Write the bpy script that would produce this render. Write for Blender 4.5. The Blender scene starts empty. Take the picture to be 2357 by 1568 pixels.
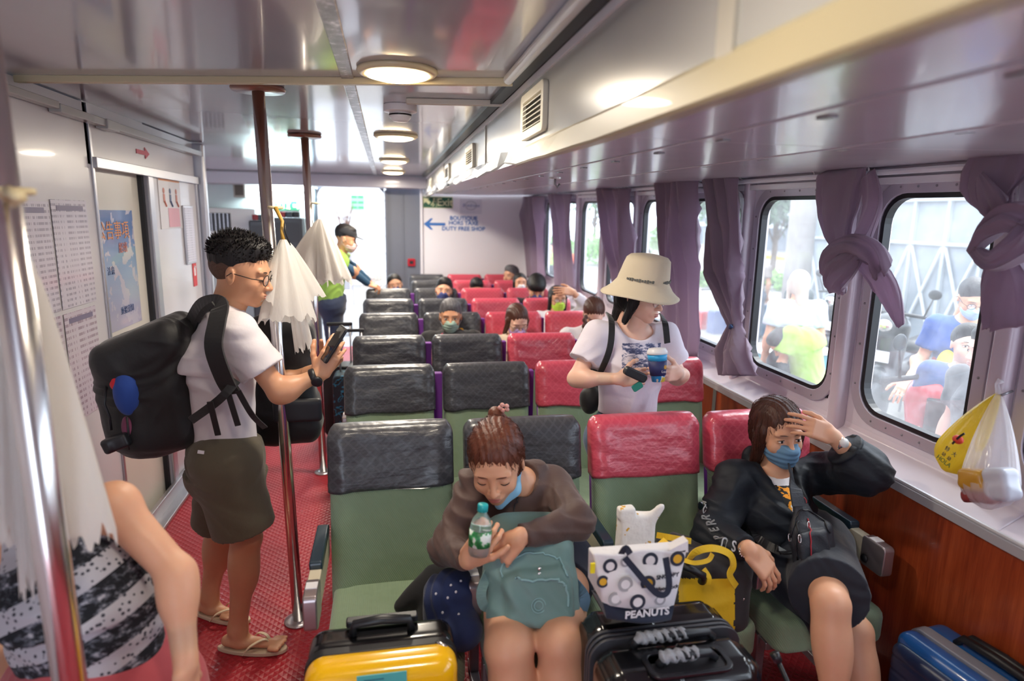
import bpy, bmesh, math, random
import numpy as np
from mathutils import Vector, Matrix
random.seed(7); rng = np.random.RandomState(7)
PI = math.pi
S = bpy.context.scene
COL = S.collection
# ------------------------------------------------------------------ camera
F_PX, CX, CY, CAM_H, ROLL = 1460.0, 1178.5, 784.0, 1.78, -0.020
_y = np.array([890 - CX, CY - 495, F_PX]); _y /= np.linalg.norm(_y)      # the cabin's long axis seen by the camera
_u = np.array([math.sin(ROLL), math.cos(ROLL), 0.0]); _u -= _y * _u.dot(_y); _u /= np.linalg.norm(_u)
_x = np.cross(_u, _y)
RW = np.array([_x, _y, _u])                                               # rows: world axes written in (right, up, forward)
def ray(px, py): return RW @ np.array([px - CX, CY - py, F_PX])
def PY(px, py, Y): r = ray(px, py); return Vector(np.array([0, 0, CAM_H]) + r * (Y / r[1]))
def PX(px, py, X): r = ray(px, py); return Vector(np.array([0, 0, CAM_H]) + r * (X / r[0]))
def PZ(px, py, Z): r = ray(px, py); return Vector(np.array([0, 0, CAM_H]) + r * ((Z - CAM_H) / r[2]))
cam = bpy.data.cameras.new('camera'); co = bpy.data.objects.new('camera', cam); COL.objects.link(co)
cam.sensor_width = 36; cam.lens = 36 * F_PX / 2357; cam.clip_start = .05; cam.clip_end = 300
M = Matrix(((RW[0][0], RW[0][1], -RW[0][2]), (RW[1][0], RW[1][1], -RW[1][2]), (RW[2][0], RW[2][1], -RW[2][2]))).to_4x4()
M.translation = (0, 0, CAM_H); co.matrix_world = M
cam.dof.use_dof = True; cam.dof.focus_distance = 2.6; cam.dof.aperture_fstop = 1.7
S.camera = co
# ------------------------------------------------------------------ light
S.view_settings.view_transform = 'Standard'; S.view_settings.look = 'None'; S.view_settings.gamma = 1
S.view_settings.use_curve_mapping = False; S.view_settings.exposure = 1.38
w = bpy.data.worlds.new('overcast_sky'); S.world = w; w.use_nodes = True
nt = w.node_tree; bg = nt.nodes['Background']
tc = nt.nodes.new('ShaderNodeTexCoord'); sp = nt.nodes.new('ShaderNodeSeparateXYZ'); cr = nt.nodes.new('ShaderNodeValToRGB')
nt.links.new(tc.outputs['Generated'], sp.inputs[0]); nt.links.new(sp.outputs['Z'], cr.inputs[0]); nt.links.new(cr.outputs[0], bg.inputs[0])
cr.color_ramp.elements[0].color = (.74, .84, 1, 1); cr.color_ramp.elements[1].color = (.93, .97, 1, 1)
bg.inputs[1].default_value = 2.1
def area(name, loc, rot, sx, sy, power, color=(1, 1, 1), portal=False, shape='RECTANGLE'):
    l = bpy.data.lights.new(name, 'AREA'); l.shape = shape; l.size = sx
    if shape == 'RECTANGLE': l.size_y = sy
    l.energy = power; l.color = color
    if portal: l.cycles.is_portal = True
    o = bpy.data.objects.new(name, l); COL.objects.link(o); o.location = loc; o.rotation_euler = rot
    return o
sun = bpy.data.lights.new('hazy_sun', 'SUN'); sun.energy = 1.5; sun.angle = math.radians(25); sun.color = (1, .97, .92)
so = bpy.data.objects.new('hazy_sun', sun); COL.objects.link(so); so.rotation_euler = (math.radians(38), 0, math.radians(120))
# ------------------------------------------------------------------ materials
MATS = {}
def lin(c):
    if isinstance(c, str):
        c = [int(c[i:i + 2], 16) / 255 for i in (0, 2, 4)]
    return tuple((x / 12.92 if x <= .04045 else ((x + .055) / 1.055) ** 2.4) for x in c[:3])
class N:                                                                   # small node-graph helper
    def __init__(s, m): s.t = m.node_tree; s.p = s.t.nodes['Principled BSDF']
    def new(s, ty, **kw):
        n = s.t.nodes.new('ShaderNode' + ty)
        for k, v in kw.items():
            if k in n.inputs: n.inputs[k].default_value = v
            else: setattr(n, k, v)
        return n
    def link(s, a, b): s.t.links.new(a, b)
    def math(s, op, a, b=None, c=None):
        n = s.t.nodes.new('ShaderNodeMath'); n.operation = op
        for i, v in enumerate((a, b, c)):
            if v is None: continue
            if isinstance(v, (int, float)): n.inputs[i].default_value = v
            else: s.link(v, n.inputs[i])
        return n.outputs[0]
    def co(s, kind='Object'): return s.new('TexCoord').outputs[kind]
    def sep(s, v): n = s.new('SeparateXYZ'); s.link(v, n.inputs[0]); return n.outputs
    def noise(s, vec, scale, detail=3, rough=.5, stretch=None):
        if stretch is not None:
            mp = s.new('Mapping'); mp.inputs['Scale'].default_value = stretch; s.link(vec, mp.inputs[0]); vec = mp.outputs[0]
        n = s.new('TexNoise'); n.inputs['Scale'].default_value = scale; n.inputs['Detail'].default_value = detail
        n.inputs['Roughness'].default_value = rough; s.link(vec, n.inputs['Vector']); return n.outputs[0]
    def ramp(s, v, stops, interp='LINEAR'):
        n = s.new('ValToRGB'); e = n.color_ramp; e.interpolation = interp
        while len(e.elements) < len(stops): e.elements.new(.5)
        for i, (p, c) in enumerate(stops):
            e.elements[i].position = p; e.elements[i].color = (*lin(c), 1)
        s.link(v, n.inputs[0]); return n.outputs[0]
    def mix(s, f, a, b):
        n = s.new('Mix'); n.data_type = 'RGBA'
        for v, i in ((f, 0), (a, 6), (b, 7)):
            if isinstance(v, (int, float)): n.inputs[i].default_value = v
            elif isinstance(v, (str, tuple)): n.inputs[i].default_value = (*lin(v), 1)
            else: s.link(v, n.inputs[i])
        return n.outputs[2]
    def bump(s, h, strength, dist=.01, prev=None):
        n = s.new('Bump'); n.inputs['Strength'].default_value = strength; n.inputs['Distance'].default_value = dist
        s.link(h, n.inputs['Height'])
        if prev: s.link(prev, n.inputs['Normal'])
        s.link(n.outputs[0], s.p.inputs['Normal']); return n.outputs[0]
    def color(s, v): s.link(v, s.p.inputs['Base Color'])
def mat(name, col='888888', rough=.5, metal=0, coat=0, emis=None, es=0, spec=.5, var=0, vscale=8, bump=0, bscale=60, sheen=0, sss=0, alpha=1, trans=0, bstretch=None):
    if name in MATS: return MATS[name]
    m = bpy.data.materials.new(name); m.use_nodes = True; n = N(m); p = n.p
    p.inputs['Base Color'].default_value = (*lin(col), 1); p.inputs['Roughness'].default_value = rough
    p.inputs['Metallic'].default_value = metal; p.inputs['Coat Weight'].default_value = coat; p.inputs['Coat Roughness'].default_value = .05
    p.inputs['Specular IOR Level'].default_value = spec; p.inputs['Alpha'].default_value = alpha
    p.inputs['Sheen Weight'].default_value = sheen; p.inputs['Transmission Weight'].default_value = trans
    if sss: p.inputs['Subsurface Weight'].default_value = sss; p.inputs['Subsurface Radius'].default_value = (.012, .005, .003); p.inputs['Subsurface Scale'].default_value = .6
    if emis: p.inputs['Emission Color'].default_value = (*lin(emis), 1); p.inputs['Emission Strength'].default_value = es
    if var:
        c = lin(col); nz = n.noise(n.co(), vscale, 4); mx = n.new('Mix'); mx.data_type = 'RGBA'; n.link(nz, mx.inputs[0])
        mx.inputs[6].default_value = (*[x * (1 - var) for x in c], 1); mx.inputs[7].default_value = (*[min(1, x * (1 + var)) for x in c], 1); n.color(mx.outputs[2])
    if bump: n.bump(n.noise(n.co(), bscale, 4, stretch=bstretch), bump, .01)
    MATS[name] = m; return m
def custom(name, fn, **kw):
    m = mat(name, **kw); fn(N(m)); return m
# ------------------------------------------------------------------ objects
def tag(o, label=None, cat=None, group=None, kind=None):
    if label: o['label'] = label
    if cat: o['category'] = cat
    if group: o['group'] = group
    if kind: o['kind'] = kind
    return o
def empty(name, loc=(0, 0, 0), rz=0, label=None, cat=None, group=None):
    o = bpy.data.objects.new(name, None); COL.objects.link(o); o.location = loc; o.rotation_euler = (0, 0, rz); o.empty_display_size = .1
    return tag(o, label, cat, group)
def link_mesh(name, me, m, parent=None, world=False, smooth=True):
    if m is not None and not isinstance(m, (list, tuple)): m = [m]
    for x in (m or []): me.materials.append(x)
    if smooth: me.polygons.foreach_set('use_smooth', np.ones(len(me.polygons), bool))
    o = bpy.data.objects.new(name, me); COL.objects.link(o)
    if parent is not None:
        o.parent = parent
        if world: bpy.context.view_layer.update(); o.matrix_parent_inverse = parent.matrix_world.inverted()
    return o
def quick_mesh(V, Fq):
    me = bpy.data.meshes.new('m'); V = np.ascontiguousarray(V, np.float32); Fq = np.ascontiguousarray(Fq, np.int32)
    me.vertices.add(len(V)); me.vertices.foreach_set('co', V.ravel())
    k = Fq.shape[1]; me.loops.add(Fq.size); me.loops.foreach_set('vertex_index', Fq.ravel())
    me.polygons.add(len(Fq)); me.polygons.foreach_set('loop_start', np.arange(0, Fq.size, k, dtype=np.int32))
    me.update(calc_edges=True); me.validate(); return me
class MB:
    """collects shapes into one mesh"""
    def __init__(s): s.v = []; s.f = []; s.mi = []; s.cur = 0
    def add(s, vs, fs):
        b = len(s.v); s.v += [tuple(v) for v in vs]; s.f += [tuple(i + b for i in f) for f in fs]; s.mi += [s.cur] * len(fs); return s
    def box(s, c, size, R=None, taper=1.0):
        hx, hy, hz = [q / 2 for q in size]; vs = []
        for z in (-hz, hz):
            t = taper if z > 0 else 1
            for x, y in ((-hx, -hy), (hx, -hy), (hx, hy), (-hx, hy)):
                p = Vector((x * t, y * t, z)); vs.append((R @ p if R else p) + Vector(c))
        return s.add(vs, [(3, 2, 1, 0), (4, 5, 6, 7), (0, 1, 5, 4), (1, 2, 6, 5), (2, 3, 7, 6), (3, 0, 4, 7)])
    def rbox(s, c, size, r, n=4, R=None, axis='z'):
        """box with rounded corners in the plane across axis"""
        a, b, d = {'z': (0, 1, 2), 'y': (0, 2, 1), 'x': (1, 2, 0)}[axis]
        ha, hb, hd = size[a] / 2, size[b] / 2, size[d] / 2; r = min(r, ha, hb); pts = []
        for k, (sa, sb) in enumerate(((1, 1), (-1, 1), (-1, -1), (1, -1))):
            for i in range(n + 1):
                an = PI / 2 * (k + i / n); pts.append((sa * (ha - r) + r * math.cos(an), sb * (hb - r) + r * math.sin(an)))
        return s.prism(pts, -hd, hd, (a, b, d), c, R)
    def prism(s, pts, lo, hi, ax=(0, 1, 2), c=(0, 0, 0), R=None):
        vs = []
        for h in (lo, hi):
            for p in pts:
                q = [0, 0, 0]; q[ax[0]] = p[0]; q[ax[1]] = p[1]; q[ax[2]] = h; q = Vector(q); vs.append((R @ q if R else q) + Vector(c))
        n = len(pts); fs = [tuple(range(n))[::-1], tuple(range(n, 2 * n))] + [(i, (i + 1) % n, n + (i + 1) % n, n + i) for i in range(n)]
        if ax == (0, 2, 1): fs = [f[::-1] for f in fs]
        return s.add(vs, fs)
    def loft(s, rings, cap=True, closed=True):
        n = len(rings[0]); vs = [p for r in rings for p in r]; fs = []
        for k in range(len(rings) - 1):
            for i in range(n if closed else n - 1):
                j = (i + 1) % n; fs.append((k * n + i, k * n + j, (k + 1) * n + j, (k + 1) * n + i))
        if cap: fs += [tuple(range(n))[::-1], tuple(range((len(rings) - 1) * n, len(rings) * n))]
        return s.add(vs, fs)
    def tube(s, path, r, n=12, flat=1.0, up=None, cap=True):
        path = [Vector(p) for p in path]; rs = r if isinstance(r, (list, tuple)) else [r] * len(path); rings = []; prev = None
        for i, p in enumerate(path):
            t = (path[min(i + 1, len(path) - 1)] - path[max(i - 1, 0)]).normalized()
            if prev is None:
                a = Vector(up) if up else (Vector((0, 0, 1)) if abs(t.z) < .9 else Vector((1, 0, 0)))
            else: a = prev
            a = (a - t * a.dot(t)).normalized(); b = t.cross(a); prev = a
            rings.append([p + a * (rs[i] * flat * math.cos(2 * PI * k / n)) + b * (rs[i] * math.sin(2 * PI * k / n)) for k in range(n)])
        return s.loft(rings, cap)
    def lathe(s, prof, c=(0, 0, 0), n=24, R=None):
        rings = []
        for (r, z) in prof:
            rg = []
            for k in range(n):
                p = Vector((r * math.cos(2 * PI * k / n), r * math.sin(2 * PI * k / n), z)); rg.append((R @ p if R else p) + Vector(c))
            rings.append(rg)
        return s.loft(rings, True)
    def ell(s, c, r, n=16, m=10, R=None):
        rings = [];
        for j in range(m + 1):
            ph = -PI / 2 + PI * (j + .0001) / (m + .0002); rg = []
            for k in range(n):
                p = Vector((r[0] * math.cos(ph) * math.cos(2 * PI * k / n), r[1] * math.cos(ph) * math.sin(2 * PI * k / n), r[2] * math.sin(ph)))
                rg.append((R @ p if R else p) + Vector(c))
            rings.append(rg)
        return s.loft(rings, True)
    def build(s, name, m, parent=None, smooth=False, bevel=0, seg=2, world=False, subsurf=0):
        me = bpy.data.meshes.new(name); me.from_pydata(s.v, [], s.f); me.update()
        bm = bmesh.new(); bm.from_mesh(me); bmesh.ops.recalc_face_normals(bm, faces=bm.faces); bm.to_mesh(me); bm.free()
        o = link_mesh(name, me, m, parent, world, smooth)
        if isinstance(m, (list, tuple)): me.polygons.foreach_set('material_index', s.mi)
        if bevel:
            b = o.modifiers.new('b', 'BEVEL'); b.width = bevel; b.segments = seg; b.limit_method = 'ANGLE'; b.angle_limit = math.radians(35)
            me.polygons.foreach_set('use_smooth', np.ones(len(me.polygons), bool)); b.harden_normals = True
        if subsurf: q = o.modifiers.new('s', 'SUBSURF'); q.levels = q.render_levels = subsurf
        return o
def struct(name, mb, m, **kw): return tag(mb.build(name, m, **kw), kind='structure')
def copy_tree(o, parent=None):
    c = o.copy(); COL.objects.link(c)
    if parent is not None: c.parent = parent
    for ch in list(o.children): copy_tree(ch, c)
    return c
def frame_R(x=None, y=None, z=None):
    """rotation whose local axes are the given ones (two given, third crossed)"""
    if x is not None: x = Vector(x).normalized()
    if y is not None: y = Vector(y).normalized()
    if z is not None: z = Vector(z).normalized()
    if x is None: z = (z - y * z.dot(y)).normalized(); x = y.cross(z)
    elif y is None: z = (z - x * z.dot(x)).normalized(); y = z.cross(x)
    else: y = (y - x * y.dot(x)).normalized(); z = x.cross(y)
    return Matrix((x, y, z)).transposed()
def text_obj(body, name, size, loc, R, m, parent=None, align='CENTER', depth=.0008, sx=1.0, spacing=1.0, shear=0, bold=0):
    cu = bpy.data.curves.new(name, 'FONT'); cu.body = body; cu.size = size; cu.align_x = align; cu.align_y = 'CENTER'; cu.extrude = depth
    cu.space_character = spacing; cu.shear = shear; cu.offset = bold; cu.space_line = .9; cu.resolution_u = 3
    t = bpy.data.objects.new(name, cu); COL.objects.link(t)
    bpy.context.view_layer.update(); dg = bpy.context.evaluated_depsgraph_get()
    me = bpy.data.meshes.new_from_object(t.evaluated_get(dg)); bpy.data.objects.remove(t)
    for v in me.vertices: v.co = R @ Vector((v.co.x * sx, v.co.y, v.co.z)) + Vector(loc)
    return link_mesh(name, me, m, parent, smooth=False)
RF = frame_R(x=(1, 0, 0), y=(0, 0, 1))                                    # text standing up, read from -Y
# ------------------------------------------------------------------ soft bodies: distance fields turned into one mesh
def surfnet(Fd, o, h):
    Sg = Fd < 0; nx, ny, nz = Fd.shape
    c = np.zeros((nx - 1, ny - 1, nz - 1), np.uint8); O8 = [(a, b, d) for a in (0, 1) for b in (0, 1) for d in (0, 1)]
    for a, b, d in O8: c += Sg[a:nx - 1 + a, b:ny - 1 + b, d:nz - 1 + d]
    act = (c > 0) & (c < 8); I, J, K = np.nonzero(act); n = len(I)
    P = np.zeros((n, 3)); cnt = np.zeros(n)
    vals = {q: Fd[I + q[0], J + q[1], K + q[2]] for q in O8}
    for q in O8:
        for ax in range(3):
            if q[ax]: continue
            r = list(q); r[ax] = 1; r = tuple(r); fa, fb = vals[q], vals[r]; m = (fa < 0) != (fb < 0)
            t = fa[m] / (fa[m] - fb[m]); e = np.tile(np.array(q, float), (m.sum(), 1)); e[:, ax] += t; P[m] += e; cnt[m] += 1
    V = np.array(o) + h * (P / cnt[:, None] + np.stack([I, J, K], 1))
    idx = -np.ones(act.shape, np.int64); idx[act] = np.arange(n); Q = []
    A = Sg[:-1, 1:-1, 1:-1]; B = Sg[1:, 1:-1, 1:-1]; i, j, k = np.nonzero(A != B); f = A[i, j, k]; j += 1; k += 1
    q = np.stack([idx[i, j - 1, k - 1], idx[i, j, k - 1], idx[i, j, k], idx[i, j - 1, k]], 1); Q.append(np.where(f[:, None], q, q[:, ::-1]))
    A = Sg[1:-1, :-1, 1:-1]; B = Sg[1:-1, 1:, 1:-1]; i, j, k = np.nonzero(A != B); f = A[i, j, k]; i += 1; k += 1
    q = np.stack([idx[i - 1, j, k - 1], idx[i - 1, j, k], idx[i, j, k], idx[i, j, k - 1]], 1); Q.append(np.where(f[:, None], q, q[:, ::-1]))
    A = Sg[1:-1, 1:-1, :-1]; B = Sg[1:-1, 1:-1, 1:]; i, j, k = np.nonzero(A != B); f = A[i, j, k]; i += 1; j += 1
    q = np.stack([idx[i - 1, j - 1, k], idx[i, j - 1, k], idx[i, j, k], idx[i - 1, j, k]], 1); Q.append(np.where(f[:, None], q, q[:, ::-1]))
    return V, np.concatenate(Q)
def vnormals(V, Q):
    n = np.cross(V[Q[:, 2]] - V[Q[:, 0]], V[Q[:, 3]] - V[Q[:, 1]]); N_ = np.zeros_like(V)
    for c in range(4): np.add.at(N_, Q[:, c], n)
    return N_ / (np.linalg.norm(N_, axis=1, keepdims=True) + 1e-12)
class Soft:
    def __init__(s): s.p = []
    def _a(s, lo, hi, fn, k, op): s.p.append((np.array(lo, float), np.array(hi, float), fn, k, op)); return s
    def cone(s, a, b, r1, r2=None, k=.02, op='+', flat=None, cut=None):
        """round cone; flat=(direction, factor) thins it across direction; cut=(start, end) gives flat ends"""
        a = np.array(a, float); b = np.array(b, float); r2 = r1 if r2 is None else r2; R = max(r1, r2)
        ab = b - a; L2 = ab.dot(ab) + 1e-12; L = math.sqrt(L2)
        if flat is not None:
            fn_ = np.array(flat[0], float); fn_ /= np.linalg.norm(fn_); fs = 1 / flat[1] - 1
        def f(X, Y, Z):
            x, y, z = X - a[0], Y - a[1], Z - a[2]
            t = (x * ab[0] + y * ab[1] + z * ab[2]) / L2; tc_ = t if cut else np.clip(t, 0, 1)
            dx, dy, dz = x - tc_ * ab[0], y - tc_ * ab[1], z - tc_ * ab[2]
            if flat is not None:
                g = (dx * fn_[0] + dy * fn_[1] + dz * fn_[2]) * fs; dx, dy, dz = dx + g * fn_[0], dy + g * fn_[1], dz + g * fn_[2]
            d = np.sqrt(dx * dx + dy * dy + dz * dz) - (r1 + (r2 - r1) * np.clip(t, 0, 1))
            if cut:
                d = np.maximum(d, np.maximum(-t if cut[0] else -t - R / L, t - 1 if cut[1] else t - 1 - R / L) * L)
                if not cut[0] or not cut[1]:
                    tq = np.clip(t, 0, 1); ex, ey, ez = x - tq * ab[0], y - tq * ab[1], z - tq * ab[2]
                    e = np.sqrt(ex * ex + ey * ey + ez * ez) - (r1 + (r2 - r1) * tq)
                    if not cut[0]: d = np.where(t < 0, e, d)
                    if not cut[1]: d = np.where(t > 1, e, d)
            return d
        return s._a(np.minimum(a, b) - R, np.maximum(a, b) + R, f, k, op)
    def ell(s, c, r, R=None, k=.02, op='+'):
        c = np.array(c, float); r = np.array(r, float); Rm = np.array(R.to_3x3() if R is not None else np.eye(3), float); m = r.max()
        def f(X, Y, Z):
            x, y, z = X - c[0], Y - c[1], Z - c[2]
            q = [(x * Rm[0][i] + y * Rm[1][i] + z * Rm[2][i]) for i in range(3)]
            k0 = np.sqrt(sum((q[i] / r[i]) ** 2 for i in range(3))); k1 = np.sqrt(sum((q[i] / r[i] ** 2) ** 2 for i in range(3))) + 1e-9
            return k0 * (k0 - 1) / k1
        return s._a(c - m, c + m, f, k, op)
    def box(s, c, half, R=None, rad=.01, k=.01, op='+'):
        c = np.array(c, float); hf = np.array(half, float); Rm = np.array(R.to_3x3() if R is not None else np.eye(3), float)
        def f(X, Y, Z):
            x, y, z = X - c[0], Y - c[1], Z - c[2]
            q = [np.abs(x * Rm[0][i] + y * Rm[1][i] + z * Rm[2][i]) - (hf[i] - rad) for i in range(3)]
            out = np.sqrt(sum(np.maximum(v, 0) ** 2 for v in q)); return out + np.minimum(np.maximum(q[0], np.maximum(q[1], q[2])), 0) - rad
        e = np.linalg.norm(hf); return s._a(c - e, c + e, f, k, op)
    def plane(s, p, n, lo, hi, k=.004):
        """cuts away everything on the n side of p inside the box lo..hi"""
        p = np.array(p, float); n = np.array(n, float); n /= np.linalg.norm(n)
        return s._a(lo, hi, lambda X, Y, Z: -((X - p[0]) * n[0] + (Y - p[1]) * n[1] + (Z - p[2]) * n[2]), k, '-')
    def mesh(s, h, M4=None, disp=None, smooth=1):
        ad = [q for q in s.p if q[4] == '+']; lo = np.min([q[0] for q in ad], 0) - 3 * h; hi = np.max([q[1] for q in ad], 0) + 3 * h
        n = np.ceil((hi - lo) / h).astype(int) + 1; ax = [lo[i] + h * np.arange(n[i]) for i in range(3)]
        Fd = np.full(n, 1.0, np.float32)
        for l, u, fn, k, op in s.p:
            m = k + 2 * h; i0 = np.maximum(0, np.floor((l - m - lo) / h).astype(int)); i1 = np.minimum(n, np.ceil((u + m - lo) / h).astype(int) + 1)
            if (i1 <= i0).any(): continue
            sl = tuple(slice(i0[i], i1[i]) for i in range(3))
            d = fn(ax[0][sl[0]][:, None, None], ax[1][sl[1]][None, :, None], ax[2][sl[2]][None, None, :]).astype(np.float32); G = Fd[sl]
            if op == '+':
                t = np.clip(.5 + .5 * (G - d) / k, 0, 1); Fd[sl] = G + (d - G) * t - k * t * (1 - t) * (np.abs(G) < .9)
            else:
                d = -d; t = np.clip(.5 - .5 * (G - d) / k, 0, 1); Fd[sl] = G + (d - G) * t + k * t * (1 - t)
        V, Q = surfnet(Fd, lo, h)
        for _ in range(smooth):
            A = np.zeros_like(V); c = np.zeros(len(V))
            for a_, b_ in ((0, 1), (1, 2), (2, 3), (3, 0)):
                np.add.at(A, Q[:, a_], V[Q[:, b_]]); np.add.at(A, Q[:, b_], V[Q[:, a_]]); np.add.at(c, Q[:, a_], 1); np.add.at(c, Q[:, b_], 1)
            V = V * .4 + .6 * A / np.maximum(c, 1)[:, None]
        if disp is not None: V = V + vnormals(V, Q) * disp(V)[:, None]
        if M4 is not None: Mn = np.array(M4); V = V @ Mn[:3, :3].T + Mn[:3, 3]
        return V, Q
def join(parts):
    Vs, Qs, b = [], [], 0
    for V, Q in parts: Vs.append(V); Qs.append(Q + b); b += len(V)
    return np.concatenate(Vs), np.concatenate(Qs)
def soft_obj(name, parts, m, parent=None, label=None):
    V, Q = join(parts) if isinstance(parts, list) else parts
    if parent is not None: V = V - np.array(parent.location)
    o = link_mesh(name, quick_mesh(V, Q), m, parent)
    if label: o['label'] = label
    return o
def folds(amp, freq, direction=(0, 0, 1), seed=0):
    """cloth folds: warped waves running across direction"""
    d = np.array(direction, float); d /= np.linalg.norm(d); r = np.random.RandomState(seed); a = r.randn(5, 3) * 9; ph = r.rand(5) * 6.28
    def f(V):
        wv = sum(np.sin(V @ a[i] + ph[i]) for i in range(3)) * .9
        m = .5 + .5 * np.sin(V @ a[3] * 1.1 + ph[3]); s1 = np.sin((V @ d) * freq + wv * 2.2); s2 = np.sin((V @ d) * freq * 1.9 + wv * 3.1 + ph[4])
        return amp * (m * (np.abs(s1) * -1.2 + .6) + .35 * s2)
    return f
# ------------------------------------------------------------------ setting
CEIL, WL, WR, YB = 2.27, -1.36, 1.95, 8.72
def m_floor(n):
    x, y, z = n.sep(n.co()); s = 55
    u = n.math('PINGPONG', n.math('MULTIPLY', n.math('ADD', x, y), s), 1); v = n.math('PINGPONG', n.math('MULTIPLY', n.math('SUBTRACT', x, y), s), 1)
    h = n.math('MAXIMUM', u, v); n.bump(h, .5, .006)
    n.color(n.mix(n.noise(n.co(), 3.5, 5, .6), '8c1824', 'b02733'))
M_FLOOR = custom('red_rubber', m_floor, rough=.42, spec=.4)
def m_lac(a, b, sc=2.0):
    def f(n): n.color(n.mix(n.noise(n.co(), sc, 3), a, b)); n.bump(n.noise(n.co(), 1.6, 2), .06, .05)
    return f
M_CEIL = custom('glossy_ceiling_laminate', m_lac('a6a5b0', 'b4b4be'), rough=.15, spec=.8, coat=.4)
M_PANEL = custom('glossy_soffit_laminate', m_lac('9c9c9a', 'a6a6a4'), rough=.25, spec=.45, coat=.15)
M_UNDER = custom('glossy_lilac_laminate', m_lac('b8b3c0', 'c8c4cf', 5), rough=.22, spec=.6, coat=.15)
M_LWALL = custom('white_wall_laminate', m_lac('c6c3c8', 'd0ced2'), rough=.25, spec=.5, coat=.2)
M_HULL = custom('lilac_white_paint', m_lac('d9d0dc', 'e6dfe8', 6), rough=.3, spec=.5, coat=.15)
M_WHITE = custom('white_bulkhead_paint', m_lac('e2e1e6', 'ebeaee'), rough=.3)
M_CREAM = mat('cream_paint', 'dccb9c', .35, var=.06)
M_ALU = mat('brushed_aluminium', 'b9b7bb', .3, metal=.85, bump=.05, bscale=90)
M_ALUD = mat('dull_metal', '8f8c92', .4, metal=.7)
M_CHROME = mat('polished_steel', 'f0eeec', .2, metal=1)
M_BLACK = mat('black_rubber', '17171c', .45)
M_DARK = mat('dark_plastic', '1d1f24', .4)
M_GREY = mat('grey_panel_paint', '6d7380', .45, var=.04)
def m_wood(n):
    x, y, z = n.sep(n.co()); g = n.noise(n.co(), 3, 5, .6, stretch=(1, 9, .7)); g2 = n.noise(n.co(), 40, 2, .5, stretch=(1, 6, .25))
    n.color(n.ramp(n.math('ADD', n.math('MULTIPLY', g, .8), n.math('MULTIPLY', g2, .25)), [(.3, '6a2512'), (.5, '8d3a1c'), (.68, 'a54c27')])); n.bump(g2, .05)
M_WOOD = custom('red_brown_wood_veneer', m_wood, rough=.32, coat=.25)
M_GLASS = bpy.data.materials.new('hazy_glass'); M_GLASS.use_nodes = True; gn = N(M_GLASS)
tr = gn.new('BsdfTransparent'); tr.inputs[0].default_value = (.97, .99, 1, 1); df = gn.new('BsdfTranslucent'); df.inputs[0].default_value = (.95, .97, 1, 1); gl = gn.new('BsdfGlossy'); gl.inputs['Roughness'].default_value = .02
m1, m2 = gn.new('MixShader'), gn.new('MixShader'); sm = gn.noise(gn.co(), 2.2, 6, .7); smf = gn.new('MapRange'); gn.link(sm, smf.inputs[0])
smf.inputs[1].default_value = .35; smf.inputs[2].default_value = .75; smf.inputs[3].default_value = .025; smf.inputs[4].default_value = .13
gn.link(smf.outputs[0], m1.inputs[0]); gn.link(tr.outputs[0], m1.inputs[1]); gn.link(df.outputs[0], m1.inputs[2]); m2.inputs[0].default_value = .04
gn.link(m1.outputs[0], m2.inputs[1]); gn.link(gl.outputs[0], m2.inputs[2]); gn.link(m2.outputs[0], gn.t.nodes['Material Output'].inputs[0])
# floor, ceiling
struct('floor', MB().box((-.6, 3.3, -.05), (5.2, 11.0, .1)), M_FLOOR)
struct('ceiling', MB().box((-1.28, 3.5, CEIL + .03), (3.56, 10.6, .06)), M_CEIL)
b = MB(); b.box((-.13, 3.3, CEIL - .001), (.045, 9.8, .012)); struct('trim_1', b, custom('worn_silver_tape', lambda n: (n.color(n.ramp(n.noise(n.co(), 22, 4, .7), [(.4, '77777f'), (.55, '9a9aa2'), (.66, 'e8e8ee')]))), rough=.3, metal=.4), bevel=.003)
def bar(name, a, b_, wdt, hgt, m, **kw):
    a, b_ = Vector(a), Vector(b_); d = b_ - a; up = Vector((0, 0, 1)) if abs(d.normalized().z) < .9 else Vector((1, 0, 0))
    return struct(name, MB().box((a + b_) / 2, (wdt, d.length, hgt), R=frame_R(y=d, z=up)), m, **kw)
a = PZ(-60, 177, CEIL - .012); c = PZ(1180, 189, CEIL - .012)
bar('trim_2', (WL, a.y, CEIL - .012), c, .03, .026, mat('cream_plastic', 'cbbf9e', .35), bevel=.004)
a = PZ(935, 233, CEIL - .012); c = PZ(1155, 238, CEIL - .012); bar('trim_3', a, (.5, c.y, CEIL - .012), .03, .024, mat('ivory_plastic', 'cdc8bd', .35), bevel=.004)
# soffit over the window seats
b = MB(); b.box((.515, 3.4, 2.145), (.03, 10.6, .25)); struct('wall_soffit', b, M_PANEL)
rings = []
for i in range(70):
    y = -1.8 + i * 10.5 / 69; far = max(0, min(1, (y - 1.6) / 1.5)); q = far * (.012 * math.sin(y * 5.1) + .009 * math.sin(y * 11.7 + 1))
    z0 = 1.962 + .012 * far; x0 = .497 + q * .4
    rings.append([Vector((x0, y, 2.025)), Vector((x0 - .005 - q, y, 2.018 + q)), Vector((x0 - .006, y, z0 + .006 + q)), Vector((x0, y, z0 + q * .8)), Vector((x0 + .03, y, z0)), Vector((x0 + .03, y, 2.025))])
b = MB().loft(rings)
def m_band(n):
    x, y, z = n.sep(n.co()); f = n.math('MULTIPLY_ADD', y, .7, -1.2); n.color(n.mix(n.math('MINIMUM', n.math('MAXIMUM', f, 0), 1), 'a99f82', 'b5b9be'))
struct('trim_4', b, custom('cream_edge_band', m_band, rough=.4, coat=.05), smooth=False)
b = MB()
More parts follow.
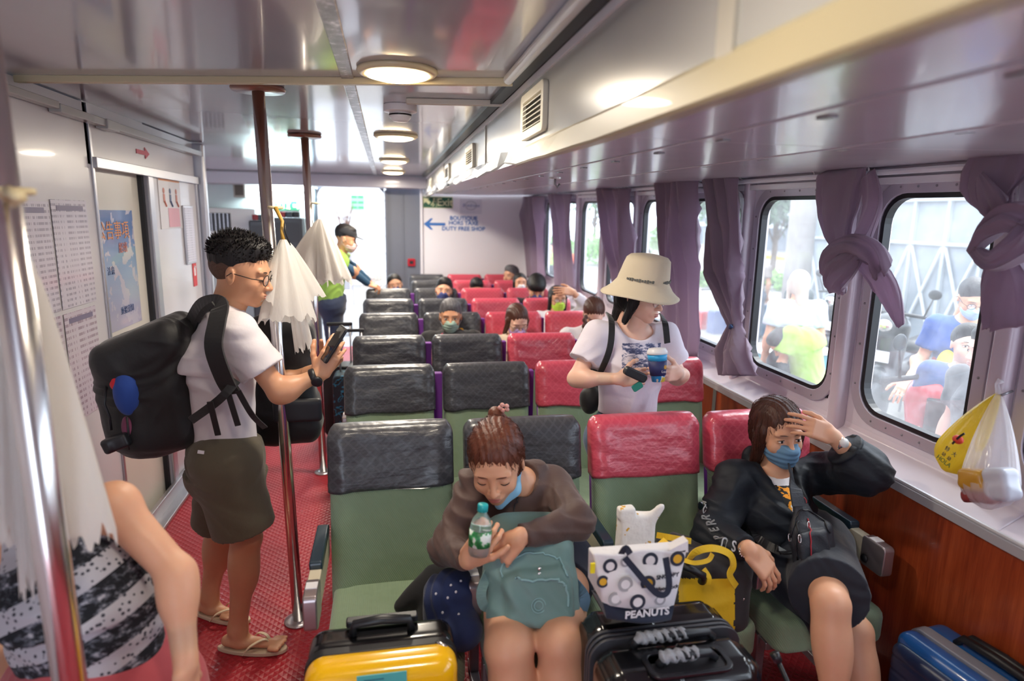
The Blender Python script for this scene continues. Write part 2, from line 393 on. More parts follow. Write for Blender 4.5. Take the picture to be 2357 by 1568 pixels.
for x0, x1, z0, z1, yc_, ly_ in [(*q, *r) for q in ((.5, .735, 1.972, 1.972), (.745, 1.14, 1.970, 1.970), (1.15, 1.96, 1.968, 1.99)) for r in ((-.15, 3.3), (5.1, 7.2))]:
    b.box(((x0 + x1) / 2, yc_, (z0 + z1) / 2 + .012), (x1 - x0, ly_, .024), R=Matrix.Rotation(-math.atan2(z1 - z0, x1 - x0), 3, 'Y'))
struct('ceiling_side', b, M_UNDER, bevel=.003)
b = MB()
for yc_, ly_ in ((-.15, 3.3), (5.1, 7.2)): b.box((.740, yc_, 1.985), (.012, ly_, .012)); b.box((1.145, yc_, 1.984), (.012, ly_, .012))
_ = 0; struct('trim_5', b, M_DARK)
b = MB()
for i in range(26):
    y = -.4 + i * .37; b.box((.79 + .0 * i, y, 1.969), (.02, .035, .006)); b.box((1.19, y + .1, 1.971), (.02, .03, .006))
struct('trim_6', b, M_ALUD)
struct('trim_7', MB().box((.465, 3.3, CEIL - .008), (.045, 9.8, .02)), M_DARK)
b = MB(); b.tube([(.425, -1.5, CEIL - .02), (.425, 2.3, CEIL - .02)], .018); struct('trim_8', b, M_WHITE, smooth=True)
struct('trim_9', MB().box((.4975, 3.3, CEIL - .03), (.01, 9.8, .022)), M_WHITE)
b = MB(); b.box((.497, .925, 2.14), (.008, .05, .245)); b.box((.497, 3.3, 2.14), (.006, .012, .245)); b.box((.497, 5.7, 2.14), (.006, .012, .245)); struct('trim_10', b, mat('seam_strip', 'a9a59b', .4))
# left wall with sliding door
b = MB(); b.box((WL - .03, .85, 1.13), (.06, 5.1, 2.27)); b.box((WL - .03, 4.6, 1.13), (.06, .95, 2.27)); b.box((WL - .03, 3.75, 2.13), (.06, .75, .28)); struct('wall_left', b, M_LWALL)
dr = struct('door_1', MB().box((WL - .055, 3.76, 1.0), (.03, .72, 2.0)), mat('ivory_door', 'cbc7bd', .3, coat=.2), bevel=.004)
MB().box((WL - .03, 4.095, 1.0), (.03, .03, 1.98)).build('door_edge_gap', M_BLACK, dr)  # black strip stands in for the shaded gap at the door's edge
b = MB()
b.box((WL + .004, 3.41, 1.13), (.012, .022, 2.27)); b.box((WL + .006, 4.15, 1.0), (.014, .075, 2.0)); b.box((WL + .012, 4.25, 2.0), (.03, 1.68, .05)); b.box((WL + .004, 5.08, 1.0), (.02, .03, 2.0))
b.box((WL + .01, 1.9, 1.13), (.01, .012, 2.27)); struct('trim_11', b, M_ALU, bevel=.003)
b = MB(); b.box((WL - .01, 5.15, 1.13), (.14, .07, 2.27)); struct('trim_12', b, M_ALU, bevel=.015)
b = MB(); b.box((WL + .015, 1.85, .05), (.03, 6.6, .1)); b.box((WL + .05, 1.85, .012), (.08, 6.6, .024)); struct('baseboard_left', b, M_ALU, bevel=.006)
b = MB(); b.box((WL + .03, 4.1, 2.19), (.05, 2.1, .035)); b.box((WL + .035, 3.55, 2.185), (.055, .14, .045)); b.box((WL + .03, 1.6, 2.2), (.04, 2.9, .03)); struct('trim_13', b, M_PANEL, bevel=.004)
# far end: beam, white bulkhead, grey door recess, alcove wall
struct('trim_14', MB().box((-1.3, 8.5, 2.19), (3.66, .35, .15)), mat('beam_paint', 'a3a0aa', .3, coat=.2), bevel=.01)
struct('wall_back', MB().box((1.22, YB + .03, 1.06), (1.5, .06, 2.2)), M_WHITE)
b = MB(); b.box((.225, YB + .1, 1.05), (.46, .05, 2.15)); b.box((-.01, YB + .05, 1.05), (.03, .12, 2.1)); b.box((.215, YB + .065, 1.05), (.02, .03, 2.1)); struct('door_2', b, M_GREY, bevel=.004)
struct('trim_15', MB().box((.455, YB - .02, 1.06), (.035, .06, 2.12)), M_WHITE, bevel=.012)
struct('wall_alcove', MB().box((-2.05, YB + .03, 1.1), (2.3, .06, 2.2)), mat('greenlit_white_paint', 'c3d2d2', .4, var=.05))  # white wall; the tube lamp's greenish light is put into its colour
b = MB(); b.box((-.9, YB, 1.05), (.05, .08, 2.1)); struct('trim_16', b, mat('blue_grey_frame', '5d6b75', .4), bevel=.02)
# rounded top corners of the gangway opening
b = MB()
for sx, cx in ((1, -.03), (-1, -.87)):
    r = .12; pts = [(cx, 2.13)] + [(cx - sx * (r - r * math.cos(t * PI / 16)), 2.13 - r + r * math.sin(t * PI / 16)) for t in range(9)]
    b.prism(pts, YB - .01, YB + .05, (0, 2, 1))
struct('trim_17', b, M_GREY)
struct('wall_far_left', MB().box((-3.1, 6.9, 1.1), (.06, 3.7, 2.3)), mat('greenlit_white_paint'))
b = MB(); b.box((-1.65, -1.75, 1.1), (.8, .06, 2.3)); b.box((.78, -1.75, 1.1), (2.44, .06, 2.3)); struct('wall_rear_unseen', b, M_LWALL)  # unseen wall behind the camera, added and its opening narrowed to cut light
# hull wall
WINS = [(-1.45, -.85), (-.65, -.05), (.15, .8), (1.0, 1.56), (1.74, 2.27), (2.45, 3.13), (3.28, 3.93), (4.06, 4.72), (4.87, 5.50), (5.68, 6.31), (6.45, 7.05), (7.18, 7.82)]  # rearmost windows are out of view, added to bring daylight to the foreground
Z0, Z1 = .985, 1.90
b = MB()
for yc_, ly_ in ((-.15, 3.3), (5.15, 7.3)): b.box((WR + .03, yc_, .90), (.06, ly_, .17)); b.box((WR + .03, yc_, 1.955), (.06, ly_, .11))
prev = -1.8
for a_, c_ in WINS + [(8.8, 8.8)]:
    b.box((WR + .03, (prev + a_) / 2, 1.4425), (.06, a_ - prev, .915)); prev = c_
struct('wall_right', b, M_HULL)
def rrect(y0, y1, z0, z1, r, n=7):
    out = []
    for k, (sy, sz) in enumerate(((1, 1), (-1, 1), (-1, -1), (1, -1))):
        cy_, cz_ = (y1 - r if sy > 0 else y0 + r), (z1 - r if sz > 0 else z0 + r)
        for i in range(n + 1): an = PI / 2 * (k + i / n); out.append((cy_ + r * math.cos(an), cz_ + r * math.sin(an)))
    return out
def ring_solid(b, outer, inner, x0, x1):
    n = len(outer); vs = [(x, p[0], p[1]) for x in (x0, x1) for L in (outer, inner) for p in L]; fs = []
    for i in range(n):
        j = (i + 1) % n; fs += [(i, j, n + j, n + i), (2 * n + i, 3 * n + i, 3 * n + j, 2 * n + j), (i, 2 * n + i, 2 * n + j, j), (n + i, n + j, 3 * n + j, 3 * n + i)]
    return b.add(vs, fs)
for wi, (a_, c_) in enumerate(WINS):
    r = .115
    g = tag(MB().prism(rrect(a_ + .01, c_ - .01, Z0 + .01, Z1 - .01, r), WR + .034, WR + .04, (1, 2, 0)).build('window_%d' % (wi + 1), M_GLASS), kind='structure')
    sq = lambda y0, y1, z0, z1: rrect(y0, y1, z0, z1, .02)
    ring_solid(MB(), rrect(a_ - .035, c_ + .035, Z0 - .035, Z1 + .035, r + .03), rrect(a_ + .012, c_ - .012, Z0 + .012, Z1 - .012, r), WR - .012, WR + .0).build('window_frame', mat('lilac_aluminium', 'c4bcc8', .4, metal=.35), g, smooth=False, bevel=.003)
    ring_solid(MB(), rrect(a_ - .002, c_ + .002, Z0 - .002, Z1 + .002, .02), rrect(a_ + .03, c_ - .03, Z0 + .03, Z1 - .03, r - .015), WR - .004, WR + .03).build('window_gasket', M_BLACK, g)
    bb = MB()
    for k in range(5):
        for yy in (a_ - .012, c_ + .012): bb.ell((WR - .013, yy, Z0 + .12 + k * .17), (.003, .005, .005), 8, 4)
        yy = a_ + .1 + k * (c_ - a_ - .2) / 4
        for zz in (Z0 - .012, Z1 + .012): bb.ell((WR - .013, yy, zz), (.003, .005, .005), 8, 4)
    bb.build('frame_screws', M_ALUD, g, smooth=True)
b = MB()
for y in (-.75, .05, .9, 1.64, 2.36, 3.205, 3.995, 4.795, 5.59, 6.38, 7.115, 8.1):
    wd = .07 if y < 2.5 else .05
    b.rbox((WR - .02, y, 1.4), (.06, wd, 1.14), .02, axis='z')
struct('trim_18', b, custom('pillar_paint', m_lac('cdc0cd', 'd9cfd9', 6), rough=.25, coat=.3), smooth=False, bevel=.004)
# ledge, strip, wood lining
b = MB()
for ya_, yb_ in ((-1.8, 1.5), (1.5, 8.7)): b.prism([(WR + .01, .97), (WR - .005, .90), (1.84, .845), (1.84, .825), (WR + .01, .825)], ya_, yb_, (0, 2, 1))
_ = 0; struct('window_sill', b, M_HULL, bevel=.006)
b = MB()
for yc_, ly_ in ((-.15, 3.3), (5.1, 7.2)): b.box((1.834, yc_, .824), (.012, ly_, .032))
b.tube([(1.84, -1.8, .846), (1.84, 1.5, .846), (1.84, 8.7, .846)], .007, 8); struct('trim_19', b, mat('bright_strip', 'c9c8cc', .35, metal=.4))
b = MB()
for yc_, ly_, h_ in ((-.15, 3.3, .82), (5.1, 7.2, .84)): b.box((1.86, yc_, h_ / 2), (.03, ly_, h_))
_ = 0; struct('wall_lining', b, M_WOOD)
b = MB()
for y in (3.25, 5.6): b.box((1.843, y, .41), (.006, .035, .8))
struct('trim_20', b, M_ALU)
b = MB(); b.tube([(1.9, -1.5, 1.968), (1.9, 1.5, 1.968), (1.9, 8.5, 1.968)], .012, 8); b.box((1.925, 5.05, 1.935), (.03, 7.1, .025)); struct('trim_21', b, M_WHITE)
# the whole hull side rises slightly towards the bow
def sheer(o):
    if o.type == 'MESH':
        n_ = len(o.data.vertices); cc = np.empty(n_ * 3, np.float32); o.data.vertices.foreach_get('co', cc); cc = cc.reshape(-1, 3); cc[:, 2] += .0125 * np.maximum(0, cc[:, 1] - 1.5); o.data.vertices.foreach_set('co', cc.ravel()); o.data.update()
    for c_ in o.children: sheer(c_)
for o in list(COL.objects):
    if o.parent is None and (o.name in ('wall_right', 'window_sill', 'ceiling_side', 'trim_4', 'trim_5', 'trim_6', 'trim_18', 'trim_19', 'trim_20', 'trim_21') or o.name.startswith('window_')): sheer(o)
# ceiling lamps
M_LAMP = mat('lamp_glow', 'fff1d2', .5, emis='ffe2b0', es=6.5)
M_LRIM = mat('lamp_rim', 'ddd0a8', .3)
lamps = [PZ(915, 160, CEIL), PZ(911, 311, CEIL), PZ(907, 368, CEIL), PZ(905, 394, CEIL)]
near = Vector((lamps[0].x, lamps[0].y - 1.6, CEIL))
lab = ['round warm ceiling lamp, nearest and largest in view', 'round ceiling lamp second from the front, past the smoke detector', 'round ceiling lamp third from the front', 'round ceiling lamp farthest away, just before the beam', 'round ceiling lamp overhead, rim only at the top edge of view']
for p, l, e in zip(lamps + [near], lab, (6, 11, 15, 15, 3)):
    root = empty('ceiling_lamp', (p.x, p.y, CEIL), 0, l, 'lamp', 'round ceiling lamps in a line')
    MB().lathe([(.001, 0), (.135, 0), (.138, -.008), (.128, -.018), (.112, -.02), (.112, -.014), (.001, -.014)], n=40).build('lamp_rim', M_LRIM, root, smooth=True)
    MB().lathe([(.001, -.012), (.110, -.012), (.104, -.024), (.07, -.033), (.001, -.036)], n=40).build('diffuser', M_LAMP, root, smooth=True)
    MB().box((0, .118, -.02), (.012, .012, .012)).build('clip', M_ALUD, root)
    l_ = area('lamp_light', (p.x, p.y, CEIL - .045), (0, 0, 0), .2, .2, e, (1, .90, .76), shape='DISK')
p = PZ(921, 242, CEIL); root = empty('smoke_detector', (p.x, p.y, CEIL), 0, 'white smoke detector on the ceiling between two lamps', 'smoke detector')
MB().lathe([(.001, 0), (.075, 0), (.075, -.03), (.06, -.034), (.001, -.034)], n=28).build('mount', M_WHITE, root, smooth=False, bevel=.003)
MB().lathe([(.001, -.034), (.05, -.034), (.048, -.055), (.035, -.07), (.001, -.074)], n=28).build('sensor_head', M_WHITE, root, smooth=False, bevel=.003)
MB().lathe([(.001, -.040), (.0505, -.040), (.0505, -.047), (.001, -.047)], n=28).build('sensor_slot', M_DARK, root)
# vents on the soffit
def vent(y0, y1, z0, z1, l):
    yc, zc, wd, hh = (y0 + y1) / 2, (z0 + z1) / 2, abs(y1 - y0), z1 - z0
    root = empty('air_vent', (.5, yc, zc), 0, l, 'vent', 'louvred vents on the soffit')
    b = MB(); ring_solid(b, rrect(-wd / 2, wd / 2, -hh / 2, hh / 2, .02), rrect(-wd / 2 + .03, wd / 2 - .03, -hh / 2 + .03, hh / 2 - .03, .006), -.018, .001); b.build('vent_frame', mat('ivory_frame', 'd5cfbd', .35), root, bevel=.004)
    MB().box((-.001, 0, 0), (.004, wd - .05, hh - .05)).build('vent_backing', M_DARK, root)
    n = 6; hs = hh - .06
    for k in range(n):
        MB().box((-.010, 0, -hs / 2 + (k + .5) * hs / n), (.015, wd - .055, .003), R=Matrix.Rotation(-.5, 3, 'Y')).build('louvre', mat('ivory_frame'), root)
vent(2.02, 2.36, 2.05, 2.205, 'nearest ivory louvred vent on the soffit, largest of the vents')
vent(3.70, 4.05, 2.055, 2.19, 'second louvred vent along the soffit')
vent(5.15, 5.50, 2.06, 2.19, 'third louvred vent along the soffit')
vent(7.1, 7.45, 2.06, 2.19, 'farthest small louvred vent on the soffit')
# handrail poles
def pole(x, y, label, r=.0245, dy=0, lean=0):
    root = empty('handrail_pole', (x, y, 0), 0, label, 'pole')
    MB().tube([(0, 0, 0.002), (-lean, dy, CEIL - .02)], r, 28).build('pole_tube', M_CHROME, root, smooth=True)
    MB().lathe([(.001, CEIL - .001), (.1, CEIL - .001), (.105, CEIL - .009), (.1, CEIL - .018), (.001, CEIL - .018)], (-lean, dy, 0), 36).build('wooden_disc', mat('brown_varnished_wood', '7c4a3a', .3, coat=.3), root, smooth=True)
    MB().lathe([(.001, .001), (.06, .001), (.06, .008), (.03, .012), (.001, .012)], n=28).build('floor_flange', M_ALU, root, smooth=True)
    return root
pole(-.42, 2.66, 'chrome handrail pole in front of the man with the backpack', lean=.07, dy=.14)
pole(-.47, 4.36, 'chrome handrail pole farther down the aisle, with a brown ceiling disc', lean=.03)
p1 = PY(18, 560, 1.2); p2 = PY(160, 1560, 1.2); lean = (p2.x - p1.x) / (p1.z - p2.z) 
xb = p2.x + lean * p2.z
pole(xb, 1.2, 'blurred chrome pole in the left foreground, nearest the camera', r=.028, lean=lean * CEIL)
# curtain rail hooks over the seats
# ------------------------------------------------------------------ seats
def V3(*a): return Vector(a)
def m_quilt(a, b_, c_):
    def f(n):
        x, y, z = n.sep(n.co()); s = 1 / .019
        u = n.math('PINGPONG', n.math('MULTIPLY', n.math('ADD', x, z), s), 1); v = n.math('PINGPONG', n.math('MULTIPLY', n.math('SUBTRACT', x, z), s), 1)
        lu = n.math('GREATER_THAN', n.math('ABSOLUTE', n.math('SUBTRACT', u, .86)), .10); lv = n.math('GREATER_THAN', n.math('ABSOLUTE', n.math('SUBTRACT', v, .86)), .10)
        h = n.math('MULTIPLY', lu, lv)
        wr = n.noise(n.co(), 7, 3, .55, stretch=(1, 1, 2.6))
        bp = n.bump(wr, .2, .05); n.bump(h, .7, .006, bp)
        n.color(n.mix(n.math('MULTIPLY', h, .4), c_, n.mix(n.noise(n.co(), 9, 3), a, b_)))  # quilting lines lightened, their sheen painted into the colour
    return f
M_QG = custom('grey_quilted_vinyl', m_quilt('1b1c1f', '2c2d31', '4a4b51'), rough=.34, spec=.5, coat=.12)
M_QR = custom('red_quilted_vinyl', m_quilt('b32840', 'c83c54', 'd9596b'), rough=.3, spec=.6, coat=.25)
def m_weave(n):
    x, y, z = n.sep(n.co()); w1 = n.math('SINE', n.math('MULTIPLY', n.math('ADD', x, n.math('MULTIPLY', z, .6)), 900)); n.bump(w1, .25, .002, n.bump(n.noise(n.co(), 5, 3), .35, .05))
    n.color(n.mix(n.noise(n.co(), 4, 4, .6), '748b6c', '8fa389'))
M_GREEN = custom('sage_green_upholstery', m_weave, rough=.85, sheen=.2)
M_PURPLE = mat('purple_fabric', '6c2f8c', .7, var=.08)
M_NAVYPAD = mat('navy_vinyl_pad', '1f3341', .3, coat=.2)
M_CREAMP = mat('cream_side_panel', 'cfc6ae', .45)
M_CAP = mat('bronze_grey_metal', 'a99ea0', .28, metal=.75)
def backring(h, infl=0.0, z_top=1.02, seed=0):
    """cross-section of the backrest at height h (0 bottom .. 1 top)"""
    z = .40 + (z_top - .40) * h; lean = .02 + .13 * h * .9; hw, ht = .222 + infl, .048 + infl
    top = (z_top + infl - z) / .055
    if top < 1: q = math.sqrt(max(0, 1 - (1 - max(0, top)) ** 2)); hw -= .055 * (1 - q); ht *= (.35 + .65 * q)
    pts = []; n = 40
    for k in range(n):
        a = 2 * PI * k / n; ca, sa = math.cos(a), math.sin(a); e = .42
        x = hw * math.copysign(abs(ca) ** e, ca); y = ht * math.copysign(abs(sa) ** e, sa)
        if sa < 0: y += .012 * (1 - (x / .222) ** 2) * (1 if infl == 0 else .6) - .014 * math.exp(-((abs(x) - .18) / .03) ** 2) * (1 - h * .6)
        pts.append(Vector((x, y + lean - .13, z)))
    return pts
def flat_top(R_):
    c = sum(R_, V3(0, 0, 0)) / len(R_); return [[V3(p.x * .985, c.y + (p.y - c.y) * .7, p.z + .006) for p in R_], [V3(p.x * .96, c.y + (p.y - c.y) * .25, p.z + .009) for p in R_]]
def make_seat(kind, arms, post, seed=0):
    root = empty('passenger_seat'); QM = M_QG if kind == 'g' else M_QR; r = random.Random(seed)
    MB().loft([backring(h) for h in [i / 22 for i in range(22)] + [.985]] + flat_top(backring(.985))).build('backrest', M_GREEN, root, smooth=True)
    hs = [.635 + .355 * i / 22 for i in range(23)]; rg = []
    for h in hs:
        R_ = backring(h, .008 if h > .64 else .0075); q = []
        for i, p in enumerate(R_):
            wz = .006 * math.sin(p.x * 23 + seed * 2 + h * 5) * (1 - h) * 2.5
            wy = .0035 * math.sin(p.x * 31 + h * 26 + seed) * math.sin(h * 17 + p.x * 6)
            q.append(p + Vector((0, wy if p.y < (h * .117 - .11) else 0, wz)))
        rg.append(q)
    MB().loft(rg + flat_top(rg[-1])).build('headrest_cover', QM, root, smooth=True)
    MB().loft([[p + Vector((0, .012 if p.y > 0.02 * 0 + (h * .117 - .11) else .006, 0)) * 1 for p in backring(h, .0)] for h in (.0, .2, .4, .55, .62)]).build('back_shell', M_PURPLE, root, smooth=True)
    b = MB(); b.rbox((0, -.335, .39), (.43, .50, .13), .05, 6, axis='z'); b.build('seat_cushion', M_GREEN, root, bevel=.03, seg=4)
    b = MB()
    for sx in (-.2, .2):
        b.box((sx, -.12, .17), (.035, .05, .33)); b.box((sx, -.45, .17), (.035, .04, .33)); b.box((sx, -.27, .03), (.035, .42, .04))
    b.box((0, -.3, .315), (.42, .42, .03)); b.build('seat_frame', M_ALUD, root, bevel=.004)
    if post: MB().box((.251, .075, .53), (.045, .05, .86)).build('side_post', M_PURPLE, root, bevel=.006)
    for sx in arms:
        arm = MB().rbox((sx, -.28, .595), (.038, .44, .10), .02, 4, axis='x').build('armrest', M_CREAMP, root, bevel=.004)
        MB().rbox((sx, -.20, .652), (.042, .27, .035), .012, 4, axis='x').build('arm_pad', M_NAVYPAD, arm, bevel=.006)
        MB().rbox((sx, -.455, .597), (.043, .115, .115), .016, 4, axis='x').build('end_cap', M_CAP, arm, bevel=.006)
        MB().box((sx, -.445, .6555), (.035, .035, .003)).build('number_plate', M_WHITE, arm)
        MB().ell((sx - .03, -.43, .575), (.008, .016, .016), 14, 8).build('recline_button', M_BLACK, arm, smooth=True)
    return root
SEATY = [2.30, 3.23, 4.06, 5.03, 5.90, 6.77, 7.62, 8.43]; SEATX = [0.0, .50, 1.0, 1.5]
RN = ['front row', 'second row', 'third row', 'fourth row', 'fifth row', 'sixth row', 'seventh row', 'last row']
CN = ['aisle seat', 'seat next to the aisle seat', 'seat next to the window seat', 'window seat']
protos = {}
SEATS = {}
for k, ly in enumerate(SEATY):
    for j, lx in enumerate(SEATX):
        if j == 0 and k > 5: continue
        kind = 'g' if j < 2 else 'r'; var = (kind, (j == 3), k > 0)
        arms = [-.249] + ([.249] if j == 3 else [])
        if var not in protos: root = protos[var] = make_seat(kind, arms, k > 0 and j < 3, seed=len(protos))
        else: root = copy_tree(protos[var])
        root.location = (lx, ly, -.012 * lx if k == 0 else 0); SEATS[(k, j)] = root
        tag(root, 'green seat with %s headrest cover, %s, %s' % ('dark grey' if kind == 'g' else 'red', CN[j], RN[k]), 'seat', 'rows of passenger seats')
# ------------------------------------------------------------------ people
def m_skin(c1, c2):
    def f(n): n.color(n.mix(n.noise(n.co(), 14, 4, .6), c1, c2)); n.bump(n.noise(n.co(), 260, 2), .06, .002)
    return f
SK_A = custom('warm_skin', m_skin('cf9878', 'dba888'), rough=.48, sss=.25)
SK_B = custom('fair_skin', m_skin('deb099', 'e8bea9'), rough=.48, sss=.25)
SK_C = custom('tan_skin', m_skin('c48d6b', 'd09b78'), rough=.46, sss=.2)
def m_hair(c1, c2, st=(1, 1, .18)):
    def f(n):
        g = n.noise(n.co(), 120, 3, .6, stretch=st); n.color(n.mix(g, c1, c2)); n.bump(g, .8, .004)
    return f
H_BLACK = custom('black_hair', m_hair('0d0c0e', '201c1d'), rough=.5, spec=.35)
H_BROWN = custom('brown_hair', m_hair('2f1a14', '5a3324'), rough=.45, spec=.4)
H_RED = custom('auburn_hair', m_hair('3f1d12', '78402a'), rough=.42, spec=.45)
H_GREY = custom('grey_hair', m_hair('2b2a2b', '77757a'), rough=.55)
H_FADE = custom('cropped_side_hair', m_hair('3a2a24', '6b4a3a', (1, 1, 1)), rough=.7)
M_EYE = mat('eye_white', 'e6e0dc', .25); M_IRIS = mat('dark_iris', '1a0f0b', .15); M_LASH = mat('lash_dark', '140d0c', .6); M_LIP = mat('lip_colour', 'b5625c', .4); M_LIPM = mat('lip_colour_tan', 'a4655a', .45)
M_WIRE = mat('thin_metal_frame', '9a8f88', .2, metal=.9); M_LENS = mat('clear_lens', 'ffffff', .03, alpha=.12)
def head_sdf(fem=False):
    s = Soft()
    s.ell((0, -.018, .035), (.074, .094, .082), k=.03).ell((0, .018, -.005), (.067, .070, .088), k=.03).ell((0, .028, -.060), (.050 if fem else .055, .055, .05), k=.03)
    s.ell((0, .068, -.095), (.019, .017, .016), k=.025)
    for q in (-1, 1):
        s.ell((q * .038, .060, -.034), (.024, .021, .026), k=.02); s.ell((q * .028, .077, .022), (.028, .011, .008 if fem else .01), k=.014)
    for q in (-1, 1): s.ell((q * .032, .094, -.001), (.020, .013, .012), k=.012, op='-')
    for q in (-1, 1): s.ell((q * .032, .0725, -.003), (.0165, .014, .0125), k=.005)
    s.cone((0, .080, .012), (0, .104, -.030), .0065, .0095, k=.012).ell((0, .105, -.035), (.0115, .011, .0095), k=.006)
    for q in (-1, 1): s.ell((q * .0125, .096, -.037), (.0075, .010, .008), k=.005)
    s.ell((0, .082, -.064), (.026, .016, .017), k=.012).ell((0, .0945, -.0595), (.020, .007, .0042), k=.004).ell((0, .0935, -.0695), (.017, .007, .005), k=.004)
    s.ell((0, .103, -.0645), (.02, .006, .0012), k=.002, op='-')
    for q in (-1, 1):
        R = frame_R(x=(1, q * -.35, 0), z=(0, -.22, 1)); s.ell((q * .077, -.012, -.008), (.0085, .018, .031), R=R, k=.006); s.ell((q * .0865, -.008, -.004), (.005, .010, .018), R=R, k=.003, op='-')
    s.cone((0, -.022, -.06), (0, -.04, -.175), .043 if fem else .052, .044 if fem else .055, k=.03)
    return s
def face_dir(fwd, up=(0, 0, 1)): return frame_R(y=fwd, z=up)
_HC = {}
def head_mesh(fem, h):
    if (fem, h) not in _HC: _HC[(fem, h)] = head_sdf(fem).mesh(h, smooth=1)
    return _HC[(fem, h)]
def hair_sdf(style, seed=0):
    s = Soft(); cut = []
    if style == 'crop':
        s.ell((0, -.020, .045), (.077, .099, .083), k=.01); s.ell((0, -.03, .075), (.068, .088, .066), k=.03); s.ell((0, .03, .095), (.055, .05, .034), k=.03)
        s.ell((0, .085, .0), (.088, .06, .068), k=.012, op='-'); s.plane((0, -.02, .005), (0, .25, -1), (-.2, -.2, -.2), (.2, .2, .1))
    elif style == 'short':
        s.ell((0, -.020, .038), (.082, .103, .090), k=.01); s.ell((0, .02, .09), (.06, .06, .04), k=.03)
        s.ell((0, .10, -.012), (.078, .062, .076), k=.012, op='-'); s.plane((0, -.02, -.035), (0, .5, -1), (-.2, -.2, -.3), (.2, .2, .1)); s.ell((0, .02, -.075), (.12, .075, .075), k=.01, op='-')
    elif style == 'bowl':
        s.ell((0, -.014, .036), (.088, .108, .092), k=.01); s.ell((0, .05, .055), (.07, .055, .05), k=.03); s.ell((0, .12, -.045), (.10, .07, .075), k=.01, op='-'); s.plane((0, -.02, -.02), (0, .35, -1), (-.2, -.2, -.3), (.2, .2, .1)); s.plane((0, .08, .015), (0, .3, -1), (-.09, .02, -.3), (.09, .2, .02))
    elif style in ('back', 'bob', 'long', 'hood'):
        s.ell((0, -.022, .036), (.083, .103, .089), k=.01); s.ell((0, -.03, -.03), (.078, .085, .07), k=.03)
        if style != 'back':
            e = {'bob': -.115, 'long': -.26, 'hood': -.17}[style]
            for q in (-1, 1): s.cone((q * .07, .015, .01), (q * .078, -.005, e), .022, .016, k=.02)
            s.cone((0, -.07, 0), (0, -.085, e), .05, .04, k=.03, flat=((0, 1, 0), .6))
        s.ell((0, .105, -.018), (.066, .075, .082), k=.014, op='-'); s.box((0, .08, -.11), (.056, .09, .10), k=.01, op='-')
        if style == 'back':
            s.ell((0, .02, -.095), (.12, .09, .065), k=.01, op='-')
            for q in (-1, 1): s.ell((q * .085, -.005, -.012), (.012, .02, .028), k=.006, op='-')
    return s
_HA = {}
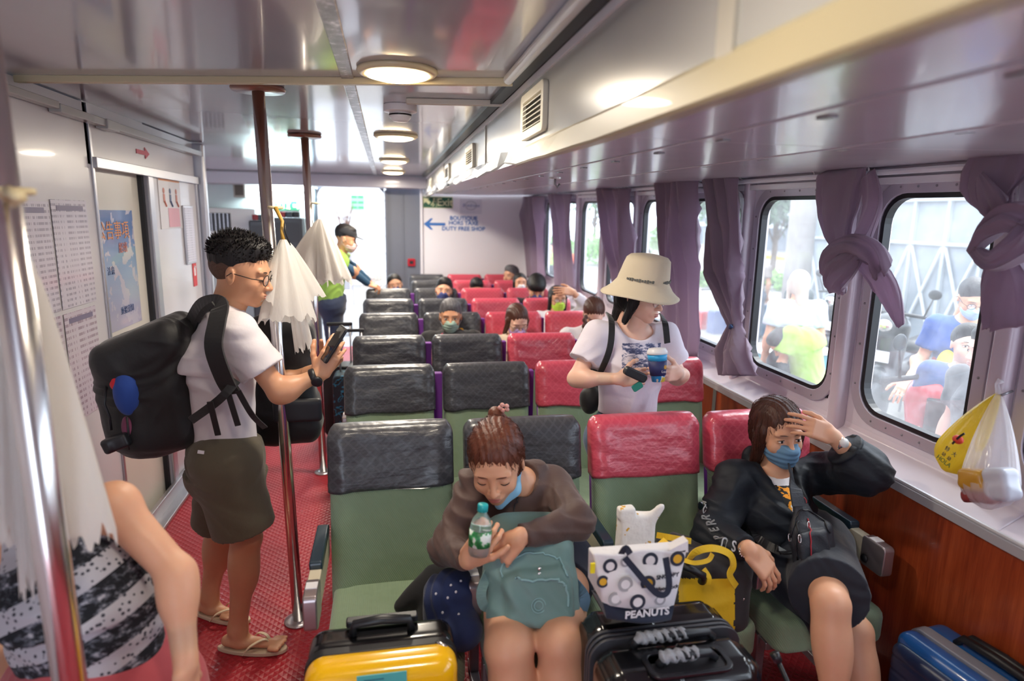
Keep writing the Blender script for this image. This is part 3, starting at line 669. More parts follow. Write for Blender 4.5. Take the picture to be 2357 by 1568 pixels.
def make_head(root, pos, fwd, up=(0, 0, 1), fem=False, skin=SK_A, hair='short', hm=H_BLACK, h=.004, eyes='open', scale=1.0, mask=None, glasses=None, extra=None, brow=True, lips=True):
    """returns the skin mesh (V,Q) in world space and adds face parts to root"""
    R = face_dir(fwd, up); M4 = Matrix.Translation(Vector(pos)) @ R.to_4x4() @ Matrix.Scale(scale, 4); Mn = np.array(M4)
    def tw(VQ): V, Q = VQ; return V @ Mn[:3, :3].T + Mn[:3, 3], Q
    def part(name, mb, m, smooth=True, **k):
        mb.v = [tuple(M4 @ Vector(v) - Vector(root.location)) for v in mb.v]; return mb.build(name, m, root, smooth=smooth, **k)
    skin_m = tw(head_mesh(fem, h))
    if hair:
        key = (hair, h)
        if key not in _HA:
            sd = hair_sdf(hair); st = folds(.0022, 260, (1, .3, 0), 3); _HA[key] = sd.mesh(h, disp=(lambda V: .0012 * np.sin(V[:, 0] * 300 + V[:, 1] * 60 + 2 * np.sin(V[:, 1] * 30))) if h < .006 else None)
        V, Q = _HA[key]
        if extra:
            sd = Soft(); extra(sd); V, Q = join([(V, Q), sd.mesh(h)])
        soft_obj('hair', tw((V, Q)), hm, root)
    masked = mask is not None
    if eyes:
        for q in (-1, 1):
            if eyes == 'open':
                b = MB().ell((q * .032, .0795, -.003), (.0125, .0085, .0048), 14, 8); part('eye', b, M_EYE)
                b = MB().ell((q * .032, .0862, -.003), (.0052, .0025, .0048), 12, 6); part('iris', b, M_IRIS)
            pts = [(q * (.032 + t * .0155), .0868 - .006 * t * t * 1.5, (-.0005 if eyes == 'open' else -.0085) + (.0035 if eyes == 'open' else -.002) * (1 - t * t)) for t in (-1, -.6, -.2, .2, .6, 1)]
            part('eyelashes', MB().tube(pts, [.0008, .0013, .0015, .0015, .0013, .0008], 6), M_LASH)
    if brow:
        for q in (-1, 1):
            pts = [(q * (.030 + t * .018), .0905 - .010 * max(0, t) ** 2 - .001 * abs(t), .021 + .003 * (1 - (t - .2) ** 2)) for t in (-1, -.5, 0, .5, 1)]
            part('eyebrow', MB().tube(pts, [.0015, .0028, .003, .0024, .001], 6, flat=.6), hm if hm is not H_FADE else H_BLACK)
    if lips and not masked:
        for zz, r in ((-.0598, (.019, .0062, .0035)), (-.0692, (.0165, .0066, .0045))):
            part('lip', MB().ell((0, .0958, zz), r, 14, 8), M_LIP if fem else M_LIPM)
    if masked:
        s = Soft(); s.ell((0, .036, -.055), (.064, .066, .064), k=.02).cone((0, .10, -.03), (0, .078, -.09), .022, .022, k=.035)
        s.plane((0, .09, -.018), (0, .25, 1), (-.2, -.2, -.2), (.2, .3, .2)); s.plane((0, .012, 0), (0, -1, .10), (-.2, -.2, -.3), (.2, .2, .2))
        mo = soft_obj('face_mask', tw(s.mesh(h, disp=lambda V: .0014 * np.sin(V[:, 2] * 300))), mask, root)
        for q in (-1, 1): part('ear_loop', MB().tube([(q * .062, .03, -.03), (q * .078, 0, .0), (q * .083, -.03, .0), (q * .078, -.02, -.045), (q * .060, .02, -.07)], .0012, 6), M_WHITE)
    if glasses:
        for q in (-1, 1):
            c = Vector((q * .034, .1015 - .003, -.004)); ring = [c + Vector((.023 * math.cos(a) * 1.0, -.004 * abs(math.cos(a)) * (1 if q * math.cos(a) > 0 else 0), .019 * math.sin(a))) for a in [i * PI / 10 for i in range(21)]]
            part('glasses_rim', MB().tube(ring, .0016, 6, cap=False), glasses)
            part('glasses_arm', MB().tube([(q * .057, .0955, -.002), (q * .074, .06, -.002), (q * .082, -.008, .004), (q * .082, -.022, -.010)], .0016, 6), glasses)
            part('lens', MB().ell(c, (.022, .001, .018), 16, 6), M_LENS)
        part('bridge', MB().tube([(-.012, .1, 0), (0, .106, .002), (.012, .1, 0)], .0015, 6), glasses)
    return skin_m, M4
def hand_sdf(s, wrist, fdir, dorsal, thumb=1, curl=(.3, .35, .4, .45), curl2=None, tcurl=.3, spread=.06, sc=1.0, tout=.75):
    """palm, four jointed fingers and a thumb; thumb=+1/-1 picks the side (dorsal x fdir)"""
    w_ = Vector(wrist); f = Vector(fdir).normalized(); d = Vector(dorsal); d = (d - f * d.dot(f)).normalized(); sd = d.cross(f) * thumb; sc *= 1.0
    R = frame_R(x=f, z=d)
    s.cone(w_ - f * .012, w_ + f * .012, .026 * sc, .025 * sc, k=.012, flat=(d, .8))
    s.box(w_ + f * .047 * sc, (.046 * sc, .038 * sc, .0135 * sc), R=R, rad=.012 * sc, k=.014); s.ell(w_ + f * .03 * sc + sd * .022 * sc - d * .008 * sc, (.03 * sc, .018 * sc, .014 * sc), R=R, k=.012)
    LN = ((.045, .028, .021), (.049, .031, .022), (.046, .029, .021), (.036, .022, .018)); curl2 = curl2 or curl
    for i in range(4):
        y = (.0285 - .019 * i) * sc; p = w_ + f * (.086 - .003 * abs(i - 1.2)) * sc + sd * y; a0 = (1.5 - i) * spread; dr = (f * math.cos(a0) + sd * math.sin(a0)).normalized(); ang = 0; r = .0088 * sc if i < 3 else .0076 * sc
        for j, L in enumerate(LN[i]):
            ang += (curl[i] if j == 0 else curl2[i] * (1.15 if j == 1 else .7)); v = dr * math.cos(ang) - d * math.sin(ang); q = p + v * L * sc
            s.cone(p, q, r, r * .9, k=.0035 if j else .007); p = q; r *= .9
    p = w_ + f * .022 * sc + sd * .030 * sc; v = (f * math.cos(tout) + sd * math.sin(tout) - d * .25).normalized(); r = .0115 * sc
    for L in (.040, .032, .024):
        q = p + v * L * sc; s.cone(p, q, r, r * .9, k=.006); p = q; r *= .9; v = (v - d * tcurl * .6 + f * .25 * tcurl - sd * tcurl * .7).normalized()
def limb(s, a, b, r1, r2, bulge=0, k=.02, at=.35):
    s.cone(a, b, r1, r2, k=k)
    if bulge: a, b = Vector(a), Vector(b); m = a + (b - a) * at; s.ell(m, (bulge, bulge, (b - a).length * .3), R=frame_R(x=(1, .1, 0) if abs((b - a).normalized().x) < .9 else (0, 1, 0), z=(b - a)), k=.03)
def V3(*a): return Vector(a)
def body_skin(J, sc=1.0, h=.006, hands=True, legs=True, hc=None, fem=False, arm=1.0, legf=1.0):
    """continuous body under the clothes; J holds joints in world space"""
    s = Soft(); a = sc; side = (J['shR'] - J['shL']).normalized(); up = (J['neck'] - J['pelvis']).normalized(); fw = up.cross(side)
    s.cone(J['pelvis'], J['chest'], .125 * a, .13 * a, k=.05, flat=(fw, .72)).cone(J['chest'], J['neck'] - up * .04, .135 * a, .07 * a, k=.05, flat=(fw, .7))
    s.cone(J['neck'] - up * .05, J['head'] - up * .05, .056 * a, .05 * a, k=.025)
    for q in 'LR':
        s.cone(J['neck'] - up * .06, J['sh' + q], .05 * a, .055 * a, k=.04); limb(s, J['sh' + q], J['el' + q], .047 * a * arm, .037 * a * arm, k=.025); limb(s, J['el' + q], J['wr' + q], .038 * a * arm, .025 * a, .041 * a * arm, at=.22)
        if legs:
            s.cone(J['pelvis'], J['hip' + q], .11 * a, .10 * a, k=.05); limb(s, J['hip' + q], J['kn' + q], .088 * a * legf, .056 * a * legf, k=.03); limb(s, J['kn' + q], J['an' + q], .054 * a * legf, .034 * a, .056 * a * legf, at=.3)
            t = Vector(J.get('toe' + q, J['an' + q] + V3(0, -.15, -.06))); e = J['an' + q]; d = (t - e); d.z = 0; d.normalize(); heel = V3(e.x, e.y, t.z) - d * .04 
            s.cone(heel + V3(0, 0, .012), t, .030 * a, .022 * a, k=.02, flat=((0, 0, 1), .75)); s.cone(e, heel + d * .05 + V3(0, 0, .01), .034 * a, .03 * a, k=.03)
            ps = d.cross(V3(0, 0, 1))
            for i in range(5): o_ = (i - 2) * .017 * a; s.cone(t + ps * o_ - d * .01, t + ps * o_ * 1.15 + d * (.034 - .004 * abs(i - 1)) * a, .011 * a, .009 * a, k=.006)
    parts = [s.mesh(h)]
    if hands:
        for q in 'LR':
            g = J.get('hand' + q)
            if g:
                t = Soft(); hand_sdf(t, J['wr' + q], **g); t.cone(J['wr' + q] + (J['el' + q] - J['wr' + q]).normalized() * .10, J['wr' + q], .031 * a, .0255 * a, k=.01); parts.append(t.mesh(.0028 if h < .008 else .004))
    return parts

from mathutils.kdtree import KDTree
def strands(root, V, Q, M4, m, n=260, steps=14, step=.011, crown=(0, -.05, .12), lift=.002, r=.0007, seed=0, spiky=False, zmin=-.02):
    """fine locks laid over a hair mesh (V in head space), combed away from the crown"""
    N_ = vnormals(V, Q); kd = KDTree(len(V)); [kd.insert(v, i) for i, v in enumerate(V)]; kd.balance(); rr = random.Random(seed); b = MB(); cr = Vector(crown); ids = [i for i in range(len(V)) if V[i][2] > zmin]
    for _ in range(n):
        i = rr.choice(ids); p = Vector(V[i]); pts = []
        if spiky:
            nn = Vector(N_[i]); d = (nn + V3(rr.gauss(0, .25), rr.gauss(0, .25) + .2, .35)).normalized(); pts = [p - nn * .002, p + d * .007, p + d * .014]; b.tube(pts, [r * 1.6, r * 1.2, r * .2], 4); continue
        wob = rr.gauss(0, .02); sg = rr.gauss(0, .1)
        for k in range(steps):
            co_, idx, _d = kd.find(p); nn = Vector(N_[idx]); pts.append(Vector(V[idx]) * .5 + p * .5 + nn * (lift * rr.random() + .0012)); d = (p - cr); d += V3(wob, sg * .03, -.05); d = d - nn * d.dot(nn)
            if d.length < 1e-5: break
            p = p + d.normalized() * step; co_, idx, dist = kd.find(p)
            if dist > .012: pts.append(p + V3(0, 0, -.006)); break
            p = p * .3 + Vector(V[idx]) * .7
        if len(pts) > 3: b.tube(pts, [r] * (len(pts) - 1) + [r * .3], 4)
    b.v = [tuple(M4 @ Vector(v) - Vector(root.location)) for v in b.v]; return b.build('hair_strands', m, root, smooth=True)
# ------------------------------------------------------------------ the people on board
def pose_stand(base, ang=0, H=1.7, lean=0):
    """ang: 0 faces the camera (-Y), turning towards +X"""
    k = H / 1.7; B = Vector(base); R = Matrix.Rotation(ang, 3, 'Z')
    q = lambda x, y, z: B + R @ (Vector((x, y - lean * max(0, z - .9), z)) * k)
    J = dict(pelvis=q(0, 0, .95), chest=q(0, .01, 1.25), neck=q(0, .02, 1.45), head=q(0, -.01, 1.59))
    for c, s_ in (('R', -1), ('L', 1)):
        J.update({'sh' + c: q(.175 * s_, .015, 1.395), 'el' + c: q(.215 * s_, .03, 1.12), 'wr' + c: q(.21 * s_, -.08, .89), 'hip' + c: q(.085 * s_, 0, .90), 'kn' + c: q(.095 * s_, -.01, .49), 'an' + c: q(.1 * s_, .03, .09), 'toe' + c: q(.11 * s_, -.13, .025)})
    return J
def pose_sit(x, Y, lean=0.0, z=0.0, k=1.0):
    B = Vector((x, Y, z)); q = lambda a, b, c: B + Vector((a * k, b - lean * max(0, c - .55), c if c < .6 else .6 + (c - .6) * k))
    J = dict(pelvis=q(0, -.27, .57), chest=q(0, -.215, .85), neck=q(0, -.18, 1.04), head=q(0, -.20, 1.17))
    for c, s_ in (('R', -1), ('L', 1)):
        J.update({'sh' + c: q(.17 * s_, -.19, .985), 'el' + c: q(.20 * s_, -.28, .74), 'wr' + c: q(.12 * s_, -.46, .66), 'hip' + c: q(.08 * s_, -.29, .55), 'kn' + c: q(.09 * s_, -.70, .53), 'an' + c: q(.09 * s_, -.66, .09), 'toe' + c: q(.09 * s_, -.82, .03)})
    return J
def shirt(J, sc=1, h=.007, sleeve='short', amp=.004, seed=0, neck=.075, hem=.0, loose=.012, fat=1.0, collar=False, sl=None, neck_at=.035):
    s = Soft(); side = (J['shR'] - J['shL']).normalized(); up = (J['neck'] - J['pelvis']).normalized(); fw = up.cross(side); a = sc; o = loose
    pv = J['pelvis'] - up * hem
    s.cone(pv, J['chest'], (.135 * fat) * a + o, .14 * a * fat + o, k=.05, flat=(fw, .74), cut=(True, False)); s.cone(J['chest'], J['neck'] - up * .05, .145 * a * fat + o * .6, .075 * a + o, k=.05, flat=(fw, .74))
    for q in 'LR':
        d = J['el' + q] - J['sh' + q]; s.cone(J['neck'] - up * .06, J['sh' + q] if sleeve != 'none' else (J['neck'] - up * .06).lerp(J['sh' + q], .4), .055 * a + o * .5, .056 * a + o * .6, k=.045)
        if sleeve == 'short': s.cone(J['sh' + q], J['sh' + q] + d * (sl or .62), .056 * a + o, .062 * a + o * 1.2, k=.03, cut=(False, True))
        elif sleeve == 'long':
            s.cone(J['sh' + q], J['el' + q], .058 * a + o, .048 * a + o * 1.2, k=.03); s.cone(J['el' + q], J['el' + q] + (J['wr' + q] - J['el' + q]) * (sl or .93), .05 * a + o * 1.2, .032 * a + o, k=.025, cut=(False, True))
    n = J['neck'] + up * neck_at * a + fw * .025; s.ell(n, (neck, neck, neck), k=.008, op='-')
    if collar:
        for t in range(14): pass
    V, Q = s.mesh(h, disp=folds(amp, 34, tuple(up * .8 + side * .5), seed)); return V, Q
def trousers(J, sc=1, h=.008, length=2.0, amp=.003, seed=1, loose=.012):
    """length: 0..1 along the thigh, 1..2 down the shin"""
    s = Soft(); a = sc; o = loose; up = (J['neck'] - J['pelvis']).normalized(); side = (J['shR'] - J['shL']).normalized(); fw = up.cross(side)
    s.cone(J['pelvis'] + up * .06, J['pelvis'] - up * .05, .125 * a + o, .13 * a + o, k=.04, flat=(fw, .8), cut=(True, False))
    for q in 'LR':
        s.cone(J['pelvis'], J['hip' + q], .11 * a + o, .105 * a + o, k=.05)
        if length <= 1: s.cone(J['hip' + q], J['hip' + q] + (J['kn' + q] - J['hip' + q]) * length, .095 * a + o, .078 * a + o * 2, k=.03, cut=(False, True))
        else:
            s.cone(J['hip' + q], J['kn' + q], .092 * a + o, .062 * a + o, k=.03); s.cone(J['kn' + q], J['kn' + q] + (J['an' + q] - J['kn' + q]) * (length - 1), .062 * a + o, .045 * a + o, k=.03, cut=(False, True))
    return s.mesh(h, disp=folds(amp, 30, (.3, .2, 1), seed))
def cloth(name, c='888888', rough=.85, var=.08, **k): return mat(name, c, rough, var=var, vscale=5, bump=.25, bscale=22, sheen=.15, **k)
def person(label, J, fwd, up=(0, 0, 1), skin=SK_A, h=.011, hscale=1.0, sc=1.0, top=None, bottom=None, fem=False, group=None, hh=None, tk={}, bk={}, hands=True, legs=True, shoes=None, arm=1.0, legf=1.0, **hk):
    root = empty('person', (J['pelvis'].x, J['pelvis'].y, min(J['anL'].z, J['anR'].z) - .08), 0, label, 'person', group)
    hm_, M4 = make_head(root, J['head'], fwd, up, fem=fem, skin=skin, scale=hscale, h=hh or min(.007, h * .6), **hk)
    if hands:
        for q in 'LR': J.setdefault('hand' + q, dict(fdir=(J['wr' + q] - J['el' + q]), dorsal=V3(0, -.3, 1), thumb=-1 if q == 'R' else 1, curl=(.4, .5, .55, .6)))
    soft_obj('body', body_skin(J, sc, h, fem=fem, legs=legs, hands=hands, arm=arm, legf=legf) + [hm_], skin, root)
    if top is not None: soft_obj('top', shirt(J, sc, h, **tk), top, root)
    if bottom is not None: soft_obj('trousers' if bk.get('length', 2) > 1 else 'shorts', trousers(J, sc, h, **bk), bottom, root)
    if shoes is not None:
        for q in 'LR':
            t = J['toe' + q]; e = J['an' + q]; d = (t - e); d.z = 0; d.normalize(); s = Soft(); s.cone(V3(e.x, e.y, t.z + .012) - d * .04, t + V3(0, 0, .012), .040, .038, k=.02).cone(e, e - V3(0, 0, .04), .04, .042, k=.02)
            soft_obj('shoe', s.mesh(.008), shoes, root)
    return root, M4
def move_head(J, p, drop=.12, back=.03):
    d = Vector(p) - J['head']; J['head'] = Vector(p); J['neck'] = J['neck'] + V3(d.x * .85, d.y * .7, d.z); 
    for k in ('shL', 'shR'): J[k] = J[k] + V3(d.x * .75, d.y * .5, d.z)
    J['chest'] = J['chest'] + V3(d.x * .6, d.y * .35, d.z * .5); return J
NAVYM = mat('navy_mask_cloth', '3a4374', .8); LIL = mat('lilac_mask_cloth', 'b79bd0', .8); GRM = mat('sage_mask_cloth', '93ada0', .8); LIME = mat('lime_mask_cloth', 'b9dc4a', .8); WHM = mat('white_mask_cloth', 'dcdcdf', .8); PKM = mat('pink_mask_cloth', 'd9a9b2', .8)
T_WHITE = cloth('white_cotton', 'dedbe0', var=.03); T_CREAM = cloth('cream_knit', 'cdbba4'); T_DARK = cloth('dark_navy_cloth', '1e222e'); T_GREYC = cloth('grey_cloth', '6b6d73'); T_DENIM = cloth('blue_denim', '4d617c')
def rider(px, py, Y, k, j, label, fwd, lean=.0, **kw):
    J = pose_sit(SEATX[j], SEATY[k], lean); move_head(J, PY(px, py, Y)); over = kw.pop('over', None)
    if over: over(J)
    return person(label, J, fwd, **kw)
r, M4 = rider(1037, 727, 4.83, 3, 1, 'grey-haired man in sage green face mask, seated in the fourth row', (-.1, -1, -.12), skin=SK_C, hm=H_GREY, mask=GRM, hair='short', top=cloth('black_vest_cloth', '17171b'), bottom=T_DARK, tk=dict(neck=.06), hscale=1.04, hh=.005)
Jg = PY(1037, 762, 4.80)
s = Soft()
for q in (-1, 1): s.cone(Jg + V3(0, .06, .01), Jg + V3(q * .07, -.035, -.035), .026, .018, k=.02)
soft_obj('collar', s.mesh(.005), cloth('maroon_cloth', '8a1f3c'), r)
s = Soft(); s.cone(Jg + V3(.085, .03, -.0), Jg + V3(.125, -.055, -.15), .02, .02, k=.01, flat=((0, 1, 0), .4)); soft_obj('shoulder_strap', s.mesh(.005), mat('yellow_webbing', 'e0a51c', .6), r)
r, M4 = rider(1190, 738, 4.75, 3, 2, 'woman in lilac face mask and glasses looking down, cream top', (.15, -1, -.5), lean=.15, fem=True, skin=SK_B, hm=H_BROWN, hair='bob', mask=LIL, glasses=M_WIRE, top=T_CREAM, bottom=T_DARK, eyes='closed', hh=.005, hscale=1.02)
def braid(root, pts, m, r=.017):
    s = Soft()
    for i in range(len(pts) - 1):
        a, b = Vector(pts[i]), Vector(pts[i + 1]); n = 5
        for t in range(n): p = a + (b - a) * (t / n); s.ell(p + V3(.006 * (-1) ** (t + i * n), 0, 0), (r, r, r * 1.3), k=.006)
    soft_obj('braid', s.mesh(.005), m, root)
r, M4 = rider(1367, 722, 4.70, 3, 3, 'woman with a long braid and pink mask looking down, white shirt', (-.25, -1, -.75), lean=.2, fem=True, skin=SK_B, hm=H_BROWN, hair='back', mask=PKM, top=T_WHITE, bottom=T_DARK, eyes='closed', hh=.005, hscale=1.02)
braid(r, [PY(1347, 730, 4.62), PY(1345, 765, 4.58), PY(1334, 800, 4.55)], H_BROWN)
def armup(J):
    J['elR'] = J['shR'] + V3(-.04, -.1, -.22); p = J['head'] + V3(.03, -.13, .06); J['elL'] = PY(1350, 705, 5.7); J['wrL'] = PY(1318, 672, 5.62)
    J['handL'] = dict(fdir=V3(-1, -.05, .12), dorsal=V3(0, -.9, .5), thumb=-1, curl=(.2, .25, .25, .3))
r, M4 = rider(1283, 688, 5.72, 4, 3, 'woman in lime green face mask, one hand on her forehead', (.05, -1, -.02), fem=True, skin=SK_A, hm=H_BLACK, hair='bob', mask=LIME, glasses=M_LASH, top=T_WHITE, bottom=T_DARK, over=armup, tk=dict(sleeve='long', sl=.75), hh=.005)
r, M4 = rider(1022, 668, 6.60, 5, 1, 'short-haired man in navy mask with head tilted, seated in the sixth row', (-.1, -1, .05), up=(.12, 0, 1), skin=SK_A, hm=H_BLACK, mask=NAVYM, hair='short', top=T_DARK, bottom=T_DARK, hscale=1.05)
r, M4 = rider(1097, 664, 7.42, 6, 2, 'passenger whose dark hair just shows above a red seat in the middle', (0, -1, -.4), skin=SK_A, hm=H_BLACK, hair='short', top=T_GREYC, bottom=T_DARK)
def dn(J): J['chest'].y += .0
r, M4 = rider(1235, 662, 6.3, 5, 3, 'young man with bowl-cut black hair looking down in navy mask', (-.1, -1, -.6), lean=.15, skin=SK_A, hm=H_BLACK, hair='bowl', mask=NAVYM, top=T_DARK, bottom=T_DARK, hscale=1.12)
r, M4 = rider(1197, 652, 7.35, 6, 3, 'woman with long black hair and white face mask leaning back', (0, -1, .12), fem=True, skin=SK_A, hm=H_BLACK, hair='long', mask=WHM, top=T_GREYC, bottom=T_DARK)
r, M4 = rider(1176, 634, 8.1, 7, 3, 'man with cropped grey hair in three-quarter profile by the back wall', (-.8, -.6, -.02), skin=SK_A, hm=H_GREY, hair='short', top=T_GREYC, bottom=T_DARK, hscale=1.05)
r, M4 = rider(909, 655, 7.25, 6, 0, 'woman in navy face mask behind the grey aisle seats near the doorway', (.05, -1, .0), up=(-.15, 0, 1), fem=True, skin=SK_A, hm=H_BLACK, hair='back', mask=NAVYM, top=T_DARK, bottom=T_DARK)
b = empty('bench', (0, 7.55, 0), 0, 'low bench under the woman in navy mask by the doorway', 'bench'); MB().box((0, -.2, .43), (.42, .4, .05)).build('bench_seat', M_DARK, b, bevel=.01)
for sx in (-1, 1): MB().box((sx * .18, -.2, .2), (.04, .35, .4)).build('leg', M_ALUD, b)
# crew member in cap near the doorway
J = pose_stand((PY(765, 700, 6.45).x, 6.45, 0), PI / 2, 1.68, .05); J['head'] = PY(797, 550, 6.45); J['neck'] = PY(783, 580, 6.47)
J['elR'] = PY(806, 622, 6.42); J['wrR'] = PY(848, 654, 6.55); J['elL'] = PY(812, 615, 6.66); J['wrL'] = PY(850, 648, 6.72)
J['handR'] = dict(fdir=V3(1, .1, -.3), dorsal=V3(.2, -.5, 1), thumb=1, curl=(.5, .6, .6, .6))
r, M4 = person('crew man in black cap and lime green polo shirt beside the open doorway', J, (1, -.1, -.25), skin=SK_C, hm=H_BLACK, hair='crop', mask=mat('thin_pink_mask', 'd8b9b4', .8), top=cloth('lime_green_polo', '82a544'), bottom=cloth('navy_trousers', '1c2740'), shoes=M_DARK, h=.010, hh=.005, tk=dict(hem=.10, loose=.03))
for q in 'RL': s = Soft(); s.cone(J['sh' + q] + (J['el' + q] - J['sh' + q]) * .55, J['el' + q], .055, .048, k=.02).cone(J['el' + q], J['wr' + q], .048, .034, k=.02, cut=(False, True)); soft_obj('sleeve', s.mesh(.009), cloth('blue_sun_sleeve', '1f4764'), r)
s = Soft()
for q in 'RL': s.cone(J['sh' + q], J['sh' + q] + (J['el' + q] - J['sh' + q]) * .5, .073, .073, k=.02, cut=(False, True))
s.cone(J['neck'] - V3(0, 0, .05), J['shR'], .07, .07, k=.03); soft_obj('shoulder_yoke', s.mesh(.009), cloth('teal_green_panel', '2c8a6a'), r)
def cap(root, M4, m, brim=True):
    s = Soft(); s.ell((0, -.012, .055), (.086, .107, .078), k=.01); s.plane((0, 0, .042), (0, -.1, -1), (-.2, -.2, -.3), (.2, .2, .15), k=.003)
    if brim: s.cone((0, .07, .045), (0, .125, .038), .062, .058, k=.01, flat=((0, .1, 1), .10))
    V, Q = s.mesh(.005); Mn = np.array(M4); soft_obj('cap', (V @ Mn[:3, :3].T + Mn[:3, 3], Q), m, root)
cap(r, M4, cloth('black_cap_cloth', '14161d'))
# ------------------------------------------------------------------ the people near the camera
def ribbon(b, pts, wd, th=.004, nrm=(0, -1, 0)):
    """flat strap through points; nrm is the outward direction"""
    pts = [Vector(p) for p in pts]; n0 = Vector(nrm); rings = []
    fine = []
    for i in range(len(pts) - 1):
        p0, p1, p2, p3 = pts[max(i - 1, 0)], pts[i], pts[i + 1], pts[min(i + 2, len(pts) - 1)]
        for t in np.linspace(0, 1, 6, endpoint=False):
            fine.append(.5 * ((2 * p1) + (p2 - p0) * t + (2 * p0 - 5 * p1 + 4 * p2 - p3) * t * t + (3 * p1 - p0 - 3 * p2 + p3) * t ** 3))
    fine.append(pts[-1])
    for i, p in enumerate(fine):
        t = (fine[min(i + 1, len(fine) - 1)] - fine[max(i - 1, 0)]).normalized(); n = (n0 - t * n0.dot(t)).normalized(); sd = t.cross(n)
        rings.append([p + sd * wd / 2 + n * th / 2, p + sd * wd / 2 - n * th / 2, p - sd * wd / 2 - n * th / 2, p - sd * wd / 2 + n * th / 2])
    return b.loft(rings)
def rel(mb, root): mb.v = [tuple(Vector(v) - Vector(root.location)) for v in mb.v]; return mb
def soft_at(name, s, h, m, root, disp=None): return soft_obj(name, s.mesh(h, disp=disp), m, root)
# --- standing man with the backpack, facing right
J = dict(pelvis=PY(520, 1055, 2.55), chest=PY(508, 850, 2.55), neck=PY(515, 705, 2.56), head=PY(556, 628, 2.55), shR=PY(545, 768, 2.40), elR=PY(643, 905, 2.38), wrR=PY(735, 862, 2.42),
         shL=PY(505, 745, 2.74), elL=PY(640, 885, 2.84), wrL=PY(748, 845, 2.70), hipR=PY(520, 1065, 2.46), hipL=PY(522, 1062, 2.65), knR=PY(568, 1238, 2.47), anR=PY(546, 1432, 2.50), toeR=PY(632, 1462, 2.47),
         knL=PY(508, 1222, 2.72), anL=PY(484, 1398, 2.76), toeL=PY(528, 1424, 2.72))
for q, z0 in (('R', .035), ('L', .035)): J['toe' + q].z = z0; J['an' + q].z = .10
J['handR'] = dict(fdir=PY(772, 800, 2.42) - PY(735, 862, 2.42), dorsal=V3(-.2, -1, -.1), thumb=1, curl=(.35, .45, .55, .6), curl2=(.5, .5, .5, .5), tcurl=.2)
J['handL'] = dict(fdir=PY(785, 805, 2.66) - PY(748, 845, 2.70), dorsal=V3(.2, 1, -.3), thumb=-1, curl=(.6, .7, .7, .7))
man, M4 = person('man in white T-shirt and olive shorts standing in the aisle, looking at his phone', J, (1, -.12, -.22), skin=SK_C, hm=H_BLACK, hair='crop', glasses=M_LASH, hscale=1.06, sc=1.02, h=.006, hh=.0032, eyes='closed',
                 top=cloth('pale_pink_white_cotton', 'd9d2d6', var=.03), bottom=cloth('olive_cotton', '5c5443', var=.06), tk=dict(hem=.03, amp=.006, seed=4, loose=.016, neck=.07), bk=dict(length=.86, amp=.004, loose=.02))
s = Soft(); s.ell((0, -.020, .022), (.0765, .096, .075), k=.01); s.ell((0, .10, -.0), (.09, .075, .085), k=.01, op='-'); s.plane((0, -.02, -.035), (0, .6, -1), (-.2, -.2, -.3), (.2, .2, .1))
for q in (-1, 1): s.ell((q * .085, -.002, -.015), (.014, .024, .034), k=.006, op='-')
V, Q = s.mesh(.004); Mn = np.array(M4); soft_obj('faded_side_hair', (V @ Mn[:3, :3].T + Mn[:3, 3], Q), H_FADE, man)
strands(man, *_HA[('crop', .0032)], M4, H_BLACK, n=900, spiky=True, r=.0012, zmin=.05, seed=2)
b = MB(); wr = J['wrR']; d = (J['wrR'] - J['elR']).normalized(); R = frame_R(x=(0, -1, 0), z=d)
rel(b.lathe([(.028, -.012), (.033, -.010), (.033, .010), (.028, .012)], wr - d * .02, 20, R=R), man).build('watch_strap', M_BLACK, man, smooth=True)
c = wr - d * .02 + V3(.012, -.03, -.012); rel(MB().lathe([(.001, -.005), (.02, -.005), (.021, .004), (.018, .006), (.001, .006)], c, 20, R=frame_R(z=(.4, -1, -.35), x=(1, 0, 0))), man).build('watch_face', M_DARK, man, smooth=True)
b = MB(); ribbon(b, [PY(455, 1040, 2.36), PY(470, 1042, 2.36)], .012, .004); rel(b, man).build('pocket_label', M_WHITE, man)
for q, lab_ in (('R', 'man\'s near beige flip-flop on the red floor'), ('L', 'man\'s far beige flip-flop behind his other foot')):
    t, e = J['toe' + q], J['an' + q]; d = (t - e); d.z = 0; d.normalize(); sd = V3(-d.y, d.x, 0); o = V3(e.x, e.y, 0) + d * .055
    root = empty('flip_flop', (o.x, o.y, 0), 0, lab_, 'sandal', 'beige flip-flops'); pts = []
    for i in range(28):
        a = 2 * PI * i / 28; L = .145; wd = .042 + .010 * math.cos(a); p = d * (L * math.cos(a)) + sd * (wd * math.sin(a)); pts.append((p.x, p.y))
    MB().prism(pts, .001, .02).build('sole', mat('beige_foam', 'c9b59a', .7), root, bevel=.005)
    for q2 in (-1, 1):
        b = MB(); ribbon(b, [d * .085 + V3(0, 0, .022), d * .06 + sd * q2 * .012 + V3(0, 0, .062), d * .01 + sd * q2 * .044 + V3(0, 0, .05), d * -.02 + sd * q2 * .047 + V3(0, 0, .014)], .012, .004, (0, 0, 1)); b.build('strap', mat('beige_strap', 'd8c5a5', .5), root)
# phone
c = PY(768, 792, 2.40); root = empty('phone', c, 0, 'black phone held in the standing man\'s hands', 'phone'); R = frame_R(x=(.55, .1, .85), z=(-.75, -.35, .5))
MB().rbox((0, 0, 0), (.15, .074, .009), .012, 4, R=R).build('phone_body', M_DARK, root, bevel=.002); MB().box(R @ V3(0, 0, .0052), (.138, .066, .001), R=R).build('screen', mat('phone_screen', '0c0d10', .05), root)
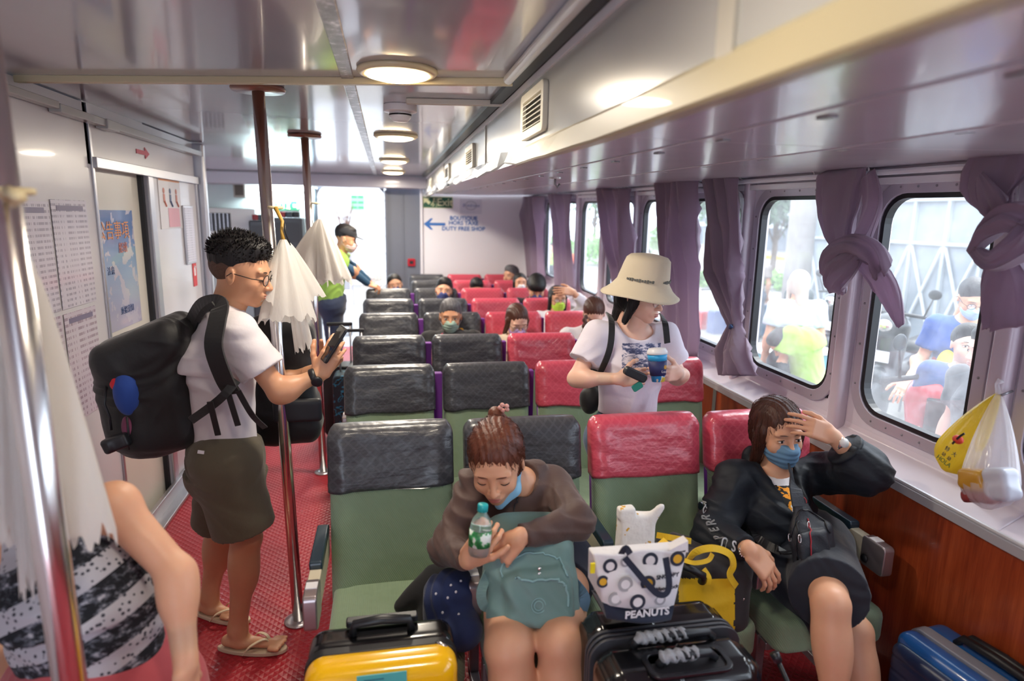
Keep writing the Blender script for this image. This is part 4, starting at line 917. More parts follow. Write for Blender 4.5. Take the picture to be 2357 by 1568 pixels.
# big backpack on his back
M_PACK = cloth('black_nylon', '0f0f12', rough=.6, var=.1)
o = PY(345, 900, 2.58); root = empty('backpack', (o.x, o.y, o.z - .26), 0, 'large black hiking backpack worn by the man in the aisle', 'backpack')
s = Soft(); R = frame_R(x=(1, 0, .12), z=(-.12, 0, 1))
s.box(PY(368, 905, 2.58), (.145, .15, .215), R=R, rad=.08, k=.03); s.box(PY(330, 930, 2.58), (.13, .12, .16), R=R, rad=.07, k=.04); s.ell(PY(360, 985, 2.58), (.13, .14, .10), R=R, k=.05); s.box(PY(345, 800, 2.58), (.175, .16, .085), R=frame_R(x=(1, 0, .42), z=(-.42, 0, 1)), rad=.07, k=.02)
s.ell(PY(265, 860, 2.56), (.05, .11, .07), k=.03); soft_at('pack_body', s, .006, M_PACK, root, disp=folds(.005, 30, (0, 0, 1), 8))
s = Soft(); s.ell(PY(292, 905, 2.44), (.045, .035, .085), k=.02); soft_at('rolled_jacket', s, .006, cloth('royal_blue_cloth', '1b3f8c'), root)
s = Soft(); s.ell(PY(272, 880, 2.45), (.028, .03, .035), k=.02); soft_at('red_pouch', s, .006, cloth('bright_red_cloth', 'c81d2c'), root)
s = Soft(); s.ell(PY(295, 985, 2.44), (.022, .02, .05), k=.02); soft_at('patterned_pocket', s, .006, cloth('pink_print_cloth', '7b3b59', var=.5), root)
b = MB(); b.tube([PY(244, 890, 2.44), PY(240, 930, 2.42), PY(252, 960, 2.43), PY(256, 990, 2.43)], .005, 6).tube([PY(292, 960, 2.42), PY(296, 1000, 2.42), PY(297, 1035, 2.43)], .004, 6); rel(b, root).build('webbing', M_BLACK, root, smooth=True)
s = Soft(); s.box(PY(270, 1018, 2.42), (.045, .03, .026), R=frame_R(x=(1, 0, .35), z=(-.35, 0, 1)), rad=.01); s.cone(PY(262, 1022, 2.42), PY(243, 1030, 2.40), .024, .024, k=.01, cut=(True, True)); soft_at('camera_pouch', s, .005, M_DARK, root)
b = MB(); ribbon(b, [PY(440, 745, 2.60), PY(465, 705, 2.48), PY(505, 700, 2.38), PY(500, 740, 2.31), PY(492, 800, 2.27), PY(515, 870, 2.29), PY(535, 905, 2.33)], .06, .012, (-.2, -1, .3)); rel(b, root).build('shoulder_strap', M_PACK, root)
b = MB(); ribbon(b, [PY(545, 875, 2.31), PY(505, 920, 2.29), PY(440, 968, 2.36)], .03, .006); rel(b, root).build('hip_strap', M_PACK, root)
for k_, (pp) in enumerate(([(525, 905, 2.30), (548, 980, 2.31)], [(548, 900, 2.31), (580, 955, 2.33), (610, 985, 2.4)], [(483, 925, 2.29), (502, 1002, 2.32)], [(455, 740, 2.5), (470, 715, 2.43), (492, 700, 2.38)])):
    b = MB(); ribbon(b, [PY(*q) for q in pp], .02, .005); rel(b, root).build('webbing_strap', M_PACK, root)
# front bag
o = PY(665, 890, 2.83); root = empty('shoulder_bag', (o.x, o.y, o.z - .25), 0, 'black soft bag held in front of the man, behind the pole', 'bag')
s = Soft(); s.box(PY(655, 870, 2.86), (.135, .09, .26), R=frame_R(x=(1, 0, -.03), z=(.03, 0, 1)), rad=.06, k=.03); s.box(PY(665, 965, 2.84), (.14, .10, .10), rad=.05, k=.03); s.ell(PY(610, 760, 2.84), (.07, .06, .07), k=.04); soft_at('bag_body', s, .007, M_PACK, root, disp=folds(.006, 26, (.4, 0, 1), 3))
s = Soft(); s.box(PY(685, 945, 2.72), (.10, .02, .05), rad=.015); soft_at('front_pocket', s, .006, mat('charcoal_nylon', '1d2026', .5), root)
# --- woman in the bucket hat
J = dict(pelvis=PY(1440, 988, 2.60), chest=PY(1452, 850, 2.60), neck=PY(1460, 745, 2.60), head=PY(1476, 678, 2.57), shR=PY(1378, 772, 2.60), elR=PY(1325, 872, 2.55), wrR=PY(1428, 872, 2.38), shL=PY(1528, 775, 2.62), elL=PY(1566, 880, 2.58), wrL=PY(1555, 872, 2.40))
for q, s_ in (('R', -1), ('L', 1)): J.update({'hip' + q: J['pelvis'] + V3(.085 * s_, 0, -.04), 'kn' + q: V3(J['pelvis'].x + .09 * s_, 2.5, .47), 'an' + q: V3(J['pelvis'].x + .09 * s_, 2.52, .09), 'toe' + q: V3(J['pelvis'].x + .1 * s_, 2.40, .03)})
J['elL'] = PY(1562, 868, 2.62); J['wrL'] = PY(1560, 858, 2.41)
J['handR'] = dict(fdir=V3(1, -.12, .12), dorsal=V3(-.1, -1, .35), thumb=1, curl=(.55, .6, .7, .8), curl2=(.8, .8, .9, .9), tcurl=.3, sc=.93)
J['handL'] = dict(fdir=V3(-.75, -.5, .1), dorsal=V3(.35, -.8, -.05), thumb=-1, curl=(.35, .4, .45, .5), curl2=(.45, .5, .5, .5), sc=.9)
hat, M4 = person('woman in beige bucket hat and white printed T-shirt standing among the seats', J, (.62, -.78, -.22), skin=SK_B, hm=H_BLACK, hair='bob', glasses=M_WIRE, fem=True, hscale=.98, sc=.90, h=.006, hh=.0032, eyes='closed',
                 top=cloth('white_pink_cotton', 'e2dbe6', var=.02), bottom=T_DENIM, tk=dict(hem=-.085, amp=.005, seed=2, loose=.016, neck=.085, neck_at=.01), bk=dict(length=1.95))
Mn = np.array(M4)
def loc_mb(mb, root): mb.v = [tuple(M4 @ Vector(v) - Vector(root.location)) for v in mb.v]; return mb
strands(hat, *_HA[('bob', .0032)], M4, H_BLACK, n=160, seed=3, zmin=-.09)
HATM = cloth('beige_hat_cotton', 'd8cbb0', var=.04)
ho = M4 @ V3(0, -.01, .06); hroot = hat
prof = [(.001, .140), (.045, .139), (.075, .132), (.088, .118), (.094, .09), (.104, .030), (.106, .018)]; prof2 = [(.106, .018), (.126, -.012), (.148, -.034), (.160, -.043), (.157, -.046), (.143, -.038), (.12, -.016), (.100, .012)]
rr = []
for (r_, z_) in prof + prof2[1:]:
    ring = []
    for k_ in range(48):
        a_ = 2 * PI * k_ / 48; wv = .006 * math.sin(3 * a_ + 1) * max(0, (r_ - .11) / .05); ring.append(Vector((r_ * math.cos(a_), -.008 + 1.1 * r_ * math.sin(a_), z_ + wv + .040 + .12 * r_ * math.sin(a_))))
    rr.append(ring)
loc_mb(MB().loft(rr), hat).build('bucket_hat', HATM, hat, smooth=True)
b = MB()
for k_ in range(26):
    a_ = PI / 2 - 1.75 + k_ * .1
    if 10 < k_ < 15: continue
    p_ = V3(.1055 * math.cos(a_), -.008 + .1055 * 1.1 * math.sin(a_), .074 + .0126 * math.sin(a_)); b.box(p_, (.004, .008, .008 + .003 * ((k_ * 7) % 3)), R=Matrix.Rotation(a_, 3, 'Z'))
loc_mb(b, hat).build('hat_lettering', mat('grey_thread', '6d6f6a', .8), hat)
# printed panel on the T-shirt: a shrink-wrapped patch grown from the same shape
def m_print(n):
    g = n.noise(n.co(), 22, 5, .7, stretch=(1, 1, 3)); n.color(n.ramp(g, [(.42, '3b4266'), (.5, '6a7194'), (.56, 'dcd6e2')]))
V, Q = shirt(J, .90, .006, hem=-.02, amp=.005, seed=2, loose=.018, neck=.085, neck_at=.01)
def patch(V, Q, px0, py0, px1, py1, ymax):
    """keeps the faces of a garment that lie in a box on its front"""
    c = V[Q].mean(1); rel_ = c - np.array([0, 0, CAM_H]); cc = rel_ @ RW; u = CX + F_PX * cc[:, 0] / cc[:, 2]; v = CY - F_PX * cc[:, 1] / cc[:, 2]
    m = (u > px0) & (u < px1) & (v > py0) & (v < py1) & (c[:, 1] < ymax); Qm = Q[m]; ids = np.unique(Qm); mp = -np.ones(len(V), int); mp[ids] = np.arange(len(ids)); return V[ids], mp[Qm]
pv = patch(V, Q, 1432, 790, 1520, 850, J['chest'].y - .02)
if len(pv[1]): soft_obj('shirt_print', pv, custom('indigo_sketch_print', m_print, rough=.8), hat)
root = empty('small_backpack', PY(1368, 905, 2.78), 0, 'small black backpack on the back of the woman in the bucket hat', 'backpack')
s = Soft(); s.box(PY(1395, 880, 2.80), (.10, .07, .13), rad=.05, k=.02); s.ell(PY(1358, 920, 2.72), (.05, .05, .07), k=.03); soft_at('pack_body', s, .006, M_PACK, root, disp=folds(.004, 30, (0, 0, 1), 5))
for pts in ([(1400, 722, 2.60), (1408, 745, 2.49), (1404, 800, 2.455), (1385, 850, 2.48), (1360, 890, 2.62)], [(1522, 725, 2.62), (1531, 745, 2.52), (1536, 790, 2.51)]):
    b = MB(); ribbon(b, [PY(*q) for q in pts], .026, .006, (0, -1, .2)); rel(b, root).build('shoulder_strap', M_PACK, root)
# cup
c = PY(1515, 878, 2.33); root = empty('paper_cup', c, 0, 'takeaway paper cup with blue sleeve in the hat woman\'s hand', 'cup'); R = frame_R(x=(1, 0, .05), z=(-.03, .12, 1))
for nm, pf, mm in (('cup_body', [(.001, 0), (.026, 0), (.038, .115), (.001, .115)], custom('yellow_blue_cup_print', lambda n: n.color(n.ramp(n.noise(n.co(), 30, 1), [(.44, '1f8fd0'), (.5, 'e8e4d0'), (.56, 'e6cb4a')], 'CONSTANT')), rough=.4)),
                   ('cup_sleeve', [(.0285, .025), (.0310, .025), (.0378, .085), (.0345, .085)], mat('navy_card', '262b5c', .6)), ('cup_band', [(.036, .086), (.0378, .086), (.0395, .112), (.037, .112)], mat('sky_blue_band', '2fa3dc', .4)),
                   ('lid', [(.001, .135), (.034, .135), (.037, .128), (.041, .122), (.042, .112), (.037, .111), (.001, .111)], mat('white_lid', 'e8e8ea', .35))):
    MB().lathe(pf, n=32, R=R).build(nm, mm, root, smooth=True)
MB().ell(R @ V3(.018, -.0325, .06), (.006, .002, .009)).build('gold_emblem', mat('gold_ink', 'd3a04a', .4), root)
text_obj('Lou', 'cup_lettering', .014, R @ V3(.012, -.0335, .042), RF, M_WHITE, root)
c = PY(1462, 862, 2.30); root = empty('glasses_case', c, 0, 'small black case held at the hat woman\'s waist', 'case'); MB().rbox((0, 0, 0), (.10, .03, .036), .014, 5, R=frame_R(x=(.85, 0, -.4), z=(.4, 0, .85)), axis='y').build('case_body', M_DARK, root, bevel=.005)
MB().rbox((.012, .0, -.05), (.03, .008, .045), .008, 4, R=frame_R(x=(.5, 0, -.8), z=(.8, 0, .5)), axis='y').build('teal_charm', mat('teal_plastic', '2f8a78', .3), root, bevel=.002)
# --- woman in dark jacket by the window
J = dict(pelvis=V3(1.50, 2.00, .58), chest=PY(1775, 1190, 2.02), neck=PY(1772, 1078, 2.10), head=PY(1790, 992, 2.08), shR=PY(1690, 1105, 2.06), elR=PY(1642, 1232, 1.92), wrR=PY(1728, 1268, 1.72), shL=PY(1888, 1090, 2.08), elL=PY(1990, 1082, 1.86), wrL=PY(1914, 1002, 1.90))
J.update(hipR=V3(1.41, 1.97, .56), hipL=V3(1.60, 1.97, .56), knR=PY(1968, 1455, 1.66), knL=PY(1912, 1392, 1.56), anR=V3(1.52, 1.52, .09), anL=PY(1922, 1690, 1.45), toeR=V3(1.50, 1.36, .03), toeL=PY(1922, 1690, 1.45) + V3(0, -.15, -.07))
J['handR'] = dict(fdir=PY(1815, 1375, 1.66) - PY(1728, 1268, 1.72), dorsal=V3(.25, -1, .55), thumb=1, curl=(.25, .35, .4, .45), curl2=(.35, .35, .35, .4), tcurl=.3, sc=1.0, tout=.5)
J['handL'] = dict(fdir=PY(1825, 968, 1.92) - PY(1914, 1002, 1.90), dorsal=V3(.1, -1, .35), thumb=-1, curl=(.35, .45, .5, .5), curl2=(.4, .45, .5, .5), tcurl=.3, sc=.95, tout=.5)
M_JACK = custom('black_windbreaker_nylon', lambda n: (n.color(n.mix(n.noise(n.co(), 4, 3), '12151b', '20262f')), n.bump(n.noise(n.co(), 9, 3, stretch=(1, 1, 2)), .3, .03)), rough=.6, spec=.3)
def wavy(pts, s, r, k=.02, seed=0): pass
lady, M4 = person('seated woman in black jacket and blue mask, elbow on the window ledge', J, (-.05, -1, -.10), up=(-.05, .25, 1), arm=.8, skin=SK_A, hm=H_BROWN, hair='bob', mask=mat('steel_blue_mask', '5f84a3', .85, var=.05), fem=True, hscale=1.02, sc=1.0, h=.006, hh=.0032, eyes='open',
                  top=T_WHITE, bottom=cloth('dark_navy_skirt_cloth', '1b202c'), tk=dict(sleeve='short', sl=.2, loose=.004, seed=5, neck=.075, neck_at=.02), bk=dict(length=.86, loose=.022))
strands(lady, *_HA[('bob', .0032)], M4, H_BROWN, n=420, crown=(.02, -.02, .125), lift=.006, seed=5, zmin=-.08, steps=18)
# open jacket: a second shell with its front cut away down to the chest
s = Soft(); side = (J['shR'] - J['shL']).normalized(); up = (J['neck'] - J['pelvis']).normalized(); fw = up.cross(side)
s.cone(J['pelvis'] + up * .02, J['chest'], .16, .165, k=.05, flat=(fw, .78), cut=(True, False)).cone(J['chest'], J['neck'] - up * .05, .165, .095, k=.05, flat=(fw, .78))
for q in 'LR':
    s.cone(J['neck'] - up * .05, J['sh' + q], .07, .073, k=.045); s.cone(J['sh' + q], J['el' + q], .078, .074 if q == 'R' else .085, k=.03); e = .86 if q == 'R' else .62
    s.cone(J['el' + q], J['el' + q] + (J['wr' + q] - J['el' + q]) * e, .072 if q == 'R' else .085, .045 if q == 'R' else .066, k=.03, cut=(False, True))
nb = J['neck']; s.ell(nb + up * .02 + fw * .03, (.07, .07, .09), k=.008, op='-'); s.cone(nb + fw * .10 + up * .03, J['chest'] + fw * .18 - up * .03 - side * .01, .078, .028, k=.01, op='-')
fa_, fb_ = folds(.008, 30, (.2, .3, 1), 11), folds(.004, 60, (.6, .1, 1), 12); Vj, Qj = s.mesh(.0055, disp=lambda V: fa_(V) + fb_(V)); soft_obj('jacket', (Vj, Qj), M_JACK, lady)
s = Soft()
for q in (-1, 1): s.cone(nb + V3(q * .055, .05, .035), nb + V3(q * .085, -.045, -.02), .034, .03, k=.03, flat=((q * .8, -.5, .3), .5)); s.cone(nb + V3(q * .085, -.045, -.02), nb + V3(q * .075, -.115, -.105), .034, .026, k=.02, flat=((q * .3, -1, .35), .32))
s.cone(nb + V3(-.055, .05, .035), nb + V3(.055, .05, .035), .036, .036, k=.03, flat=((0, 1, 0), .5)); soft_obj('jacket_collar', s.mesh(.005, disp=folds(.003, 40, (1, 0, 0), 2)), M_JACK, lady)
c0, c1 = J['elL'] + (J['wrL'] - J['elL']) * .56, J['elL'] + (J['wrL'] - J['elL']) * .625; rel(MB().tube([c0, c1], [.069, .067], 28), lady).build('cuff', M_JACK, lady, smooth=True)
pv = patch(*shirt(J, 1.0, .006, sleeve='short', sl=.2, loose=.006, seed=5, neck=.075, neck_at=.02), 1752, 1118, 1825, 1190, 3)
def m_tiger(n): n.color(n.ramp(n.noise(n.co(), 26, 2, .5, stretch=(1, 1, 1.8)), [(.40, '1a1512'), (.45, 'e8951c'), (.56, 'f0a829'), (.62, 'e6e2da')], 'CONSTANT'))
if len(pv[1]): soft_obj('shirt_print', pv, custom('orange_black_print', m_tiger, rough=.8), lady)
# lettering down the sleeve, each letter laid on the cloth
VjN = vnormals(Vj, Qj)
def on_surface(px, py, V, Nn, off=.0015):
    r_ = ray(px, py); r_ = r_ / np.linalg.norm(r_); d = V - np.array([0, 0, CAM_H]); t = d @ r_; dist = np.linalg.norm(d - t[:, None] * r_, axis=1); ok = dist < .008
    if not ok.any(): return None, None
    i = np.where(ok)[0][np.argmin(t[ok])]; n = VjN_mean(V, Nn, i); return Vector(V[i] + n * off), Vector(n)
def VjN_mean(V, Nn, i): m = np.linalg.norm(V - V[i], axis=1) < .02; n = Nn[m].mean(0); return n / np.linalg.norm(n)
lp = [(1690, 1252), (1672, 1246), (1656, 1235), (1643, 1221), (1634, 1206), (1628, 1190), (1624, 1174), (1622, 1158)]
for i_, ch in enumerate('SUPERRUA'):
    p, n = on_surface(*lp[i_], Vj, VjN)
    if p is None: continue
    a_, b_ = PY(*lp[min(i_ + 1, 7)], p.y), PY(*lp[max(i_ - 1, 0)], p.y); t = (a_ - b_).normalized()
    text_obj(ch, 'sleeve_lettering', .050, p + n * .007 - Vector(lady.location), frame_R(x=t, z=n), mat('silver_print', 'b9bbbd', .4), lady, sx=.8, bold=.0006)
# watch, bracelets, rings
d = (J['wrL'] - J['elL']).normalized(); Rw = frame_R(z=d, x=(0, 0, 1)); rel(MB().lathe([(.0265, -.008), (.030, -.006), (.030, .006), (.0265, .008)], J['wrL'] - d * .035, 20, R=Rw), lady).build('watch_bracelet', M_CHROME, lady, smooth=True)
rel(MB().lathe([(.001, -.004), (.016, -.004), (.017, .003), (.001, .004)], J['wrL'] - d * .035 + V3(0, -.030, .008), 20, R=frame_R(z=(0, -1, .3), x=(1, 0, 0))), lady).build('watch_face', mat('pearl_dial', 'd9d6d2', .2), lady, smooth=True)
d = (J['wrR'] - J['elR']).normalized(); b = MB()
for k_ in range(18): a_ = k_ * PI / 9; b.ell(J['wrR'] - d * .02 + frame_R(z=d, x=(0, 0, 1)) @ V3(.0275 * math.cos(a_), .0275 * math.sin(a_), 0), (.0045,) * 3, 8, 5)
rel(b, lady).build('bracelet', M_CHROME, lady, smooth=True)
# sling bag across her chest
o = PY(1860, 1240, 1.75); root = empty('sling_bag', (o.x, o.y, o.z - .14), 0, 'black sling bag with a red zip line across the seated woman\'s chest', 'bag')
Rb = frame_R(x=(1, .05, .06), z=(-.09, .28, 1)); s = Soft(); s.box(PY(1872, 1262, 1.74), (.078, .030, .088), R=Rb, rad=.028, k=.02); s.cone(PY(1863, 1235, 1.75), PY(1838, 1150, 1.80), .062, .024, k=.03, flat=(Rb @ V3(0, 1, 0), .5)); s.box(PY(1875, 1268, 1.705), (.058, .014, .068), R=Rb, rad=.018, k=.006)
Vb, Qb = s.mesh(.004, disp=folds(.002, 40, (0, 0, 1), 3)); soft_obj('bag_body', (Vb, Qb), mat('slate_nylon', '24272e', .5, bump=.2, bscale=200), root); Nb = vnormals(Vb, Qb)
def draw(pts, r_, name, m, root, V, Nn, off=.002, n=8):
    out = []
    for i in range(len(pts) - 1):
        for t in np.linspace(0, 1, n, endpoint=(i == len(pts) - 2)):
            q = on_surface(pts[i][0] + (pts[i + 1][0] - pts[i][0]) * t, pts[i][1] + (pts[i + 1][1] - pts[i][1]) * t, V, Nn, off)
            if q[0] is not None: out.append(q[0])
    if len(out) > 2: rel(MB().tube(out, r_, 6), root).build(name, m, root, smooth=True)
M_ZIP = mat('red_zip_tape', 'a31c2c', .5)
draw([(1864, 1192), (1870, 1240), (1873, 1305)], .002, 'red_piping', M_ZIP, root, Vb, Nb); draw([(1838, 1195), (1828, 1240), (1832, 1290)], .003, 'zip', M_BLACK, root, Vb, Nb); draw([(1815, 1240), (1830, 1185), (1860, 1172), (1898, 1190), (1915, 1230)], .003, 'zip', M_BLACK, root, Vb, Nb)
for px, py in ((1864, 1208), (1837, 1242), (1815, 1238)):
    p, n = on_surface(px, py, Vb, Nb, .004)
    if p is not None: ring_ = [p + Rb @ V3(.005 * math.cos(a_), 0, .013 * math.sin(a_)) for a_ in [i * PI / 6 for i in range(13)]]; rel(MB().tube(ring_, .0017, 6, cap=False), root).build('zip_pull', M_CHROME, root, smooth=True)
p, n = on_surface(1893, 1290, Vb, Nb, .002)
if p is not None: text_obj('JNGR', 'bag_lettering', .016, p - Vector(root.location), frame_R(x=(1, 0, -.03), z=n), M_WHITE, root, shear=.3)
p, n = on_surface(1855, 1153, Vb, Nb, .002)
if p is not None: rel(MB().tube([p + frame_R(x=(1, 0, 0), z=n) @ V3(.009 * math.cos(a_), .012 * math.sin(a_), 0) for a_ in [i * PI / 8 for i in range(-2, 11)]], .0016, 6), root).build('red_port_badge', M_ZIP, root, smooth=True)
b = MB(); ribbon(b, [PY(1838, 1165, 1.775), PY(1830, 1120, 1.81), PY(1822, 1095, 1.90), PY(1818, 1070, 2.02)], .045, .006, (0, -1, .3)); rel(b, root).build('shoulder_strap', mat('slate_nylon'), root)
b = MB(); ribbon(b, [PY(1820, 1275, 1.75), PY(1780, 1262, 1.84), PY(1745, 1240, 1.88), PY(1730, 1215, 1.93)], .03, .005, (0, -1, .3)); rel(b, root).build('waist_strap', M_BLACK, root)
# --- woman in brown hoodie, looking into her bag
J = dict(pelvis=V3(.50, 2.03, .57), chest=PY(1195, 1190, 2.02), neck=PY(1192, 1095, 2.0), head=PY(1142, 1062, 1.90), shR=PY(1100, 1118, 2.03), elR=PY(1028, 1262, 1.90), wrR=PY(1080, 1288, 1.72), shL=PY(1270, 1118, 2.05), elL=PY(1328, 1200, 1.80), wrL=PY(1192, 1238, 1.70),
         hipR=V3(.41, 2.0, .56), hipL=V3(.59, 2.0, .56), knR=PY(1170, 1492, 1.60), knL=PY(1290, 1478, 1.60), anR=V3(.36, 1.52, .09), anL=V3(.48, 1.52, .09), toeR=V3(.34, 1.38, .03), toeL=V3(.48, 1.38, .03))
J['handR'] = dict(fdir=PY(1108, 1250, 1.68) - PY(1078, 1290, 1.72), dorsal=V3(-.5, -1, -.1), thumb=-1, curl=(.6, .65, .7, .8), curl2=(.9, .9, .9, .9), tcurl=.2, tout=.6)
J['handL'] = dict(fdir=V3(-.6, .12, -.8), dorsal=V3(-.5, -.8, .35), thumb=-1, curl=(.6, .65, .7, .75), curl2=(.6, .6, .6, .6), sc=.9)
M_HOOD = cloth('brown_jersey', '4a332d', rough=.7, var=.06)
bw, M4 = person('woman in brown hoodie bent over an open green backpack on her lap', J, (-.26, -.9, -.42), up=(-.12, -.2, 1), arm=.75, legf=1.22, skin=SK_A, hm=H_RED, hair='back', fem=True, hscale=1.06, h=.006, hh=.0032, eyes='closed', top=None, bottom=cloth('navy_shorts_cloth', '22283a'), bk=dict(length=.35, loose=.015),
                extra=lambda sd: (sd.ell((0, -.115, .05), (.035, .03, .035), k=.02), sd.ell((.01, -.13, .08), (.022, .022, .02), k=.02)))
s = Soft(); side = (J['shR'] - J['shL']).normalized(); up = (J['neck'] - J['pelvis']).normalized(); fw = up.cross(side)
s.cone(J['pelvis'] - up * .02, J['chest'], .16, .155, k=.05, flat=(fw, .82), cut=(True, False)).cone(J['chest'], J['neck'] - up * .04, .155, .085, k=.05, flat=(fw, .78))
for q in 'LR': s.cone(J['neck'] - up * .06, J['sh' + q], .066, .066, k=.045); s.cone(J['sh' + q], J['el' + q], .068, .056, k=.03); s.cone(J['el' + q], J['el' + q] + (J['wr' + q] - J['el' + q]) * .93, .056, .036, k=.025, cut=(False, True))
s.ell(J['neck'] + up * .02 + fw * .035, (.062, .062, .085), k=.008, op='-'); s.ell(J['neck'] - fw * .055 - up * .03, (.12, .05, .055), k=.03)
for q in (-1, 1): s.cone(J['neck'] + V3(q * .075, .03, .01), J['neck'] + V3(q * .035, -.075, -.085), .028, .02, k=.02)
fa2, fb2 = folds(.007, 36, (.3, .2, 1), 21), folds(.0035, 70, (.7, .1, 1), 22); Vh, Qh = s.mesh(.0055, disp=lambda V: fa2(V) + fb2(V)); soft_obj('hoodie', (Vh, Qh), M_HOOD, bw); Nh = vnormals(Vh, Qh)
p, n = on_surface(1140, 1200, Vh, Nh, .002)
if p is not None: text_obj('V', 'chest_emblem', .026, p - Vector(bw.location), frame_R(x=(1, 0, 0), z=n), M_WHITE, bw)
draw([(1192, 1150), (1178, 1190), (1165, 1230)], .0025, 'zip', M_BLACK, bw, Vh, Nh)
def local_soft(s, h, M4, name, m, root): V, Q = s.mesh(h); Mn = np.array(M4); return soft_obj(name, (V @ Mn[:3, :3].T + Mn[:3, 3], Q), m, root)
s = Soft(); s.cone((-.045, .02, -.098), (-.005, .058, -.128), .024, .016, k=.02).cone((-.045, .02, -.098), (-.062, -.01, -.05), .020, .012, k=.02); local_soft(s, .004, M4, 'lowered_face_mask', mat('light_blue_mask', '8ec3e0', .7), bw)
mbx = MB()
for a_ in range(5): mbx.ell((-.02 + .012 * math.cos(a_ * 1.26), -.125, .105 + .012 * math.sin(a_ * 1.26)), (.008, .006, .008), 8, 5)
mbx.v = [tuple(M4 @ Vector(v) - Vector(bw.location)) for v in mbx.v]; mbx.build('hair_clip', mat('rose_clip', 'e2a89c', .3), bw, smooth=True)
strands(bw, *_HA[('back', .0032)], M4, H_RED, n=420, crown=(0, .04, .11), lift=.005, seed=6, zmin=-.06)
# bottle
c = PY(1104, 1245, 1.665); R = frame_R(x=(1, 0, -.1), z=(.16, .1, 1)); root = empty('water_bottle', c, 0, 'small clear water bottle with a teal cap in the brown-hoodie woman\'s hand', 'bottle')
MB().lathe([(.001, -.04), (.028, -.04), (.031, -.03), (.031, .0), (.029, .01), (.031, .02), (.031, .045), (.026, .065), (.014, .082), (.012, .09), (.001, .09)], n=28, R=R).build('bottle_body', mat('clear_plastic', 'dfeaf0', .05, trans=.85, spec=.6), root, smooth=True)
MB().lathe([(.0315, -.012), (.0325, -.012), (.0325, .035), (.0315, .035)], n=28, R=R).build('label_band', custom('green_white_label', lambda n: n.color(n.ramp(n.noise(n.co(), 35, 2), [(.42, '1c6b3a'), (.5, '3fa05a'), (.56, 'dfe8e0')])), rough=.4), root, smooth=True)
MB().lathe([(.001, .088), (.0155, .088), (.0155, .106), (.014, .109), (.001, .109)], n=28, R=R).build('bottle_cap', mat('teal_cap', '1fa9ae', .35), root, smooth=True)
# teal backpack on her lap
M_TEAL = cloth('sage_teal_nylon', '6a8a87', rough=.55, var=.06)
o = PY(1222, 1340, 1.72); root = empty('backpack', (o.x, o.y, o.z - .16), 0, 'sage green backpack lying open on the lap of the woman in brown', 'backpack')
Rb = frame_R(x=(1, 0, .05), z=(-.02, .42, 1)); s = Soft(); s.box(PY(1222, 1345, 1.74), (.145, .07, .155), R=Rb, rad=.06, k=.02); s.cone(PY(1165, 1230, 1.84), PY(1270, 1235, 1.84), .07, .075, k=.04, flat=(Rb @ V3(0, 1, 0), .6)); s.box(PY(1240, 1375, 1.665), (.105, .03, .085), R=Rb, rad=.03, k=.012)
s.ell(PY(1168, 1268, 1.64), (.055, .07, .03), R=frame_R(x=(.5, 0, -.8), z=(.4, -1, .4)), k=.01, op='-')
Vt, Qt = s.mesh(.005, disp=folds(.008, 30, (.6, 0, 1), 31)); soft_obj('pack_body', (Vt, Qt), M_TEAL, root); Nt = vnormals(Vt, Qt)
draw([(1180, 1330), (1210, 1338), (1290, 1338), (1308, 1355), (1312, 1400)], .004, 'pocket_zip', mat('pale_teal_trim', '87aeb0', .5), root, Vt, Nt); draw([(1175, 1282), (1240, 1275), (1292, 1285), (1312, 1330)], .003, 'top_zip', mat('pale_teal_trim'), root, Vt, Nt); draw([(1150, 1330), (1162, 1280), (1185, 1270)], .003, 'side_zip', mat('pale_teal_trim'), root, Vt, Nt)
p, n = on_surface(1238, 1400, Vt, Nt, .002)
if p is not None:
    for rr_ in (.021, .013): rel(MB().tube([p + frame_R(x=(1, 0, 0), z=n) @ V3(rr_ * math.cos(a_), rr_ * math.sin(a_), 0) for a_ in [i * PI / 12 for i in range(25)]], .0018, 6, cap=False), root).build('round_badge', mat('pale_teal_trim'), root, smooth=True)
p, n = on_surface(1242, 1312, Vt, Nt, .004)
if p is not None: rel(MB().ell(p + V3(0, 0, .008), (.006, .004, .006)).ell(p - V3(0, 0, .008), (.006, .004, .006)), root).build('zip_pull', M_CHROME, root, smooth=True)
b = MB(); ribbon(b, [PY(1128, 1310, 1.74), PY(1108, 1360, 1.70), PY(1115, 1395, 1.70), PY(1140, 1400, 1.73)], .03, .006).__class__; rel(b, root).build('side_strap', M_TEAL, root)
b = MB(); ribbon(b, [PY(1320, 1340, 1.76), PY(1345, 1375, 1.70), PY(1340, 1405, 1.68)], .035, .006); rel(b, root).build('side_strap', cloth('slate_blue_webbing', '4f6a80'), root)
# dark navy print bundle beside her
root = empty('dotted_bag', PY(1035, 1420, 1.86), 0, 'navy cloth bag with small white dots beside the woman in brown', 'bag')
s = Soft(); s.box(PY(1035, 1395, 1.86), (.085, .08, .09), rad=.05, k=.03); s.ell(PY(1045, 1350, 1.84), (.075, .07, .05), k=.03); s.ell(PY(1060, 1450, 1.76), (.07, .07, .06), k=.03)
Vn, Qn = s.mesh(.006, disp=folds(.006, 28, (1, 0, .6), 7)); soft_obj('bag_body', (Vn, Qn), cloth('navy_dotted_cloth', '1b2a55'), root); Nn_ = vnormals(Vn, Qn); b = MB()
for px, py in ((1000, 1372), (1028, 1380), (1055, 1362), (1015, 1415), (1060, 1410), (1062, 1335), (1035, 1345)):
    p, n = on_surface(px, py, Vn, Nn_, .001)
    if p is not None: b.ell(p, (.004, .002, .005), 8, 5)
rel(b, root).build('dots', M_WHITE, root)
